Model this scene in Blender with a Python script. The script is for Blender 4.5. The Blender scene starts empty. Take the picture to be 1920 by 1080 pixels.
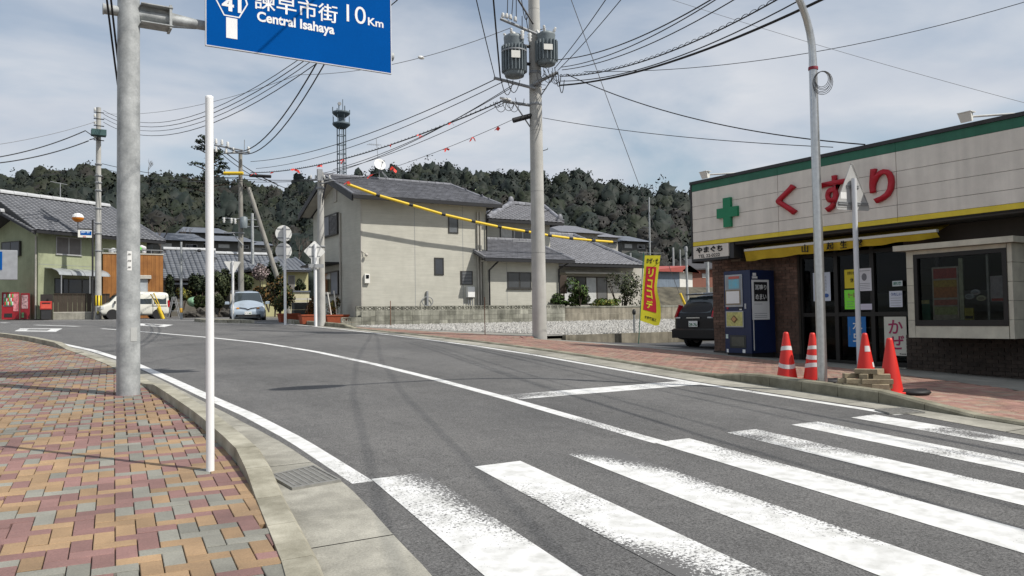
import bpy, bmesh, math, random
import numpy as np
from mathutils import Vector, Matrix, noise
random.seed(7)
R_ = math.radians
SC = bpy.context.scene
COL = SC.collection

# ------------------------------------------------------------------ camera, sky, sun
YAW, PITCH, ROLL, EYE, FPX = 31.5, 2.05, -0.93, 1.29, 1500.0
def _axes():
    a, p, r = R_(YAW), R_(PITCH), R_(ROLL)
    f = Vector((math.sin(a)*math.cos(p), math.cos(a)*math.cos(p), math.sin(p)))
    r0 = Vector((math.cos(a), -math.sin(a), 0)); u0 = r0.cross(f)
    return math.cos(r)*r0+math.sin(r)*u0, -math.sin(r)*r0+math.cos(r)*u0, f
CR, CU, CF = _axes()
cam = bpy.data.cameras.new('camera'); camo = bpy.data.objects.new('camera', cam); COL.objects.link(camo)
cam.sensor_width = 36.0; cam.lens = 36.0*FPX/1920.0; cam.clip_end = 3000; cam.clip_start = 0.05
M3 = Matrix((CR, CU, -CF)).transposed()
camo.matrix_world = Matrix.Translation((0, 0, EYE)) @ M3.to_4x4()
SC.camera = camo

SUN_AZ, SUN_EL = 145.0, 50.0
w = bpy.data.worlds.new('World'); SC.world = w; w.use_nodes = True
nt = w.node_tree; nt.nodes.clear(); N = nt.nodes; L = nt.links
wo = N.new('ShaderNodeOutputWorld'); bg = N.new('ShaderNodeBackground'); L.new(bg.outputs[0], wo.inputs[0])
sky = N.new('ShaderNodeTexSky'); sky.sky_type = 'NISHITA'; sky.sun_disc = False
sky.sun_elevation = R_(SUN_EL); sky.sun_rotation = R_(SUN_AZ); sky.air_density = 1.0; sky.dust_density = 1.5
tc = N.new('ShaderNodeTexCoord'); sep = N.new('ShaderNodeSeparateXYZ'); L.new(tc.outputs['Generated'], sep.inputs[0])
# clouds on a flat layer: divide the direction by its height
zz = N.new('ShaderNodeMath'); zz.operation = 'MAXIMUM'; zz.inputs[1].default_value = 0.0; L.new(sep.outputs[2], zz.inputs[0])
za = N.new('ShaderNodeMath'); za.operation = 'ADD'; za.inputs[1].default_value = 0.16; L.new(zz.outputs[0], za.inputs[0])
dx = N.new('ShaderNodeMath'); dx.operation = 'DIVIDE'; L.new(sep.outputs[0], dx.inputs[0]); L.new(za.outputs[0], dx.inputs[1])
dy = N.new('ShaderNodeMath'); dy.operation = 'DIVIDE'; L.new(sep.outputs[1], dy.inputs[0]); L.new(za.outputs[0], dy.inputs[1])
cb = N.new('ShaderNodeCombineXYZ'); L.new(dx.outputs[0], cb.inputs[0]); L.new(dy.outputs[0], cb.inputs[1])
n1 = N.new('ShaderNodeTexNoise'); n1.inputs['Scale'].default_value = 1.15; n1.inputs['Detail'].default_value = 7; n1.inputs['Roughness'].default_value = .52
n1.inputs['Distortion'].default_value = .35
L.new(cb.outputs[0], n1.inputs['Vector'])
cr = N.new('ShaderNodeValToRGB'); cr.color_ramp.elements[0].position = .36; cr.color_ramp.elements[0].color = (.20, .20, .20, 1)
cr.color_ramp.elements[1].position = .57; cr.color_ramp.elements[1].color = (1, 1, 1, 1); L.new(n1.outputs[0], cr.inputs[0])
n2 = N.new('ShaderNodeTexNoise'); n2.inputs['Scale'].default_value = 2.1; n2.inputs['Detail'].default_value = 5; L.new(cb.outputs[0], n2.inputs['Vector'])
cc = N.new('ShaderNodeValToRGB'); cc.color_ramp.elements[0].position = .3; cc.color_ramp.elements[0].color = (5.3, 5.85, 6.75, 1)
cc.color_ramp.elements[1].position = .72; cc.color_ramp.elements[1].color = (7.1, 7.35, 7.8, 1); L.new(n2.outputs[0], cc.inputs[0])
mx = N.new('ShaderNodeMix'); mx.data_type = 'RGBA'; L.new(cr.outputs[0], mx.inputs[0]); sc_ = N.new('ShaderNodeVectorMath'); sc_.operation = 'MULTIPLY'; sc_.inputs[1].default_value = (1.42, 1.36, 1.24); L.new(sky.outputs[0], sc_.inputs[0]); L.new(sc_.outputs[0], mx.inputs[6]); L.new(cc.outputs[0], mx.inputs[7])
L.new(mx.outputs[2], bg.inputs[0]); bg.inputs[1].default_value = 0.1

sl = bpy.data.lights.new('sun', 'SUN'); sl.energy = 4.6; sl.angle = R_(.6); sl.color = (1, .955, .88)
so = bpy.data.objects.new('sun', sl); COL.objects.link(so)
sd = Vector((math.sin(R_(SUN_AZ))*math.cos(R_(SUN_EL)), math.cos(R_(SUN_AZ))*math.cos(R_(SUN_EL)), math.sin(R_(SUN_EL))))
so.rotation_euler = sd.to_track_quat('Z', 'Y').to_euler(); so.location = (0, 0, 30)
SC.view_settings.view_transform = 'Standard'; SC.view_settings.look = 'None'
SC.view_settings.exposure = 0.0; SC.view_settings.gamma = 1.0; SC.view_settings.use_curve_mapping = False
SC.cycles.use_denoising = True
SC.cycles.max_bounces = 6; SC.cycles.transparent_max_bounces = 12
SC.cycles.caustics_reflective = False; SC.cycles.caustics_refractive = False

# ------------------------------------------------------------------ terrain and measuring helpers
def sm(t):
    t = min(1.0, max(0.0, t)); return t*t*(3-2*t)
def g(Y):
    if Y < 18: return .035*Y
    if Y < 60:
        t = Y-18; return .63+.035*t-.5*(.023/42)*t*t
    return .63+.035*42-.5*.023*42+.012*(Y-60)
def gz(X, Y):
    return g(Y)-.30*sm((X-10.5)/7.0)*(1-sm((Y-19.25)/.15))
def ray(px, py): return ((px-960)*CR-(py-540)*CU+FPX*CF)
CAMP = Vector((0, 0, EYE))
def PY(px, py, Y):
    d = ray(px, py); return CAMP+d*(Y/d.y)
def PX(px, py, X):
    d = ray(px, py); return CAMP+d*(X/d.x)
def PD(px, py, dep): return CAMP+ray(px, py)/FPX*dep
def G(px, py, dz=0.0):
    d = ray(px, py).normalized(); t = .5
    while t < 160:
        P = CAMP+d*t
        if P.z < gz(P.x, P.y)+dz: return P
        t += .02
    return P
def depth(P): return (Vector(P)-CAMP).dot(CF)
def lerp_tab(tab):
    ys = [t[0] for t in tab]; xs = [t[1] for t in tab]
    return lambda y: float(np.interp(y, ys, xs))

# ------------------------------------------------------------------ materials
MATS = {}
def mat(name, c, rough=.75, c2=None, var=.12, scale=3.0, bump=0.0, bscale=80.0, metal=0.0, spec=.4, rnd=0.0, streak=0.0, fine=0.0, fscale=300., coat=0., emit=0.):
    if name in MATS: return MATS[name]
    m = bpy.data.materials.new(name); m.use_nodes = True; t = m.node_tree; n = t.nodes; l = t.links
    b = n['Principled BSDF']; b.inputs['Roughness'].default_value = rough; b.inputs['Metallic'].default_value = metal
    b.inputs['Specular IOR Level'].default_value = spec
    if coat: b.inputs['Coat Weight'].default_value = coat; b.inputs['Coat Roughness'].default_value = .05
    geo = n.new('ShaderNodeNewGeometry')
    no = n.new('ShaderNodeTexNoise'); no.inputs['Scale'].default_value = scale; no.inputs['Detail'].default_value = 6; no.inputs['Roughness'].default_value = .62
    l.new(geo.outputs['Position'], no.inputs['Vector'])
    ramp = n.new('ShaderNodeValToRGB'); ramp.color_ramp.elements[0].position = .32; ramp.color_ramp.elements[1].position = .68
    ca = c if c2 is None else c2
    ramp.color_ramp.elements[0].color = (ca[0]*(1-var), ca[1]*(1-var), ca[2]*(1-var), 1)
    ramp.color_ramp.elements[1].color = (c[0]*(1+var), c[1]*(1+var), c[2]*(1+var), 1)
    l.new(no.outputs[0], ramp.inputs[0]); out = ramp.outputs[0]
    def mul(o, fac_out, lo, hi):
        mr = n.new('ShaderNodeMapRange'); mr.inputs[3].default_value = lo; mr.inputs[4].default_value = hi; l.new(fac_out, mr.inputs[0])
        v = n.new('ShaderNodeVectorMath'); v.operation = 'SCALE'; l.new(o, v.inputs[0]); l.new(mr.outputs[0], v.inputs['Scale']); return v.outputs[0]
    if rnd:
        oi = n.new('ShaderNodeObjectInfo'); out = mul(out, oi.outputs['Random'], 1-rnd, 1+rnd)
    if fine:
        nf = n.new('ShaderNodeTexNoise'); nf.inputs['Scale'].default_value = fscale; nf.inputs['Detail'].default_value = 3; nf.inputs['Roughness'].default_value = .8
        l.new(geo.outputs['Position'], nf.inputs['Vector']); mr0 = n.new('ShaderNodeMapRange'); mr0.inputs[1].default_value = .3; mr0.inputs[2].default_value = .7
        l.new(nf.outputs[0], mr0.inputs[0]); out = mul(out, mr0.outputs[0], 1-fine, 1+fine)
    if streak:
        mp = n.new('ShaderNodeMapping'); mp.inputs['Scale'].default_value = (7, 7, .5) if streak > 0 else (1.3, 1.3, 26); streak = abs(streak); l.new(geo.outputs['Position'], mp.inputs[0])
        ns = n.new('ShaderNodeTexNoise'); ns.inputs['Scale'].default_value = 1.0; ns.inputs['Detail'].default_value = 5; l.new(mp.outputs[0], ns.inputs['Vector'])
        mr1 = n.new('ShaderNodeMapRange'); mr1.inputs[1].default_value = .35; mr1.inputs[2].default_value = .65; l.new(ns.outputs[0], mr1.inputs[0])
        out = mul(out, mr1.outputs[0], 1-streak, 1+streak*.4)
    l.new(out, b.inputs['Base Color'])
    if bump:
        nb = n.new('ShaderNodeTexNoise'); nb.inputs['Scale'].default_value = bscale; nb.inputs['Detail'].default_value = 4; l.new(geo.outputs['Position'], nb.inputs['Vector'])
        bp = n.new('ShaderNodeBump'); bp.inputs['Strength'].default_value = bump; bp.inputs['Distance'].default_value = .01; l.new(nb.outputs[0], bp.inputs['Height']); l.new(bp.outputs[0], b.inputs['Normal'])
    if emit:
        b.inputs['Emission Strength'].default_value = emit; b.inputs['Emission Color'].default_value = (*c, 1)
    MATS[name] = m; return m

def asphalt():
    m = mat('asphalt', (.142, .139, .135), .88, c2=(.108, .107, .106), var=.05, scale=.5, bump=.7, bscale=150, fine=.75, fscale=72, spec=.3)
    t = m.node_tree; n = t.nodes; l = t.links; b = n['Principled BSDF']; src = b.inputs['Base Color'].links[0].from_socket
    geo = n.new('ShaderNodeNewGeometry')
    # tyre-polished lanes along the road, and scattered darker patches
    for sc, lo, hi, amp in (((1.3, .04, 1), .35, .65, .10), ((2.6, 1.1, 1), .56, .72, -.16), ((9, 7, 1), .3, .7, .10)):
        mp = n.new('ShaderNodeMapping'); mp.inputs['Scale'].default_value = sc; l.new(geo.outputs['Position'], mp.inputs[0])
        ns = n.new('ShaderNodeTexNoise'); ns.inputs['Scale'].default_value = 1.0; ns.inputs['Detail'].default_value = 6; ns.inputs['Roughness'].default_value = .65; l.new(mp.outputs[0], ns.inputs['Vector'])
        mr = n.new('ShaderNodeMapRange'); mr.inputs[1].default_value = lo; mr.inputs[2].default_value = hi; mr.inputs[3].default_value = 1-abs(amp)*(amp > 0); mr.inputs[4].default_value = 1+amp; l.new(ns.outputs[0], mr.inputs[0])
        v = n.new('ShaderNodeVectorMath'); v.operation = 'SCALE'; l.new(src, v.inputs[0]); l.new(mr.outputs[0], v.inputs['Scale']); src = v.outputs[0]
    l.new(src, b.inputs['Base Color'])
    return m
def paint_mat(name, wear, scale, axis=None):
    """white road paint worn through to the asphalt by noise; axis=(lo,hi) biases wear across local Y"""
    m = bpy.data.materials.new(name); m.use_nodes = True; t = m.node_tree; n = t.nodes; l = t.links
    b = n['Principled BSDF']; b.inputs['Roughness'].default_value = .7; b.inputs['Specular IOR Level'].default_value = .3
    geo = n.new('ShaderNodeNewGeometry'); tcx = n.new('ShaderNodeTexCoord')
    a = n.new('ShaderNodeTexNoise'); a.inputs['Scale'].default_value = 55; a.inputs['Detail'].default_value = 6; a.inputs['Roughness'].default_value = .72; l.new(geo.outputs['Position'], a.inputs['Vector'])
    c = n.new('ShaderNodeTexNoise'); c.inputs['Scale'].default_value = scale; c.inputs['Detail'].default_value = 2; l.new(geo.outputs['Position'], c.inputs['Vector'])
    mul = n.new('ShaderNodeMath'); mul.operation = 'MULTIPLY_ADD'; mul.inputs[1].default_value = .9; l.new(c.outputs[0], mul.inputs[0]); l.new(a.outputs[0], mul.inputs[2])
    src = mul.outputs[0]
    if axis is not None:
        sp = n.new('ShaderNodeSeparateXYZ'); l.new(tcx.outputs['Generated'], sp.inputs[0])
        for k, (i, lo, hi, amt) in enumerate(axis):
            mr = n.new('ShaderNodeMapRange'); mr.inputs[1].default_value = lo; mr.inputs[2].default_value = hi; mr.inputs[3].default_value = 0; mr.inputs[4].default_value = amt
            l.new(sp.outputs[i], mr.inputs[0]); ad = n.new('ShaderNodeMath'); ad.operation = 'ADD'; l.new(src, ad.inputs[0]); l.new(mr.outputs[0], ad.inputs[1]); src = ad.outputs[0]
    th = n.new('ShaderNodeMapRange'); th.inputs[1].default_value = 1.22-wear; th.inputs[2].default_value = 1.27-wear; l.new(src, th.inputs[0])
    fine = n.new('ShaderNodeTexNoise'); fine.inputs['Scale'].default_value = 9; fine.inputs['Detail'].default_value = 6; l.new(geo.outputs['Position'], fine.inputs['Vector'])
    rp = n.new('ShaderNodeValToRGB'); rp.color_ramp.elements[0].position = .3; rp.color_ramp.elements[0].color = (.50, .50, .48, 1); rp.color_ramp.elements[1].position = .6; rp.color_ramp.elements[1].color = (.70, .70, .69, 1)
    l.new(fine.outputs[0], rp.inputs[0])
    mxx = n.new('ShaderNodeMix'); mxx.data_type = 'RGBA'; l.new(th.outputs[0], mxx.inputs[0]); l.new(rp.outputs[0], mxx.inputs[6]); mxx.inputs[7].default_value = (.115, .113, .111, 1)
    l.new(mxx.outputs[2], b.inputs['Base Color'])
    bp = n.new('ShaderNodeBump'); bp.inputs['Strength'].default_value = .3; bp.inputs['Distance'].default_value = .006; l.new(a.outputs[0], bp.inputs['Height']); l.new(bp.outputs[0], b.inputs['Normal'])
    return m
def glass_mat():
    m = bpy.data.materials.new('window_glass'); m.use_nodes = True; t = m.node_tree; n = t.nodes; l = t.links
    n.remove(n['Principled BSDF']); o = n['Material Output']
    tr = n.new('ShaderNodeBsdfTransparent'); tr.inputs[0].default_value = (.60, .62, .61, 1)
    gl = n.new('ShaderNodeBsdfGlossy'); gl.inputs['Roughness'].default_value = .015; gl.inputs[0].default_value = (.9, .93, .95, 1)
    fr = n.new('ShaderNodeFresnel'); fr.inputs[0].default_value = 1.2
    mxs = n.new('ShaderNodeMixShader'); l.new(fr.outputs[0], mxs.inputs[0]); l.new(tr.outputs[0], mxs.inputs[1]); l.new(gl.outputs[0], mxs.inputs[2]); l.new(mxs.outputs[0], o.inputs[0])
    return m
GLASS = glass_mat()
DGLASS = mat('dark_glass', (.012, .015, .018), .04, var=.1, spec=.6)
CARGLASS = mat('car_glass', (.03, .04, .045), .05, var=.1, spec=.7)
ASPH = asphalt()
CONC = mat('concrete', (.365, .35, .30), .88, c2=(.23, .22, .185), var=.12, scale=1.3, bump=.35, bscale=70, fine=.22, fscale=90, streak=.16)
KERBC = mat('kerb_concrete', (.38, .36, .29), .88, c2=(.21, .195, .145), var=.1, scale=3.0, bump=.25, bscale=70, rnd=.1, fine=.14, fscale=120)
BLOCKC = mat('block_concrete', (.32, .315, .265), .9, c2=(.15, .15, .12), var=.12, scale=1.6, bump=.3, bscale=50, rnd=.2, streak=.28, fine=.1, fscale=60)
OLDWALL = mat('old_concrete', (.32, .29, .23), .9, c2=(.15, .135, .10), var=.15, scale=1.0, bump=.3, bscale=30, streak=.3)
POLEC = mat('pole_concrete', (.47, .46, .43), .82, c2=(.39, .385, .36), var=.06, scale=1.5, bump=.12, bscale=70, streak=.12, fine=.06, fscale=120)
GALV = mat('galvanised_steel', (.41, .425, .425), .62, c2=(.29, .305, .31), var=.12, scale=5.0, metal=.08, bump=.05, bscale=30, streak=.08, fine=.08, fscale=40)
CHROME = mat('bright_steel', (.55, .55, .54), .3, var=.1, metal=.85, scale=20, streak=.1)
WPAINT = mat('white_paint', (.80, .80, .80), .45, var=.03, scale=4, spec=.4)
POLED = mat('pole_concrete_dark', (.29, .28, .25), .85, c2=(.22, .21, .19), var=.08, scale=1.5, streak=.15)
SIGNBACK = mat('sign_back', (.62, .62, .60), .5, var=.06, scale=4)
BLACK = mat('black_rubber', (.015, .015, .016), .6, var=.15)
DKMET = mat('dark_metal', (.03, .03, .032), .5, var=.15, scale=8)
CABLE = mat('cable_black', (.018, .018, .020), .7, var=.1)
CABLEG = mat('cable_grey', (.16, .16, .165), .6, var=.1)
YELLOWC = mat('yellow_sleeve', (.72, .50, .03), .5, var=.06)
REDRIB = mat('red_ribbon', (.80, .06, .04), .6, var=.1)
PORC = mat('porcelain', (.68, .68, .66), .25, var=.06)
TRANS = mat('transformer_grey', (.17, .20, .215), .5, var=.12, scale=6)
GREYM = mat('grey_metal', (.26, .27, .28), .5, var=.1, scale=5)
WHITEP = mat('white_plastic', (.72, .71, .66), .5, var=.04)

# ------------------------------------------------------------------ object helpers
def tag(o, label=None, cat=None, group=None, kind=None):
    if label: o['label'] = label
    if cat: o['category'] = cat
    if group: o['group'] = group
    if kind: o['kind'] = kind
    return o
def thing(name, label, cat, loc, rz=0.0, group=None):
    o = bpy.data.objects.new(name, None); COL.objects.link(o); o.location = loc; o.rotation_euler = (0, 0, rz); o.empty_display_size = .2
    return tag(o, label, cat, group)
def struct(name, loc=(0, 0, 0)):
    o = bpy.data.objects.new(name, None); COL.objects.link(o); o.location = loc; o['kind'] = 'structure'; return o
class MB:
    def __init__(s): s.v = []; s.f = []; s.m = []; s.mi = 0; s.sm = []; s.smooth = False
    def add(s, vs, fs):
        k = len(s.v); s.v.extend([tuple(q) for q in vs])
        for f in fs: s.f.append(tuple(k+i for i in f)); s.m.append(s.mi); s.sm.append(s.smooth)
        return s
    def box(s, a, b, M=None, ch=0.0):
        x0, y0, z0 = a; x1, y1, z1 = b
        if x0 > x1: x0, x1 = x1, x0
        if y0 > y1: y0, y1 = y1, y0
        if z0 > z1: z0, z1 = z1, z0
        if ch:
            zc = z1-ch
            vs = [(x0, y0, z0), (x1, y0, z0), (x1, y1, z0), (x0, y1, z0), (x0, y0, zc), (x1, y0, zc), (x1, y1, zc), (x0, y1, zc),
                  (x0+ch, y0+ch, z1), (x1-ch, y0+ch, z1), (x1-ch, y1-ch, z1), (x0+ch, y1-ch, z1)]
            fs = [(0, 3, 2, 1), (0, 1, 5, 4), (1, 2, 6, 5), (2, 3, 7, 6), (3, 0, 4, 7), (4, 5, 9, 8), (5, 6, 10, 9), (6, 7, 11, 10), (7, 4, 8, 11), (8, 9, 10, 11)]
        else:
            vs = [(x0, y0, z0), (x1, y0, z0), (x1, y1, z0), (x0, y1, z0), (x0, y0, z1), (x1, y0, z1), (x1, y1, z1), (x0, y1, z1)]
            fs = [(0, 3, 2, 1), (4, 5, 6, 7), (0, 1, 5, 4), (1, 2, 6, 5), (2, 3, 7, 6), (3, 0, 4, 7)]
        if M is not None: vs = [M @ Vector(q) for q in vs]
        return s.add(vs, fs)
    def hexa(s, b4, t4):
        return s.add(list(b4)+list(t4), [(0, 3, 2, 1), (4, 5, 6, 7), (0, 1, 5, 4), (1, 2, 6, 5), (2, 3, 7, 6), (3, 0, 4, 7)])
    def tube(s, pts, r, n=10, cap=True):
        pts = [Vector(p) for p in pts]; rs = r if isinstance(r, (list, tuple)) else [r]*len(pts)
        old = s.smooth; s.smooth = True; k = len(s.v); m = len(pts)
        up = None
        for i, p in enumerate(pts):
            d = (pts[min(i+1, m-1)]-pts[max(i-1, 0)]).normalized()
            if up is None: up = Vector((0, 0, 1)) if abs(d.z) < .95 else Vector((1, 0, 0))
            a = d.cross(up)
            if a.length < 1e-4: a = d.orthogonal()
            a.normalize(); b = a.cross(d).normalized(); up = b
            for j in range(n):
                t = 2*math.pi*j/n; q = p+(a*math.cos(t)+b*math.sin(t))*rs[i]; s.v.append(tuple(q))
        for i in range(m-1):
            for j in range(n):
                a0 = k+i*n+j; a1 = k+i*n+(j+1) % n; s.f.append((a0, a1, a1+n, a0+n)); s.m.append(s.mi); s.sm.append(True)
        if cap:
            e = len(s.v); s.v += s.v[k:k+n]+s.v[k+(m-1)*n:k+m*n]      # caps on vertices of their own keep the sides' normals straight
            s.f.append(tuple(e+j for j in range(n))[::-1]); s.m.append(s.mi); s.sm.append(False)
            s.f.append(tuple(e+n+j for j in range(n))); s.m.append(s.mi); s.sm.append(False)
        s.smooth = old; return s
    def lathe(s, prof, c=(0, 0, 0), n=20):
        return s.tube([(c[0], c[1], c[2]+z) for r, z in prof], [max(r, .0005) for r, z in prof], n)
    def prism(s, poly, a, b, M=None):
        """poly: list of 2D; a,b extrude range; coordinates (p0, ext, p1) -> x,y,z"""
        n = len(poly); vs = [(p[0], a, p[1]) for p in poly]+[(p[0], b, p[1]) for p in poly]
        if M is not None: vs = [M @ Vector(q) for q in vs]
        fs = [tuple(range(n)), tuple(range(2*n-1, n-1, -1))]+[(i, i+n, (i+1) % n+n, (i+1) % n) for i in range(n)]
        return s.add(vs, fs)
    def ball(s, c, r, n=12, m=8, sc=(1, 1, 1)):
        k = len(s.v)
        for i in range(m+1):
            a = math.pi*i/m
            for j in range(n):
                b = 2*math.pi*j/n; s.v.append((c[0]+r*sc[0]*math.sin(a)*math.cos(b), c[1]+r*sc[1]*math.sin(a)*math.sin(b), c[2]+r*sc[2]*math.cos(a)))
        for i in range(m):
            for j in range(n): s.f.append((k+i*n+j, k+(i+1)*n+j, k+(i+1)*n+(j+1) % n, k+i*n+(j+1) % n)); s.m.append(s.mi); s.sm.append(True)
        return s
    def mesh(s, name, mats):
        me = bpy.data.meshes.new(name); me.from_pydata(s.v, [], s.f)
        mats = mats if isinstance(mats, (list, tuple)) else [mats]
        for q in mats: me.materials.append(q)
        if len(mats) > 1: me.polygons.foreach_set('material_index', s.m)
        me.polygons.foreach_set('use_smooth', s.sm); me.update()
        if hasattr(s, 'vn') and len(s.vn) == len(s.v):
            me.polygons.foreach_set('use_smooth', [True]*len(s.f)); me.normals_split_custom_set_from_vertices(s.vn)
        return me
    def build(s, name, mats, parent=None, world=False, label=None, kind=None):
        if world and parent is not None:
            o = Vector(parent.location); s.v = [(q[0]-o.x, q[1]-o.y, q[2]-o.z) for q in s.v]
        ob = bpy.data.objects.new(name, s.mesh(name, mats)); COL.objects.link(ob)
        if parent is not None: ob.parent = parent
        if label: ob['label'] = label
        if kind: ob['kind'] = kind
        return ob
def box(name, m, parent, a, b, world=False, ch=0.0, label=None): return MB().box(a, b, ch=ch).build(name, m, parent, world, label)
def tube(name, m, parent, pts, r, n=10, world=False, label=None): return MB().tube(pts, r, n).build(name, m, parent, world, label)
def copy_tree(o, parent=None):
    c = o.copy(); COL.objects.link(c)
    if parent is not None: c.parent = parent
    for ch in [q for q in KIDS.get(o.name, [])]: copy_tree(ch, c)
    return c
KIDS = {}
def remember(o):
    for q in bpy.data.objects:
        if q.parent is not None: KIDS.setdefault(q.parent.name, [])
    for k in KIDS: KIDS[k] = []
    for q in bpy.data.objects:
        if q.parent is not None: KIDS[q.parent.name].append(q)

def text(name, s, m, parent, O, U, V, wid, hei, thick=.004, bold=0.0, world=True, label=None, shear=0.0):
    """flat lettering fitted into the rectangle O, O+U*wid, O+V*hei"""
    cu = bpy.data.curves.new(name, 'FONT'); cu.body = s; cu.size = 1.0; cu.offset = bold; cu.resolution_u = 4
    ob = bpy.data.objects.new(name, cu); COL.objects.link(ob)
    dg = bpy.context.evaluated_depsgraph_get(); me = bpy.data.meshes.new_from_object(ob.evaluated_get(dg))
    bpy.data.objects.remove(ob); bpy.data.curves.remove(cu)
    U = Vector(U).normalized(); V = Vector(V).normalized(); Nn = U.cross(V)
    vs = [v.co.copy() for v in me.vertices]
    if not vs: return None
    x0 = min(v.x for v in vs); x1 = max(v.x for v in vs); y0 = min(v.y for v in vs); y1 = max(v.y for v in vs)
    off = Vector(parent.location) if (world and parent is not None) else Vector((0, 0, 0))
    O = Vector(O)
    for v in me.vertices:
        u = (v.co.x-x0)/(x1-x0)*wid; h = (v.co.y-y0)/(y1-y0)*hei
        v.co = O+U*(u+shear*h)+V*h+Nn*thick-off
    if thick >= .01:
        bm = bmesh.new(); bm.from_mesh(me); r = bmesh.ops.extrude_face_region(bm, geom=bm.faces[:])
        for e in r['geom']:
            if isinstance(e, bmesh.types.BMVert): pass
        for e in r['geom']:
            if isinstance(e, bmesh.types.BMVert): e.co -= Nn*thick*0.95
        bmesh.ops.recalc_face_normals(bm, faces=bm.faces[:]); bm.to_mesh(me); bm.free()
    me.materials.clear(); me.materials.append(m); me.name = name
    ob = bpy.data.objects.new(name, me); COL.objects.link(ob)
    if parent is not None: ob.parent = parent
    if label: ob['label'] = label
    return ob

def strip(name, Ys, xl, xr, dz, m, parent=None, nx=6, kind=None, zf=None):
    b = MB(); zf = zf or gz
    for i, Y in enumerate(Ys):
        a, c = xl(Y), xr(Y)
        for j in range(nx+1):
            X = a+(c-a)*j/nx; b.v.append((X, Y, zf(X, Y)+dz))
    for i in range(len(Ys)-1):
        for j in range(nx):
            k = i*(nx+1)+j; b.f.append((k, k+1, k+nx+2, k+nx+1)); b.m.append(0); b.sm.append(True)
    return b.build(name, m, parent, kind=kind)
def band(name, pts, wd, dz, m, parent=None, kind=None):
    """painted line of width wd along a ground polyline"""
    b = MB(); pts = [Vector((p[0], p[1], 0)) for p in pts]
    fine = []
    for i in range(len(pts)-1):
        n = max(1, int((pts[i+1]-pts[i]).length/.5))
        for k in range(n): fine.append(pts[i].lerp(pts[i+1], k/n))
    fine.append(pts[-1])
    for i, p in enumerate(fine):
        d = (fine[min(i+1, len(fine)-1)]-fine[max(i-1, 0)]).normalized(); n = Vector((-d.y, d.x, 0))
        for s in (-.5, .5):
            q = p+n*s*wd; b.v.append((q.x, q.y, gz(q.x, q.y)+dz))
    for i in range(len(fine)-1): b.f.append((2*i+1, 2*i, 2*i+2, 2*i+3)); b.m.append(0); b.sm.append(False)
    return b.build(name, m, parent, kind=kind)

# ------------------------------------------------------------------ alignment curves (X as a function of Y)
XR = lerp_tab([(-10, 6.0), (0, 6.9), (3.7, 7.62), (5.3, 7.97), (7, 8.1), (8.5, 8.23), (10.7, 8.55), (14, 9.05), (17, 9.35), (20, 9.48), (24, 9.58), (28, 9.66), (32, 9.76), (34, 9.75), (36, 9.6), (38.6, 9.0), (42, 8.1), (46.7, 6.8), (52, 4.5)])
XK = lerp_tab([(-10, 6.6), (0, 7.5), (3.7, 8.23), (5.2, 8.5), (6.6, 8.66), (8.5, 8.92), (10.8, 9.3), (13, 9.65), (15.5, 9.92), (18, 10.06), (21, 10.13), (28.6, 10.15), (32, 10.15), (34.5, 10.1)])
XB = lerp_tab([(-10, 9.4), (0, 10.2), (5, 11.0), (8, 12.1), (11.85, 12.95), (15.2, 13.3), (17.5, 13.1), (19.5, 12.6), (23.8, 11.35), (28, 10.75), (29, 10.6)])
XC = lerp_tab([(5.3, 4.70), (6.7, 4.86), (8.5, 5.06), (11, 5.27), (13.7, 5.42), (17, 5.45), (20.7, 5.22), (23.7, 4.66), (26.7, 3.98), (30.3, 3.2), (33, 2.5)])
XL = lerp_tab([(3.0, 1.85), (5.27, 1.98), (7, 2.05), (8.6, 2.04), (10.3, 1.96), (12.7, 1.87), (16, 1.72), (19.9, 1.33), (24.3, .62), (26.8, .03), (29.1, -.62), (32, -1.6), (36, -3.4), (40, -5.6)])
XG = lerp_tab([(-10, -1.0), (0, .85), (2, 1.3), (3.36, 1.6), (4.16, 1.71), (4.95, 1.83), (5.3, 1.86), (7, 1.90), (9.4, 1.84), (12.8, 1.74), (16, 1.58), (19.9, 1.2), (24.3, .48), (26.8, -.12), (29.1, -.78), (32, -1.76), (36, -3.6)])
XO = lerp_tab([(-10, -1.6), (0, .35), (2, .85), (3.6, 1.18), (4.4, 1.30), (5.28, 1.43), (6.33, 1.55), (8.25, 1.61), (10.2, 1.60), (13.8, 1.53), (16, 1.40), (19.9, 1.02), (24.3, .30), (26.8, -.30), (29.1, -.96), (32, -1.95), (36, -3.8)])
XI = lambda Y: XO(Y)-.17

# ------------------------------------------------------------------ ground, road, markings
def frange(a, b, s):
    n = int(round((b-a)/s)); return [a+(b-a)*i/n for i in range(n+1)]
GROUNDM = mat('soil_ground', (.17, .155, .125), .95, c2=(.11, .105, .08), var=.15, scale=.6, bump=.4, bscale=15, fine=.2, fscale=40)
def build_ground():
    b = MB(); xs = [-400, -200, -120, -80, -50, -30, -20, -12, -8, -5, -3, -1, 1, 3, 5, 7, 9, 10, 11, 12, 13, 14, 15, 16, 17, 18, 20, 23, 27, 32, 40, 55, 80, 120, 200, 400]
    ys = [-300, -120, -60, -30, -15, -8, -4, 0, 3, 6, 9, 12, 15, 18, 19.2, 19.42, 20, 22, 25, 28, 31, 35, 40, 45, 50, 55, 60, 70, 90, 120, 180, 260, 400, 700]
    for y in ys:
        for x in xs: b.v.append((x, y, gz(x, y)-.06))
    n = len(xs)
    for i in range(len(ys)-1):
        for j in range(n-1): b.f.append((i*n+j, i*n+j+1, (i+1)*n+j+1, (i+1)*n+j)); b.m.append(0); b.sm.append(True)
    return b.build('ground', GROUNDM, kind='structure')
build_ground()
road = struct('road')
Yr = frange(-10, 30, .5)
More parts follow.
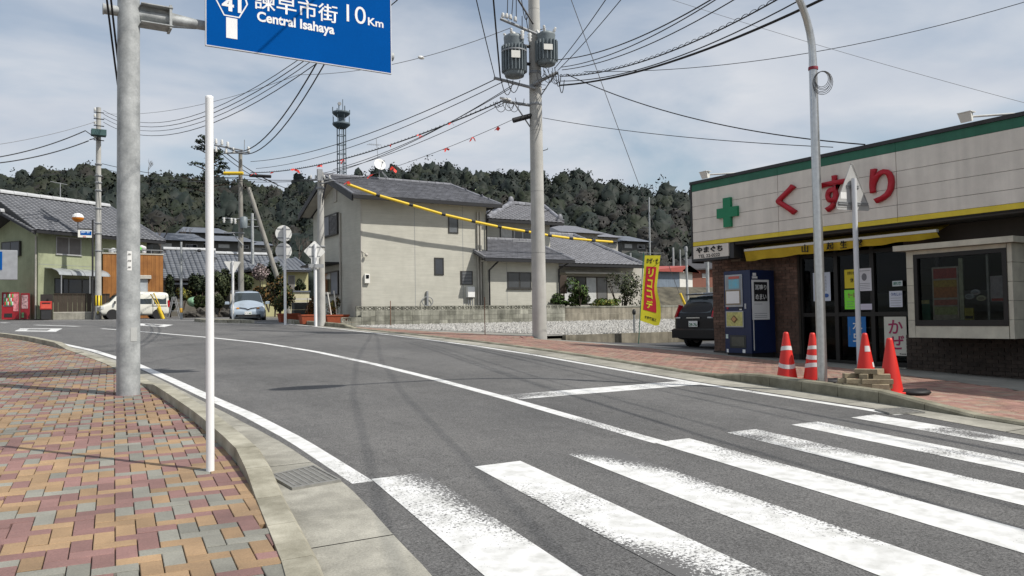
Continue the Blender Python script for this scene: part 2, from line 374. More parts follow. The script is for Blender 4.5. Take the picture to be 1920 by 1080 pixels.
strip('asphalt_surface', Yr, XG, lambda Y: XR(Y)+.14, 0, ASPH, road, 8)
strip('asphalt_surface', frange(30, 56, .5), lambda Y: float(np.interp(Y, [30, 33], [XG(30), -60])) if Y < 33 else -60, lambda Y: float(np.interp(Y, [30, 34, 36, 40, 44, 56], [XR(30)+.14, 9.9, 10.2, 11.5, 12.8, 13])), 0, ASPH, road, 12)
strip('asphalt_surface', frange(56.0, 90, 1), lambda Y: 6.6, lambda Y: 13.0, 0, ASPH, road, 4)
P_LINE = paint_mat('line_paint', .12, .7)
band('edge_line', [(XL(y), y) for y in frange(5.2, 40, .5)], .15, .0016, P_LINE, road)
band('edge_line', [(XR(y)+.02, y) for y in frange(5.15, 52, .5)], .13, .0016, P_LINE, road)
band('centre_line', [(XC(y), y) for y in frange(5.25, 33, .4)], .15, .0016, P_LINE, road)
# stop line
sb = MB()
q = [(5.14, 8.24), (8.17, 8.27), (8.2, 8.74), (5.14, 8.68)]
for j in range(13):
    t = j/12
    for a, c in ((q[0], q[1]), (q[3], q[2])):
        X = a[0]+(c[0]-a[0])*t; Y = a[1]+(c[1]-a[1])*t; sb.v.append((X, Y, gz(X, Y)+.003))
for j in range(12): sb.f.append((2*j, 2*j+2, 2*j+3, 2*j+1)); sb.m.append(0); sb.sm.append(False)
sb.build('stop_line', paint_mat('stop_paint', .15, .9, [(0, .35, .0, .16)]), road)
# zebra stripes, each a sheet of its own with its own wear
ST = [(2.06, 2.47, 5.26), (2.86, 3.26, 5.24), (3.72, 4.15, 5.25), (4.65, 5.05, 5.28), (5.55, 5.94, 5.31), (6.43, 6.83, 5.30), (7.34, 7.74, 5.29)]
SW = [(.14, [(0, .62, 1.0, .24), (1, .75, .2, .12)]), (.16, [(0, .45, .0, .32), (1, .75, .2, .1)]), (.20, [(0, .5, 1., .27), (1, .75, .98, .10)]), (.16, [(0, .5, 1., .20)]), (.19, [(0, .5, 1, .12), (1, .88, 1, .07)]), (.17, [(0, .5, 1, .13)]), (.17, [(1, .55, .2, .14)])]
for k, ((xa, xb, y1), (wr, ax)) in enumerate(zip(ST, SW)):
    b = MB(); n = 12; y0 = 1.7
    for i in range(n+1):
        Y = y1+(y0-y1)*i/n; sh = -(y1-Y)*.128
        for X in (xa+sh, xb+sh): b.v.append((X, Y, gz(X, Y)+.003))
    for i in range(n): b.f.append((2*i+1, 2*i, 2*i+2, 2*i+3)); b.m.append(0); b.sm.append(False)
    b.build('crosswalk_stripe', paint_mat('zebra_paint', wr, .55+.12*k, ax), road)
# far lane marks: two hollow boxes and a short dash
for pts in ([(27, 621), (38, 616), (117, 616), (105, 622)], [(255, 610), (262, 606.5), (325, 609), (308, 613)]):
    P = [G(*p) for p in pts]; P = [Vector((p.x, p.y, 0)) for p in P]; c = sum(P, Vector())/4
    b = MB()
    Q = [c+(p-c)*.52 for p in P]
    for p in P+Q: b.v.append((p.x, p.y, gz(p.x, p.y)+.002))
    for i in range(4): b.f.append((i, (i+1) % 4, 4+(i+1) % 4, 4+i)); b.m.append(0); b.sm.append(False)
    b.build('lane_mark', P_LINE, road)
a, c = G(66, 609.3), G(147, 612); band('lane_dash', [(a.x, a.y), (c.x, c.y)], .25, .0016, P_LINE, road)
a, c = G(0, 605), G(16, 605.6); band('lane_dash', [(a.x, a.y), (c.x, c.y)], .25, .0016, P_LINE, road)
band('junction_line', [(7.5, 47.5), (3.5, 49.5), (1, 50)], .25, .0016, P_LINE, road)

# gutters
MORTAR0 = mat('joint_dirt', (.05, .045, .035), .95, var=.3, scale=15)
gut = struct('gutter')
for k in range(23):
    ya = -10+2.0*k; strip('gutter_slab', frange(ya+.006, ya+1.994, .25), lambda Y: XO(Y)-.02, lambda Y: XG(Y)+.004-.006*abs(math.sin(Y*9.7)), .004, CONC, gut, 2)
    if ya < 32: strip('gutter_slab', frange(ya+.006, ya+1.994, .25), lambda Y: XR(Y)+.135, lambda Y: XK(Y)+.02, .004, CONC, gut, 2)
strip('gutter_bed', frange(-10, 36, .5), lambda Y: XO(Y)-.02, lambda Y: XG(Y)+.001, -.012, MORTAR0, gut, 2); strip('gutter_bed', frange(-10, 33, .5), lambda Y: XR(Y)+.141, lambda Y: XK(Y)+.02, -.012, MORTAR0, gut, 2)

# kerbs: each stone a part
def kerb(name, xf, side, Y0, Y1, hfun, step=.6, wd=.17):
    t = struct(name); y = Y0
    while y < Y1-1e-6:
        a, c = y+.004, min(y+step, Y1)-.004
        b = MB(); bt = []; tp = []
        for (Y, X) in ((a, xf(a)), (a, xf(a)+side*wd), (c, xf(c)+side*wd), (c, xf(c))):
            z = gz(X, Y); bt.append((X, Y, z-.05)); tp.append((X, Y, z+hfun(Y)))
        # chamfer the road-side top edge
        ch = .022
        v = [bt[0], bt[1], bt[2], bt[3], (tp[0][0], tp[0][1], tp[0][2]-ch), (tp[0][0]+side*ch, tp[0][1], tp[0][2]), tp[1], tp[2], (tp[3][0]+side*ch, tp[3][1], tp[3][2]), (tp[3][0], tp[3][1], tp[3][2]-ch)]
        f = [(0, 1, 2, 3), (0, 3, 9, 4), (4, 9, 8, 5), (5, 8, 7, 6), (1, 6, 7, 2), (0, 4, 5, 6, 1), (3, 2, 7, 8, 9)]
        if side > 0: f = [q[::-1] for q in f]
        b.add(v, f); b.build('kerb_stone', KERBC, t)
        y += step
    return t
hl = lerp_tab([(-10, .035), (5.0, .035), (5.9, .125), (11.0, .125), (11.05, .125), (12.0, .035), (20.0, .035), (21.2, .13), (36, .13)])
kerb('kerb', XO, -1, -1.6, 34.4, hl)
hr = lerp_tab([(-10, .035), (4.8, .035), (5.7, .15), (8.0, .15), (9.0, .035), (27.6, .035), (28.8, .16), (34.5, .16)])
KERBC0 = KERBC; KERBC = mat('kerb_concrete_stained_shaded', (.28, .265, .20), .9, c2=(.12, .11, .075), var=.12, scale=2.2, bump=.3, bscale=70, rnd=.12, fine=.16, fscale=120)  # right kerb: stains, plus the front face's shade put into the colour
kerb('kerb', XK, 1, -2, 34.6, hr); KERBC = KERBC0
ik = struct('kerb')
for (x0, y0, x1, y1) in ((10.1, 34.7, 10.2, 36.2), (10.2, 36.2, 10.9, 38.4)):
    d = Vector((x1-x0, y1-y0, 0)).normalized(); n = Vector((d.y, -d.x, 0)); b = MB()
    pts = [Vector((x0, y0, 0)), Vector((x1, y1, 0))]
    bt = [pts[0], pts[0]+n*.17, pts[1]+n*.17, pts[1]]
    b.hexa([(p.x, p.y, gz(p.x, p.y)-.1) for p in bt], [(p.x, p.y, gz(p.x, p.y)+.16) for p in bt]); b.build('kerb_stone', KERBC, ik)
# low island kerb at the mouth of the side road
p0, p1 = G(378, 604.5), G(478, 606)
b = MB()
for i in range(4):
    a = Vector(p0).lerp(Vector(p1), i/4+.01); c = Vector(p0).lerp(Vector(p1), (i+1)/4-.01)
    MB().hexa([(a.x, a.y, gz(a.x, a.y)-.1), (c.x, c.y, gz(c.x, c.y)-.1), (c.x+.1, c.y+2.6, gz(c.x, c.y+2.6)-.1), (a.x+.1, a.y+2.6, gz(a.x, a.y+2.6)-.1)],
              [(a.x, a.y, gz(a.x, a.y)+.14), (c.x, c.y, gz(c.x, c.y)+.14), (c.x+.1, c.y+2.6, gz(c.x, c.y+2.6)+.14), (a.x+.1, a.y+2.6, gz(a.x, a.y+2.6)+.14)]).build('kerb_stone', KERBC, ik)

# ------------------------------------------------------------------ paved sidewalks
SAND = mat('joint_sand', (.20, .18, .145), .95, var=.2, scale=20, bump=.3)
def pav_mats(pre, cols):
    return [mat(pre+'_'+n, c, .85, c2=tuple(k*.74+.012 for k in c), var=.10, scale=1.7, bump=.3, bscale=120, rnd=.16, fine=.2, fscale=110) for n, c in cols]
PL = pav_mats('paver', [('red', (.25, .14, .125)), ('ochre', (.335, .222, .125)), ('grey', (.245, .24, .205))])
PR = pav_mats('paver_far', [('rose', (.34, .19, .155)), ('salmon', (.36, .215, .16)), ('buff', (.34, .25, .19))])
def pave(parent, inside, bounds, az, mats, weights, maxdepth, size=.10, top=.028, jitter=.0):
    ca, sa = math.cos(R_(az)), math.sin(R_(az))     # local j axis points along azimuth az
    jx, jy = sa, ca; ix, iy = ca, -sa
    xs0, ys0, xs1, ys1 = bounds; cx, cy = (xs0+xs1)/2, (ys0+ys1)/2
    R = int(math.hypot(xs1-xs0, ys1-ys0)/2/size)+3; items = []; rr = random.Random(3)
    for i in range(-R, R):
        for j in range(-R, R):
            k = (i-j) % 4
            if k == 0: ci, cj, li, lj = i+1.0, j+.5, 2, 1
            elif k == 3: ci, cj, li, lj = i+.5, j+1.0, 1, 2
            else: continue
            X = cx+(ci*ix+cj*jx)*size; Y = cy+(ci*iy+cj*jy)*size
            if not (xs0 < X < xs1 and ys0 < Y < ys1) or not inside(X, Y, .1 if li == 2 else .05): continue
            items.append((X, Y, li, lj, rr.choices(range(3), weights)[0], rr.uniform(-.0016, .0016)))
    scored = []
    for it in items:
        P = Vector((it[0], it[1], gz(it[0], it[1]))); d = depth(P)
        if d < .5: continue
        px = 960+FPX*(P-CAMP).dot(CR)/d; py = 540-FPX*(P-CAMP).dot(CU)/d
        vis = -20 < px < 1940 and py < 1095
        scored.append(((0 if vis else 1000)+d, it))
    scored.sort(key=lambda s: s[0]); ind = scored[:300]; rest = [s[1] for s in scored[300:] if s[0] < 1000+maxdepth]
    gj = .0024; proto = {}
    def mk(li, lj, mi):
        hx, hy = li*size/2-gj, lj*size/2-gj
        return MB().box((-hx, -hy, -.05), (hx, hy, top), ch=.0028).mesh('paver', mats[mi])
    rot = Matrix(((ix, jx, 0), (iy, jy, 0), (0, 0, 1)))
    def frame(X, Y, dz):
        e = .1; zx = (gz(X+e, Y)-gz(X-e, Y))/(2*e); zy = (gz(X, Y+e)-gz(X, Y-e))/(2*e)
        sh = Matrix(((1, 0, 0), (0, 1, 0), (zx, zy, 1)))
        return Matrix.Translation((X, Y, gz(X, Y)+dz)) @ (sh @ rot).to_4x4()
    for _, (X, Y, li, lj, mi, dz) in ind:
        if (li, lj, mi) not in proto: proto[(li, lj, mi)] = mk(li, lj, mi)
        o = bpy.data.objects.new('paver', proto[(li, lj, mi)]); COL.objects.link(o); o.parent = parent
        # tilt follows the ground slope
        F = frame(X, Y, dz); q = F.to_3x3(); nz = (q.col[0].cross(q.col[1])).normalized(); xx = q.col[0].normalized(); yy = nz.cross(xx)
        Mx = Matrix((xx, yy, nz)).transposed().to_4x4(); Mx.translation = F.translation; o.matrix_world = Mx
    b = MB()
    for (X, Y, li, lj, mi, dz) in rest:
        hx, hy = li*size/2-gj, lj*size/2-gj; F = frame(X, Y, dz); c = .005
        vs = [F @ Vector(p) for p in ((-hx, -hy, top-.03), (hx, -hy, top-.03), (hx, hy, top-.03), (-hx, hy, top-.03), (-hx+c, -hy+c, top), (hx-c, -hy+c, top), (hx-c, hy-c, top), (-hx+c, hy-c, top))]
        b.mi = mi; b.add(vs, [(4, 5, 6, 7), (0, 1, 5, 4), (1, 2, 6, 5), (2, 3, 7, 6), (3, 0, 4, 7)])
    if rest: b.build('paver_field', mats, parent, kind='stuff')
sw = struct('sidewalk')
strip('paving_bed', frange(-8, 33, .5), lambda Y: XO(Y)-9, lambda Y: XI(Y)+.02, .0, SAND, sw, 6)
pave(sw, lambda X, Y, e: XO(Y)-3.2 < X < XI(Y)+.165-e, (-4, 2.0, 2.2, 30), 5.0, PL, (1.08, 1.05, .87), 30)
sr = struct('sidewalk')
strip('paving_bed', frange(-6, 29, .5), lambda Y: XK(Y)+.10, lambda Y: XB(Y)+.02, 0, SAND, sr, 3)
pave(sr, lambda X, Y, e: XK(Y)+.02+e < X < XB(Y)-.02, (7, 2, 14, 29), 4.0, PR, (1, 1, .7), 30)
# concrete apron between the paving and the shop / gravel lot
APRON = mat('apron_concrete', (.27, .26, .23), .88, c2=(.2, .195, .17), var=.08, scale=1.5, bump=.15, bscale=40, fine=.1, fscale=70)
ap = struct('apron')
strip('apron_slab', frange(-6, 19.2, .4), XB, lambda Y: 16.2 if Y < 14.6 else float(np.interp(Y, [14.6, 15.5, 17.5, 19.2], [16.2, 14.4, 13.9, 13.6])), .026, APRON, ap, 5)
strip('apron_slab', frange(19.45, 29.0, .4), XB, lambda Y: XB(Y)+float(np.interp(Y, [19.4, 22, 26, 29], [1.3, .9, .4, .25])), .026, APRON, ap, 3)
LOTM = mat('lot_asphalt', (.075, .075, .078), .9, var=.1, scale=1.0, bump=.3, bscale=100, fine=.25, fscale=100)
strip('parking_surface', frange(14.6, 19.2, .4), lambda Y: float(np.interp(Y, [14.6, 15.5, 17.5, 19.2], [16.2, 14.4, 13.9, 13.6]))-.02, lambda Y: 30.0, .012, LOTM, struct('parking_lot'), 10)
# far pavement before the green house
strip('pavement_slab', frange(55.0, 58.2, .4), lambda Y: -22.0, lambda Y: 6.4, .05, CONC, struct('pavement'), 8)

# ------------------------------------------------------------------ pharmacy
BEIGE = mat('fascia_beige', (.76, .71, .63), .6, c2=(.68, .635, .565), var=.03, scale=2.0, streak=.07, fine=.03, fscale=60)
GREENB = mat('fascia_green', (.025, .14, .085), .55, var=.1, scale=3, streak=.08)
GREENX = mat('cross_green', (.006, .20, .085), .45, var=.05)
YELB = mat('fascia_yellow', (.72, .56, .045), .55, var=.06, scale=3, streak=.06)
REDL = mat('letter_red', (.43, .008, .022), .45, var=.08)
BAYC = mat('bay_panel', (.58, .55, .44), .65, c2=(.5, .47, .38), var=.05, scale=4, streak=.06, fine=.05, fscale=80)
BRK = mat('wall_brick', (.17, .10, .072), .85, c2=(.11, .07, .052), var=.15, scale=6, rnd=.25, bump=.2, bscale=60)
MORTAR = mat('mortar', (.10, .085, .07), .95, var=.15, scale=20)
INK = mat('black_ink', (.012, .012, .013), .7, var=.05)
GREYINK = mat('grey_ink', (.22, .22, .24), .8, var=.05)
WHT = mat('white_print', (.78, .78, .76), .6, var=.03)
ROOFG = mat('roof_membrane', (.16, .16, .16), .9, var=.15)
XF, XW = 13.62, 14.36
def fX(px, py, X): p = PX(px, py, X); return p.y, p.z
def rectX(name, m, parent, px0, px1, py0, py1, X, th=.01, label=None):
    """plate on a plane of constant X; px0<px1, py0 top, py1 bottom at the left edge"""
    y0, zt = fX(px0, py0, X); _, zb = fX(px0, py1, X); y1, _ = fX(px1, (py0+py1)/2, X)
    box(name, m, parent, (X-th, y1, zb), (X, y0, zt), True, label=label); return y0, y1, zb, zt
YF, zt = fX(1295, 343.5, XF); zg = fX(1295.5, 360.5, XF)[1]; zy = fX(1296.5, 455, XF)[1]; zb = fX(1296.7, 462.5, XF)[1]
YE = 2.4
shop = thing('pharmacy', 'single storey pharmacy with beige panelled fascia, green top band and red lettering', 'pharmacy', (XW, 7.0, gz(XW, 7.0)))
yj1 = fX(1459.5, 400, XF)[0]; yj2 = fX(1682, 370, XF)[0]; cols = [YF-.03, yj1, yj2]; dd = yj1-yj2
while cols[-1] > YE: cols.append(max(YE, cols[-1]-dd))
rows = [zg, zg+(zy-zg)*.30, zg+(zy-zg)*.555, zg+(zy-zg)*.81, zy]
box('fascia_backing', DKMET, shop, (XF+.03, YE, zb-.02), (XF+.35, YF, zt), True)
for i in range(len(cols)-1):
    for j in range(4):
        box('fascia_panel', BEIGE, shop, (XF, cols[i+1]+.006, rows[j+1]+.004), (XF+.05, cols[i]-.006, rows[j]-.004), True)
    box('green_band', GREENB, shop, (XF-.004, cols[i+1]+.003, zg+.002), (XF+.05, cols[i]-.003, zt-.05), True)
    box('yellow_band', YELB, shop, (XF-.004, cols[i+1]+.003, zb), (XF+.05, cols[i]-.003, zy-.002), True)
box('coping', DKMET, shop, (XF-.03, YE, zt-.048), (XF+.4, YF+.02, zt+.02), True)
box('corner_trim', DKMET, shop, (XF-.012, YF-.028, zb-.4), (XF+.35, YF+.016, zt-.05), True)
box('soffit', mat('soffit', (.05, .045, .04), .8), shop, (XF+.05, YE, zb-.06), (XW+.1, YF-.03, zb-.025), True)
box('roof', ROOFG, shop, (XF+.36, YE, zt-.45), (24, YF, zt-.3), True)
YW = fX(1338, 600, XW)[0]
zbase = gz(XW, 9)-.2
# solid walls: brick pier left of the doors, wall under and round the bay window
yd0 = fX(1499, 600, XW)[0]; yd1 = fX(1698, 600, XW)[0]
zsof = zb-.03
def brick_wall(parent, X, y0, y1, z0, z1, name='brick', nmax=300):
    """running bond on the plane X, facing -X"""
    box('brick_wall', MORTAR, parent, (X+.012, y1, z0), (X+.2, y0, z1), True)
    bl, bh = .21, .068; r = 0; it = []
    z = z0
    while z < z1-.02:
        y = y0+(.105 if r % 2 else 0)
        while y > y1:
            ya, yb = min(y, y0)-.005, max(y-bl, y1)+.005
            if ya-yb > .03: it.append((ya, yb, z+.004, min(z+bh, z1)-.004))
            y -= bl
        z += bh; r += 1
    it.sort(key=lambda q: -q[2]-(q[0])*.3)
    pm = {}
    for k, (ya, yb, za, zc) in enumerate(it[:nmax]):
        key = (round(ya-yb, 2), round(zc-za, 3))
        if key not in pm:
            pm[key] = MB().box((-.012, -(ya-yb)/2, -(zc-za)/2), (.02, (ya-yb)/2, (zc-za)/2)).mesh('brick', BRK)
        o = bpy.data.objects.new('brick', pm[key]); COL.objects.link(o); o.parent = parent
        o.location = Vector((X+.002*random.random(), (ya+yb)/2, (za+zc)/2))-Vector(parent.location)
    if len(it) > nmax:
        b = MB()
        for (ya, yb, za, zc) in it[nmax:]: b.box((X+.001*random.random(), yb, za), (X+.03, ya, zc))
        b.build('brickwork', BRK, parent, True, kind='stuff')
zw0 = gz(XW, 11)-.05
brick_wall(shop, XW, YW, yd0+.02, zw0+.22, zsof)
box('plinth', mat('plinth', (.05, .045, .04), .85), shop, (XW-.02, yd0+.02, zw0-.3), (XW+.2, YW+.01, zw0+.22), True)
box('side_wall', BRK, shop, (XW+.2, YW-.2, zw0-.4), (23.5, YW, zt-.46), True)
box('beam', mat('beam_tan', (.20, .16, .12), .8), shop, (XW-.25, fX(1402, 470, XW)[0], zb-.40), (XW-.02, fX(1384, 470, XW)[0], zb-.07), True)
# interior
INT = mat('interior', (.10, .09, .08), .8)
FLOORM = mat('shop_floor', (.18, .17, .15), .6)
box('floor', FLOORM, shop, (XW+.22, YE, gz(XW, 8)-.25), (20, YW-.2, gz(XW, 8)+.06), True)
box('rear_wall', INT, shop, (18.0, YE, gz(XW, 8)), (18.2, YW-.2, zt-.46), True)
# doors
zd0, zd1 = gz(XW, 9)+.05, zsof-.02
FR = mat('door_frame', (.022, .02, .018), .4, metal=.3)
fr = MB(); Xd = XW+.12
edges = [yd0, fX(1572, 600, Xd)[0], fX(1640, 600, Xd)[0], yd1-.6]
for y in edges: fr.box((Xd-.05, y-.045, zd0), (Xd+.05, y+.045, zd1))
zr = fX(1540, 590, Xd)[1]
for i in range(3):
    for zc in (zd0+.05, zr, zd1-.36, zd1-.05): fr.box((Xd-.045, edges[i+1]+.046, zc-.04), (Xd+.045, edges[i]-.046, zc+.04))
dr = fr.build('door', FR, shop, True)
for i in range(3):
    for (za, zc) in ((zd0+.09, zr-.04), (zr+.04, zd1-.40), (zd1-.32, zd1-.09)):
        MB().box((Xd-.004, edges[i+1]+.047, za), (Xd+.004, edges[i]-.047, zc)).build('pane', GLASS, dr, False).location = -Vector(shop.location)
box('threshold', CONC, shop, (XW-.05, yd1, zd0-.16), (XW+.2, yd0, zd0), True)
# shelves seen dimly inside
for (y, x) in ((10.9, 16.4), (9.3, 16.8), (8.2, 16.2)):
    b = MB()
    for k in range(4): b.box((x, y-.5, zd0+.35*k), (x+.4, y+.5, zd0+.35*k+.03))
    b.box((x+.38, y-.5, zd0), (x+.42, y+.5, zd0+1.5)); b.build('shelf', mat('shelf_white', (.4, .4, .38), .6), shop, True)
# wall right of the doors + bay window
XBAY = 13.5
yb0 = fX(1701, 550, XBAY)[0]; yb1 = fX(1895, 560, XBAY)[0]
zbt = fX(1702, 471, XBAY)[1]; zbb = fX(1702, 633, XBAY)[1]
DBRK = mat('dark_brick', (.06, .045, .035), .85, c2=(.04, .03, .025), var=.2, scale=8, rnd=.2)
brk0 = BRK; BRK = DBRK
brick_wall(shop, XW, yd1, YE, gz(XW, 6)-.1, zbb+.02, nmax=300)
BRK = brk0
box('wall', mat('upper_wall', (.07, .055, .045), .85, var=.15, scale=3), shop, (XW, YE, zbt+.1), (XW+.2, yd1, zsof), True)
box('wall', mat('upper_wall', (.07, .055, .045), .85), shop, (XW, YE, zbb+.02), (XW+.2, yb1-.1, zbt+.1), True)
bay = MB()
wl0, wz1 = fX(1712, 478, XBAY); wz0 = fX(1713, 611, XBAY)[1]; wl1 = fX(1890, 560, XBAY)[0]
def bay_panels(y0, y1, za, zc, n):
    for k in range(n):
        a = za+(zc-za)*k/n; c = za+(zc-za)*(k+1)/n
        box('bay_panel', BAYC, shop, (XBAY, y1+.003, a+.003), (XBAY+.08, y0-.003, c-.003), True)
bay_panels(yb0, wl0, zbb, zbt, 5); bay_panels(wl1, yb1+.035, zbb, zbt, 5)
bay_panels(wl0, wl1, zbb, wz0, 1); bay_panels(wl0, wl1, wz1, zbt, 1)
box('bay_core', MORTAR, shop, (XBAY+.02, yb1+.03, zbb+.002), (XW+.1, yb0-.02, wz0-.02), True)
box('bay_core', MORTAR, shop, (XBAY+.02, yb1+.03, wz1+.02), (XW+.1, yb0-.02, zbt-.002), True)
for k in range(5):
    a = zbb+(zbt-zbb)*k/5; c = zbb+(zbt-zbb)*(k+1)/5
    box('bay_panel', BAYC, shop, (XBAY+.002, yb1-.04, a+.003), (XW, yb1+.03, c-.003), True)
    box('bay_panel', BAYC, shop, (XBAY+.09, yb0-.02, a+.003), (XW, yb0, c-.003), True)
MB().box((XBAY-.14, yb1-.14, zbt+.004), (XW, yb0+.16, zbt+.10)).build('bay_cap', BAYC, shop, True)
wf = MB(); fw = .07
for (a, c) in ((wl0, wl0-fw), (wl1+fw, wl1)): wf.box((XBAY-.01, c, wz0), (XBAY+.1, a, wz1))
wf.box((XBAY-.01, wl1+fw, wz0), (XBAY+.1, wl0-fw, wz0+.10)); wf.box((XBAY-.01, wl1+fw, wz1-.07), (XBAY+.1, wl0-fw, wz1))
wfo = wf.build('window_frame', FR, shop, True)
MB().box((XBAY+.04, wl1+fw, wz0+.10), (XBAY+.046, wl0-fw, wz1-.07)).build('pane', GLASS, wfo).location = -Vector(shop.location)
# display goods in the bay: things of their own
def showbox(lbl, cat, name, col, y, wy, z0, h, x=XBAY+.10, d=.12, extra=None):
    t = thing(name, lbl, cat, (x, y, z0)); MB().box((0, -wy/2, 0), (d, wy/2, h)).build('body', mat('show_'+name+str(round(col[0]*99)), col, .6, var=.2, scale=12), t)
    if extra:
        for (c, a0, a1) in extra: MB().box((-.004, -wy*.44, h*a0), (0, wy*.44, h*a1)).build('print', mat('print_%02d%02d' % (round(c[0]*99), round(c[1]*99)), c, .6, var=.3, scale=25), t)
    return t
zs = wz0+.10; wn = lambda px: fX(px, 560, XBAY+.1)[0]
box('display_shelf', mat('shelf_white', (.4, .4, .38), .6), shop, (XBAY+.11, wl1+.02, zs-.03), (XW+.1, wl0-.02, zs), True)
showbox('green medicine display box at the left end of the bay window', 'display box', 'display_box', (.03, .16, .10), wn(1735), .16, zs, .36, extra=[((.6, .55, .2), .8, .98)])
showbox('tall orange and white poster board standing inside the bay window', 'poster board', 'poster_board', (.62, .56, .48), wn(1773), .46, zs, .92, d=.03, extra=[((.7, .28, .1), .42, .62), ((.75, .5, .1), .62, .75), ((.55, .6, .3), .1, .25), ((.65, .12, .1), .78, .97), ((.6, .2, .15), .28, .38)])
showbox('narrow cream strip board beside the poster in the bay window', 'display strip', 'display_strip', (.6, .62, .45), wn(1803), .07, zs, 1.05, d=.03)
showbox('small yellow price card on the bay window shelf', 'price card', 'price_card', (.55, .5, .12), wn(1816), .15, zs, .2, d=.02, extra=[((.05, .05, .05), .1, .35)])
showbox('thin pale post rising inside the right half of the bay window', 'display post', 'display_post', (.5, .5, .48), wn(1853), .035, zs, 1.1, d=.03)
showbox('pale pink and white carton at the right end of the bay window', 'carton', 'display_carton', (.6, .55, .58), wn(1872), .24, zs+.3, .42, d=.2, extra=[((.6, .12, .1), .02, .12)])
for (px, py, c, l) in ((1818, 556, (.55, .62, .66), 'pale blue oval plate leaning at left of the three in the bay window'), (1829, 548, (.62, .64, .68), 'white oval plate on top of the three in the bay window'), (1840, 559, (.62, .6, .42), 'cream oval plate at right of the three in the bay window')):
    y, z = fX(px, py, XBAY+.10); t = thing('oval_plate', l, 'plate', (XBAY+.10, y, z), group='oval plates in the bay window')
    MB().ball((0, 0, 0), 1, 14, 8, (.02, .085, .05)).build('dish', mat('plate%d' % px, c, .4), t); MB().ball((-.012, 0, 0), 1, 14, 8, (.012, .055, .03)).build('well', mat('platein%d' % px, tuple(k*.6 for k in c), .4), t)
# raised fascia letters and the cross
def letX(s, px0, px1, py0, py1, X, m, name, th=.05, bold=.02, label=None):
    y0, z0 = fX(px0, py1, X); y1, _ = fX(px1, (py0+py1)/2, X); _, z1 = fX(px0, py0, X)
    return text(name, s, m, shop, (X, y0, z0), (0, -1, 0), (0, 0, 1), y0-y1, z1-z0, th, bold, label=label)
letX('く', 1459, 1496, 351, 407, XF, REDL, 'letter', .07, .024)
letX('す', 1541, 1589, 334, 400, XF, REDL, 'letter', .07, .024)
letX('り', 1635, 1679, 318, 383, XF, REDL, 'letter', .07, .024)
y0, zc1 = fX(1347, 378, XF); y1, _ = fX(1386, 398, XF); cz1 = fX(1366, 371, XF)[1]; cz0 = fX(1366, 426, XF)[1]; cw = y0-y1; cm = (cz0+cz1)/2; cmy = (y0+y1)/2; h3 = (cz1-cz0)/2
b = MB(); s3 = h3/3; w2 = cw/2
poly = [(-s3, -h3), (s3, -h3), (s3, -s3), (w2, -s3), (w2, s3), (s3, s3), (s3, h3), (-s3, h3), (-s3, s3), (-w2, s3), (-w2, -s3), (-s3, -s3)]
Mp = Matrix(((0, 1, 0, 0), (-1, 0, 0, cmy), (0, 0, 1, cm), (0, 0, 0, 1)))
b.prism(poly, XF-.07, XF-.002, Mp); b.build('cross_emblem', GREENX, shop, True)
# name board under the fascia
yn0, zn1 = fX(1297.5, 465, XF); yn1, _ = fX(1366, 470, XF); zn0 = fX(1297.5, 486.5, XF)[1]
nb = MB().box((XF, yn1, zn0), (XF+.06, YF-.03, zb-.012)).build('name_board', BEIGE, shop, True)
box('board_return', DKMET, shop, (XF+.02, yn1-.14, zn0-.05), (XF+.3, yn1-.005, zb-.025), True)
box('board_tray', DKMET, shop, (XF-.01, yn1, zn0-.06), (XF+.35, YF-.03, zn0-.002), True)
def letsub(s, px0, px1, py0, py1, th, bold):
    o = letX(s, px0, px1, py0, py1, XF, INK, 'lettering', th, bold); o.parent = nb; o.location = (0, 0, 0)
letsub('やまぐち', 1306, 1355, 464.5, 475.5, .015, .03)
letsub('TEL 22-0222', 1310, 1350, 478, 484, .004, .02)
# awning
XA = 13.85
ya, za = fX(1396, 471.5, XA); yc, _ = fX(1757, 432, XA)
aw = thing('awning', 'rolled yellow shop awning with black characters under the fascia', 'awning', (XA, (ya+yc)/2, za))
AWM = mat('awning_yellow', (.60, .42, .03), .75, c2=(.5, .34, .02), var=.08, scale=3, bump=.1, bscale=8)
b = MB(); n = 40
for i in range(n+1):
    t = i/n; y = ya+(yc-ya)*t; drop = .22*(1-.55*t); sw_ = .025*math.sin(i*1.3)
    inset = .25*(1 if i in (0, n) else 0)
    b.v += [(XA-.012, y, za-.005), (XA+.02+sw_*.3, y-inset*(1 if i == n else -1 if i == 0 else 0)*.0, za-drop*.5), (XA+.05+sw_, y, za-drop-.01*math.sin(i*.9))]
for i in range(n):
    for k in range(2): b.f.append((3*i+k, 3*i+k+1, 3*i+3+k+1, 3*i+3+k)); b.m.append(0); b.sm.append(True)
b.build('valance', AWM, aw, True)
b = MB().box((XA-.02, yc, za), (XA+.05, ya, za+.05)); b.build('front_bar', WHITEP, aw, True)
b = MB(); n = 4
b.add([(XA+.05, ya, za+.02), (XA+.05, yc, za+.02), (XW-.03, yc, za+.18), (XW-.03, ya, za+.18)], [(0, 1, 2, 3)]); b.build('canvas', AWM, aw, True)
b = MB()
for y in (ya-.3, yc+.3): b.tube([(XA+.05, y, za+.01), (XW, y, za+.12)], .02, 8)
b.build('arm', GREYM, aw, True)
def aw_text(s, px, wpx, py0, py1):
    y0, z0 = fX(px-wpx/2, py1, XA-.0); y1, _ = fX(px+wpx/2, py1, XA); z1 = fX(px-wpx/2, py0, XA)[1]
    text('lettering', s, INK, aw, (XA-.02, y0, z0), (0, -1, 0), (0, 0, 1), y0-y1, z1-z0, .012, .01)
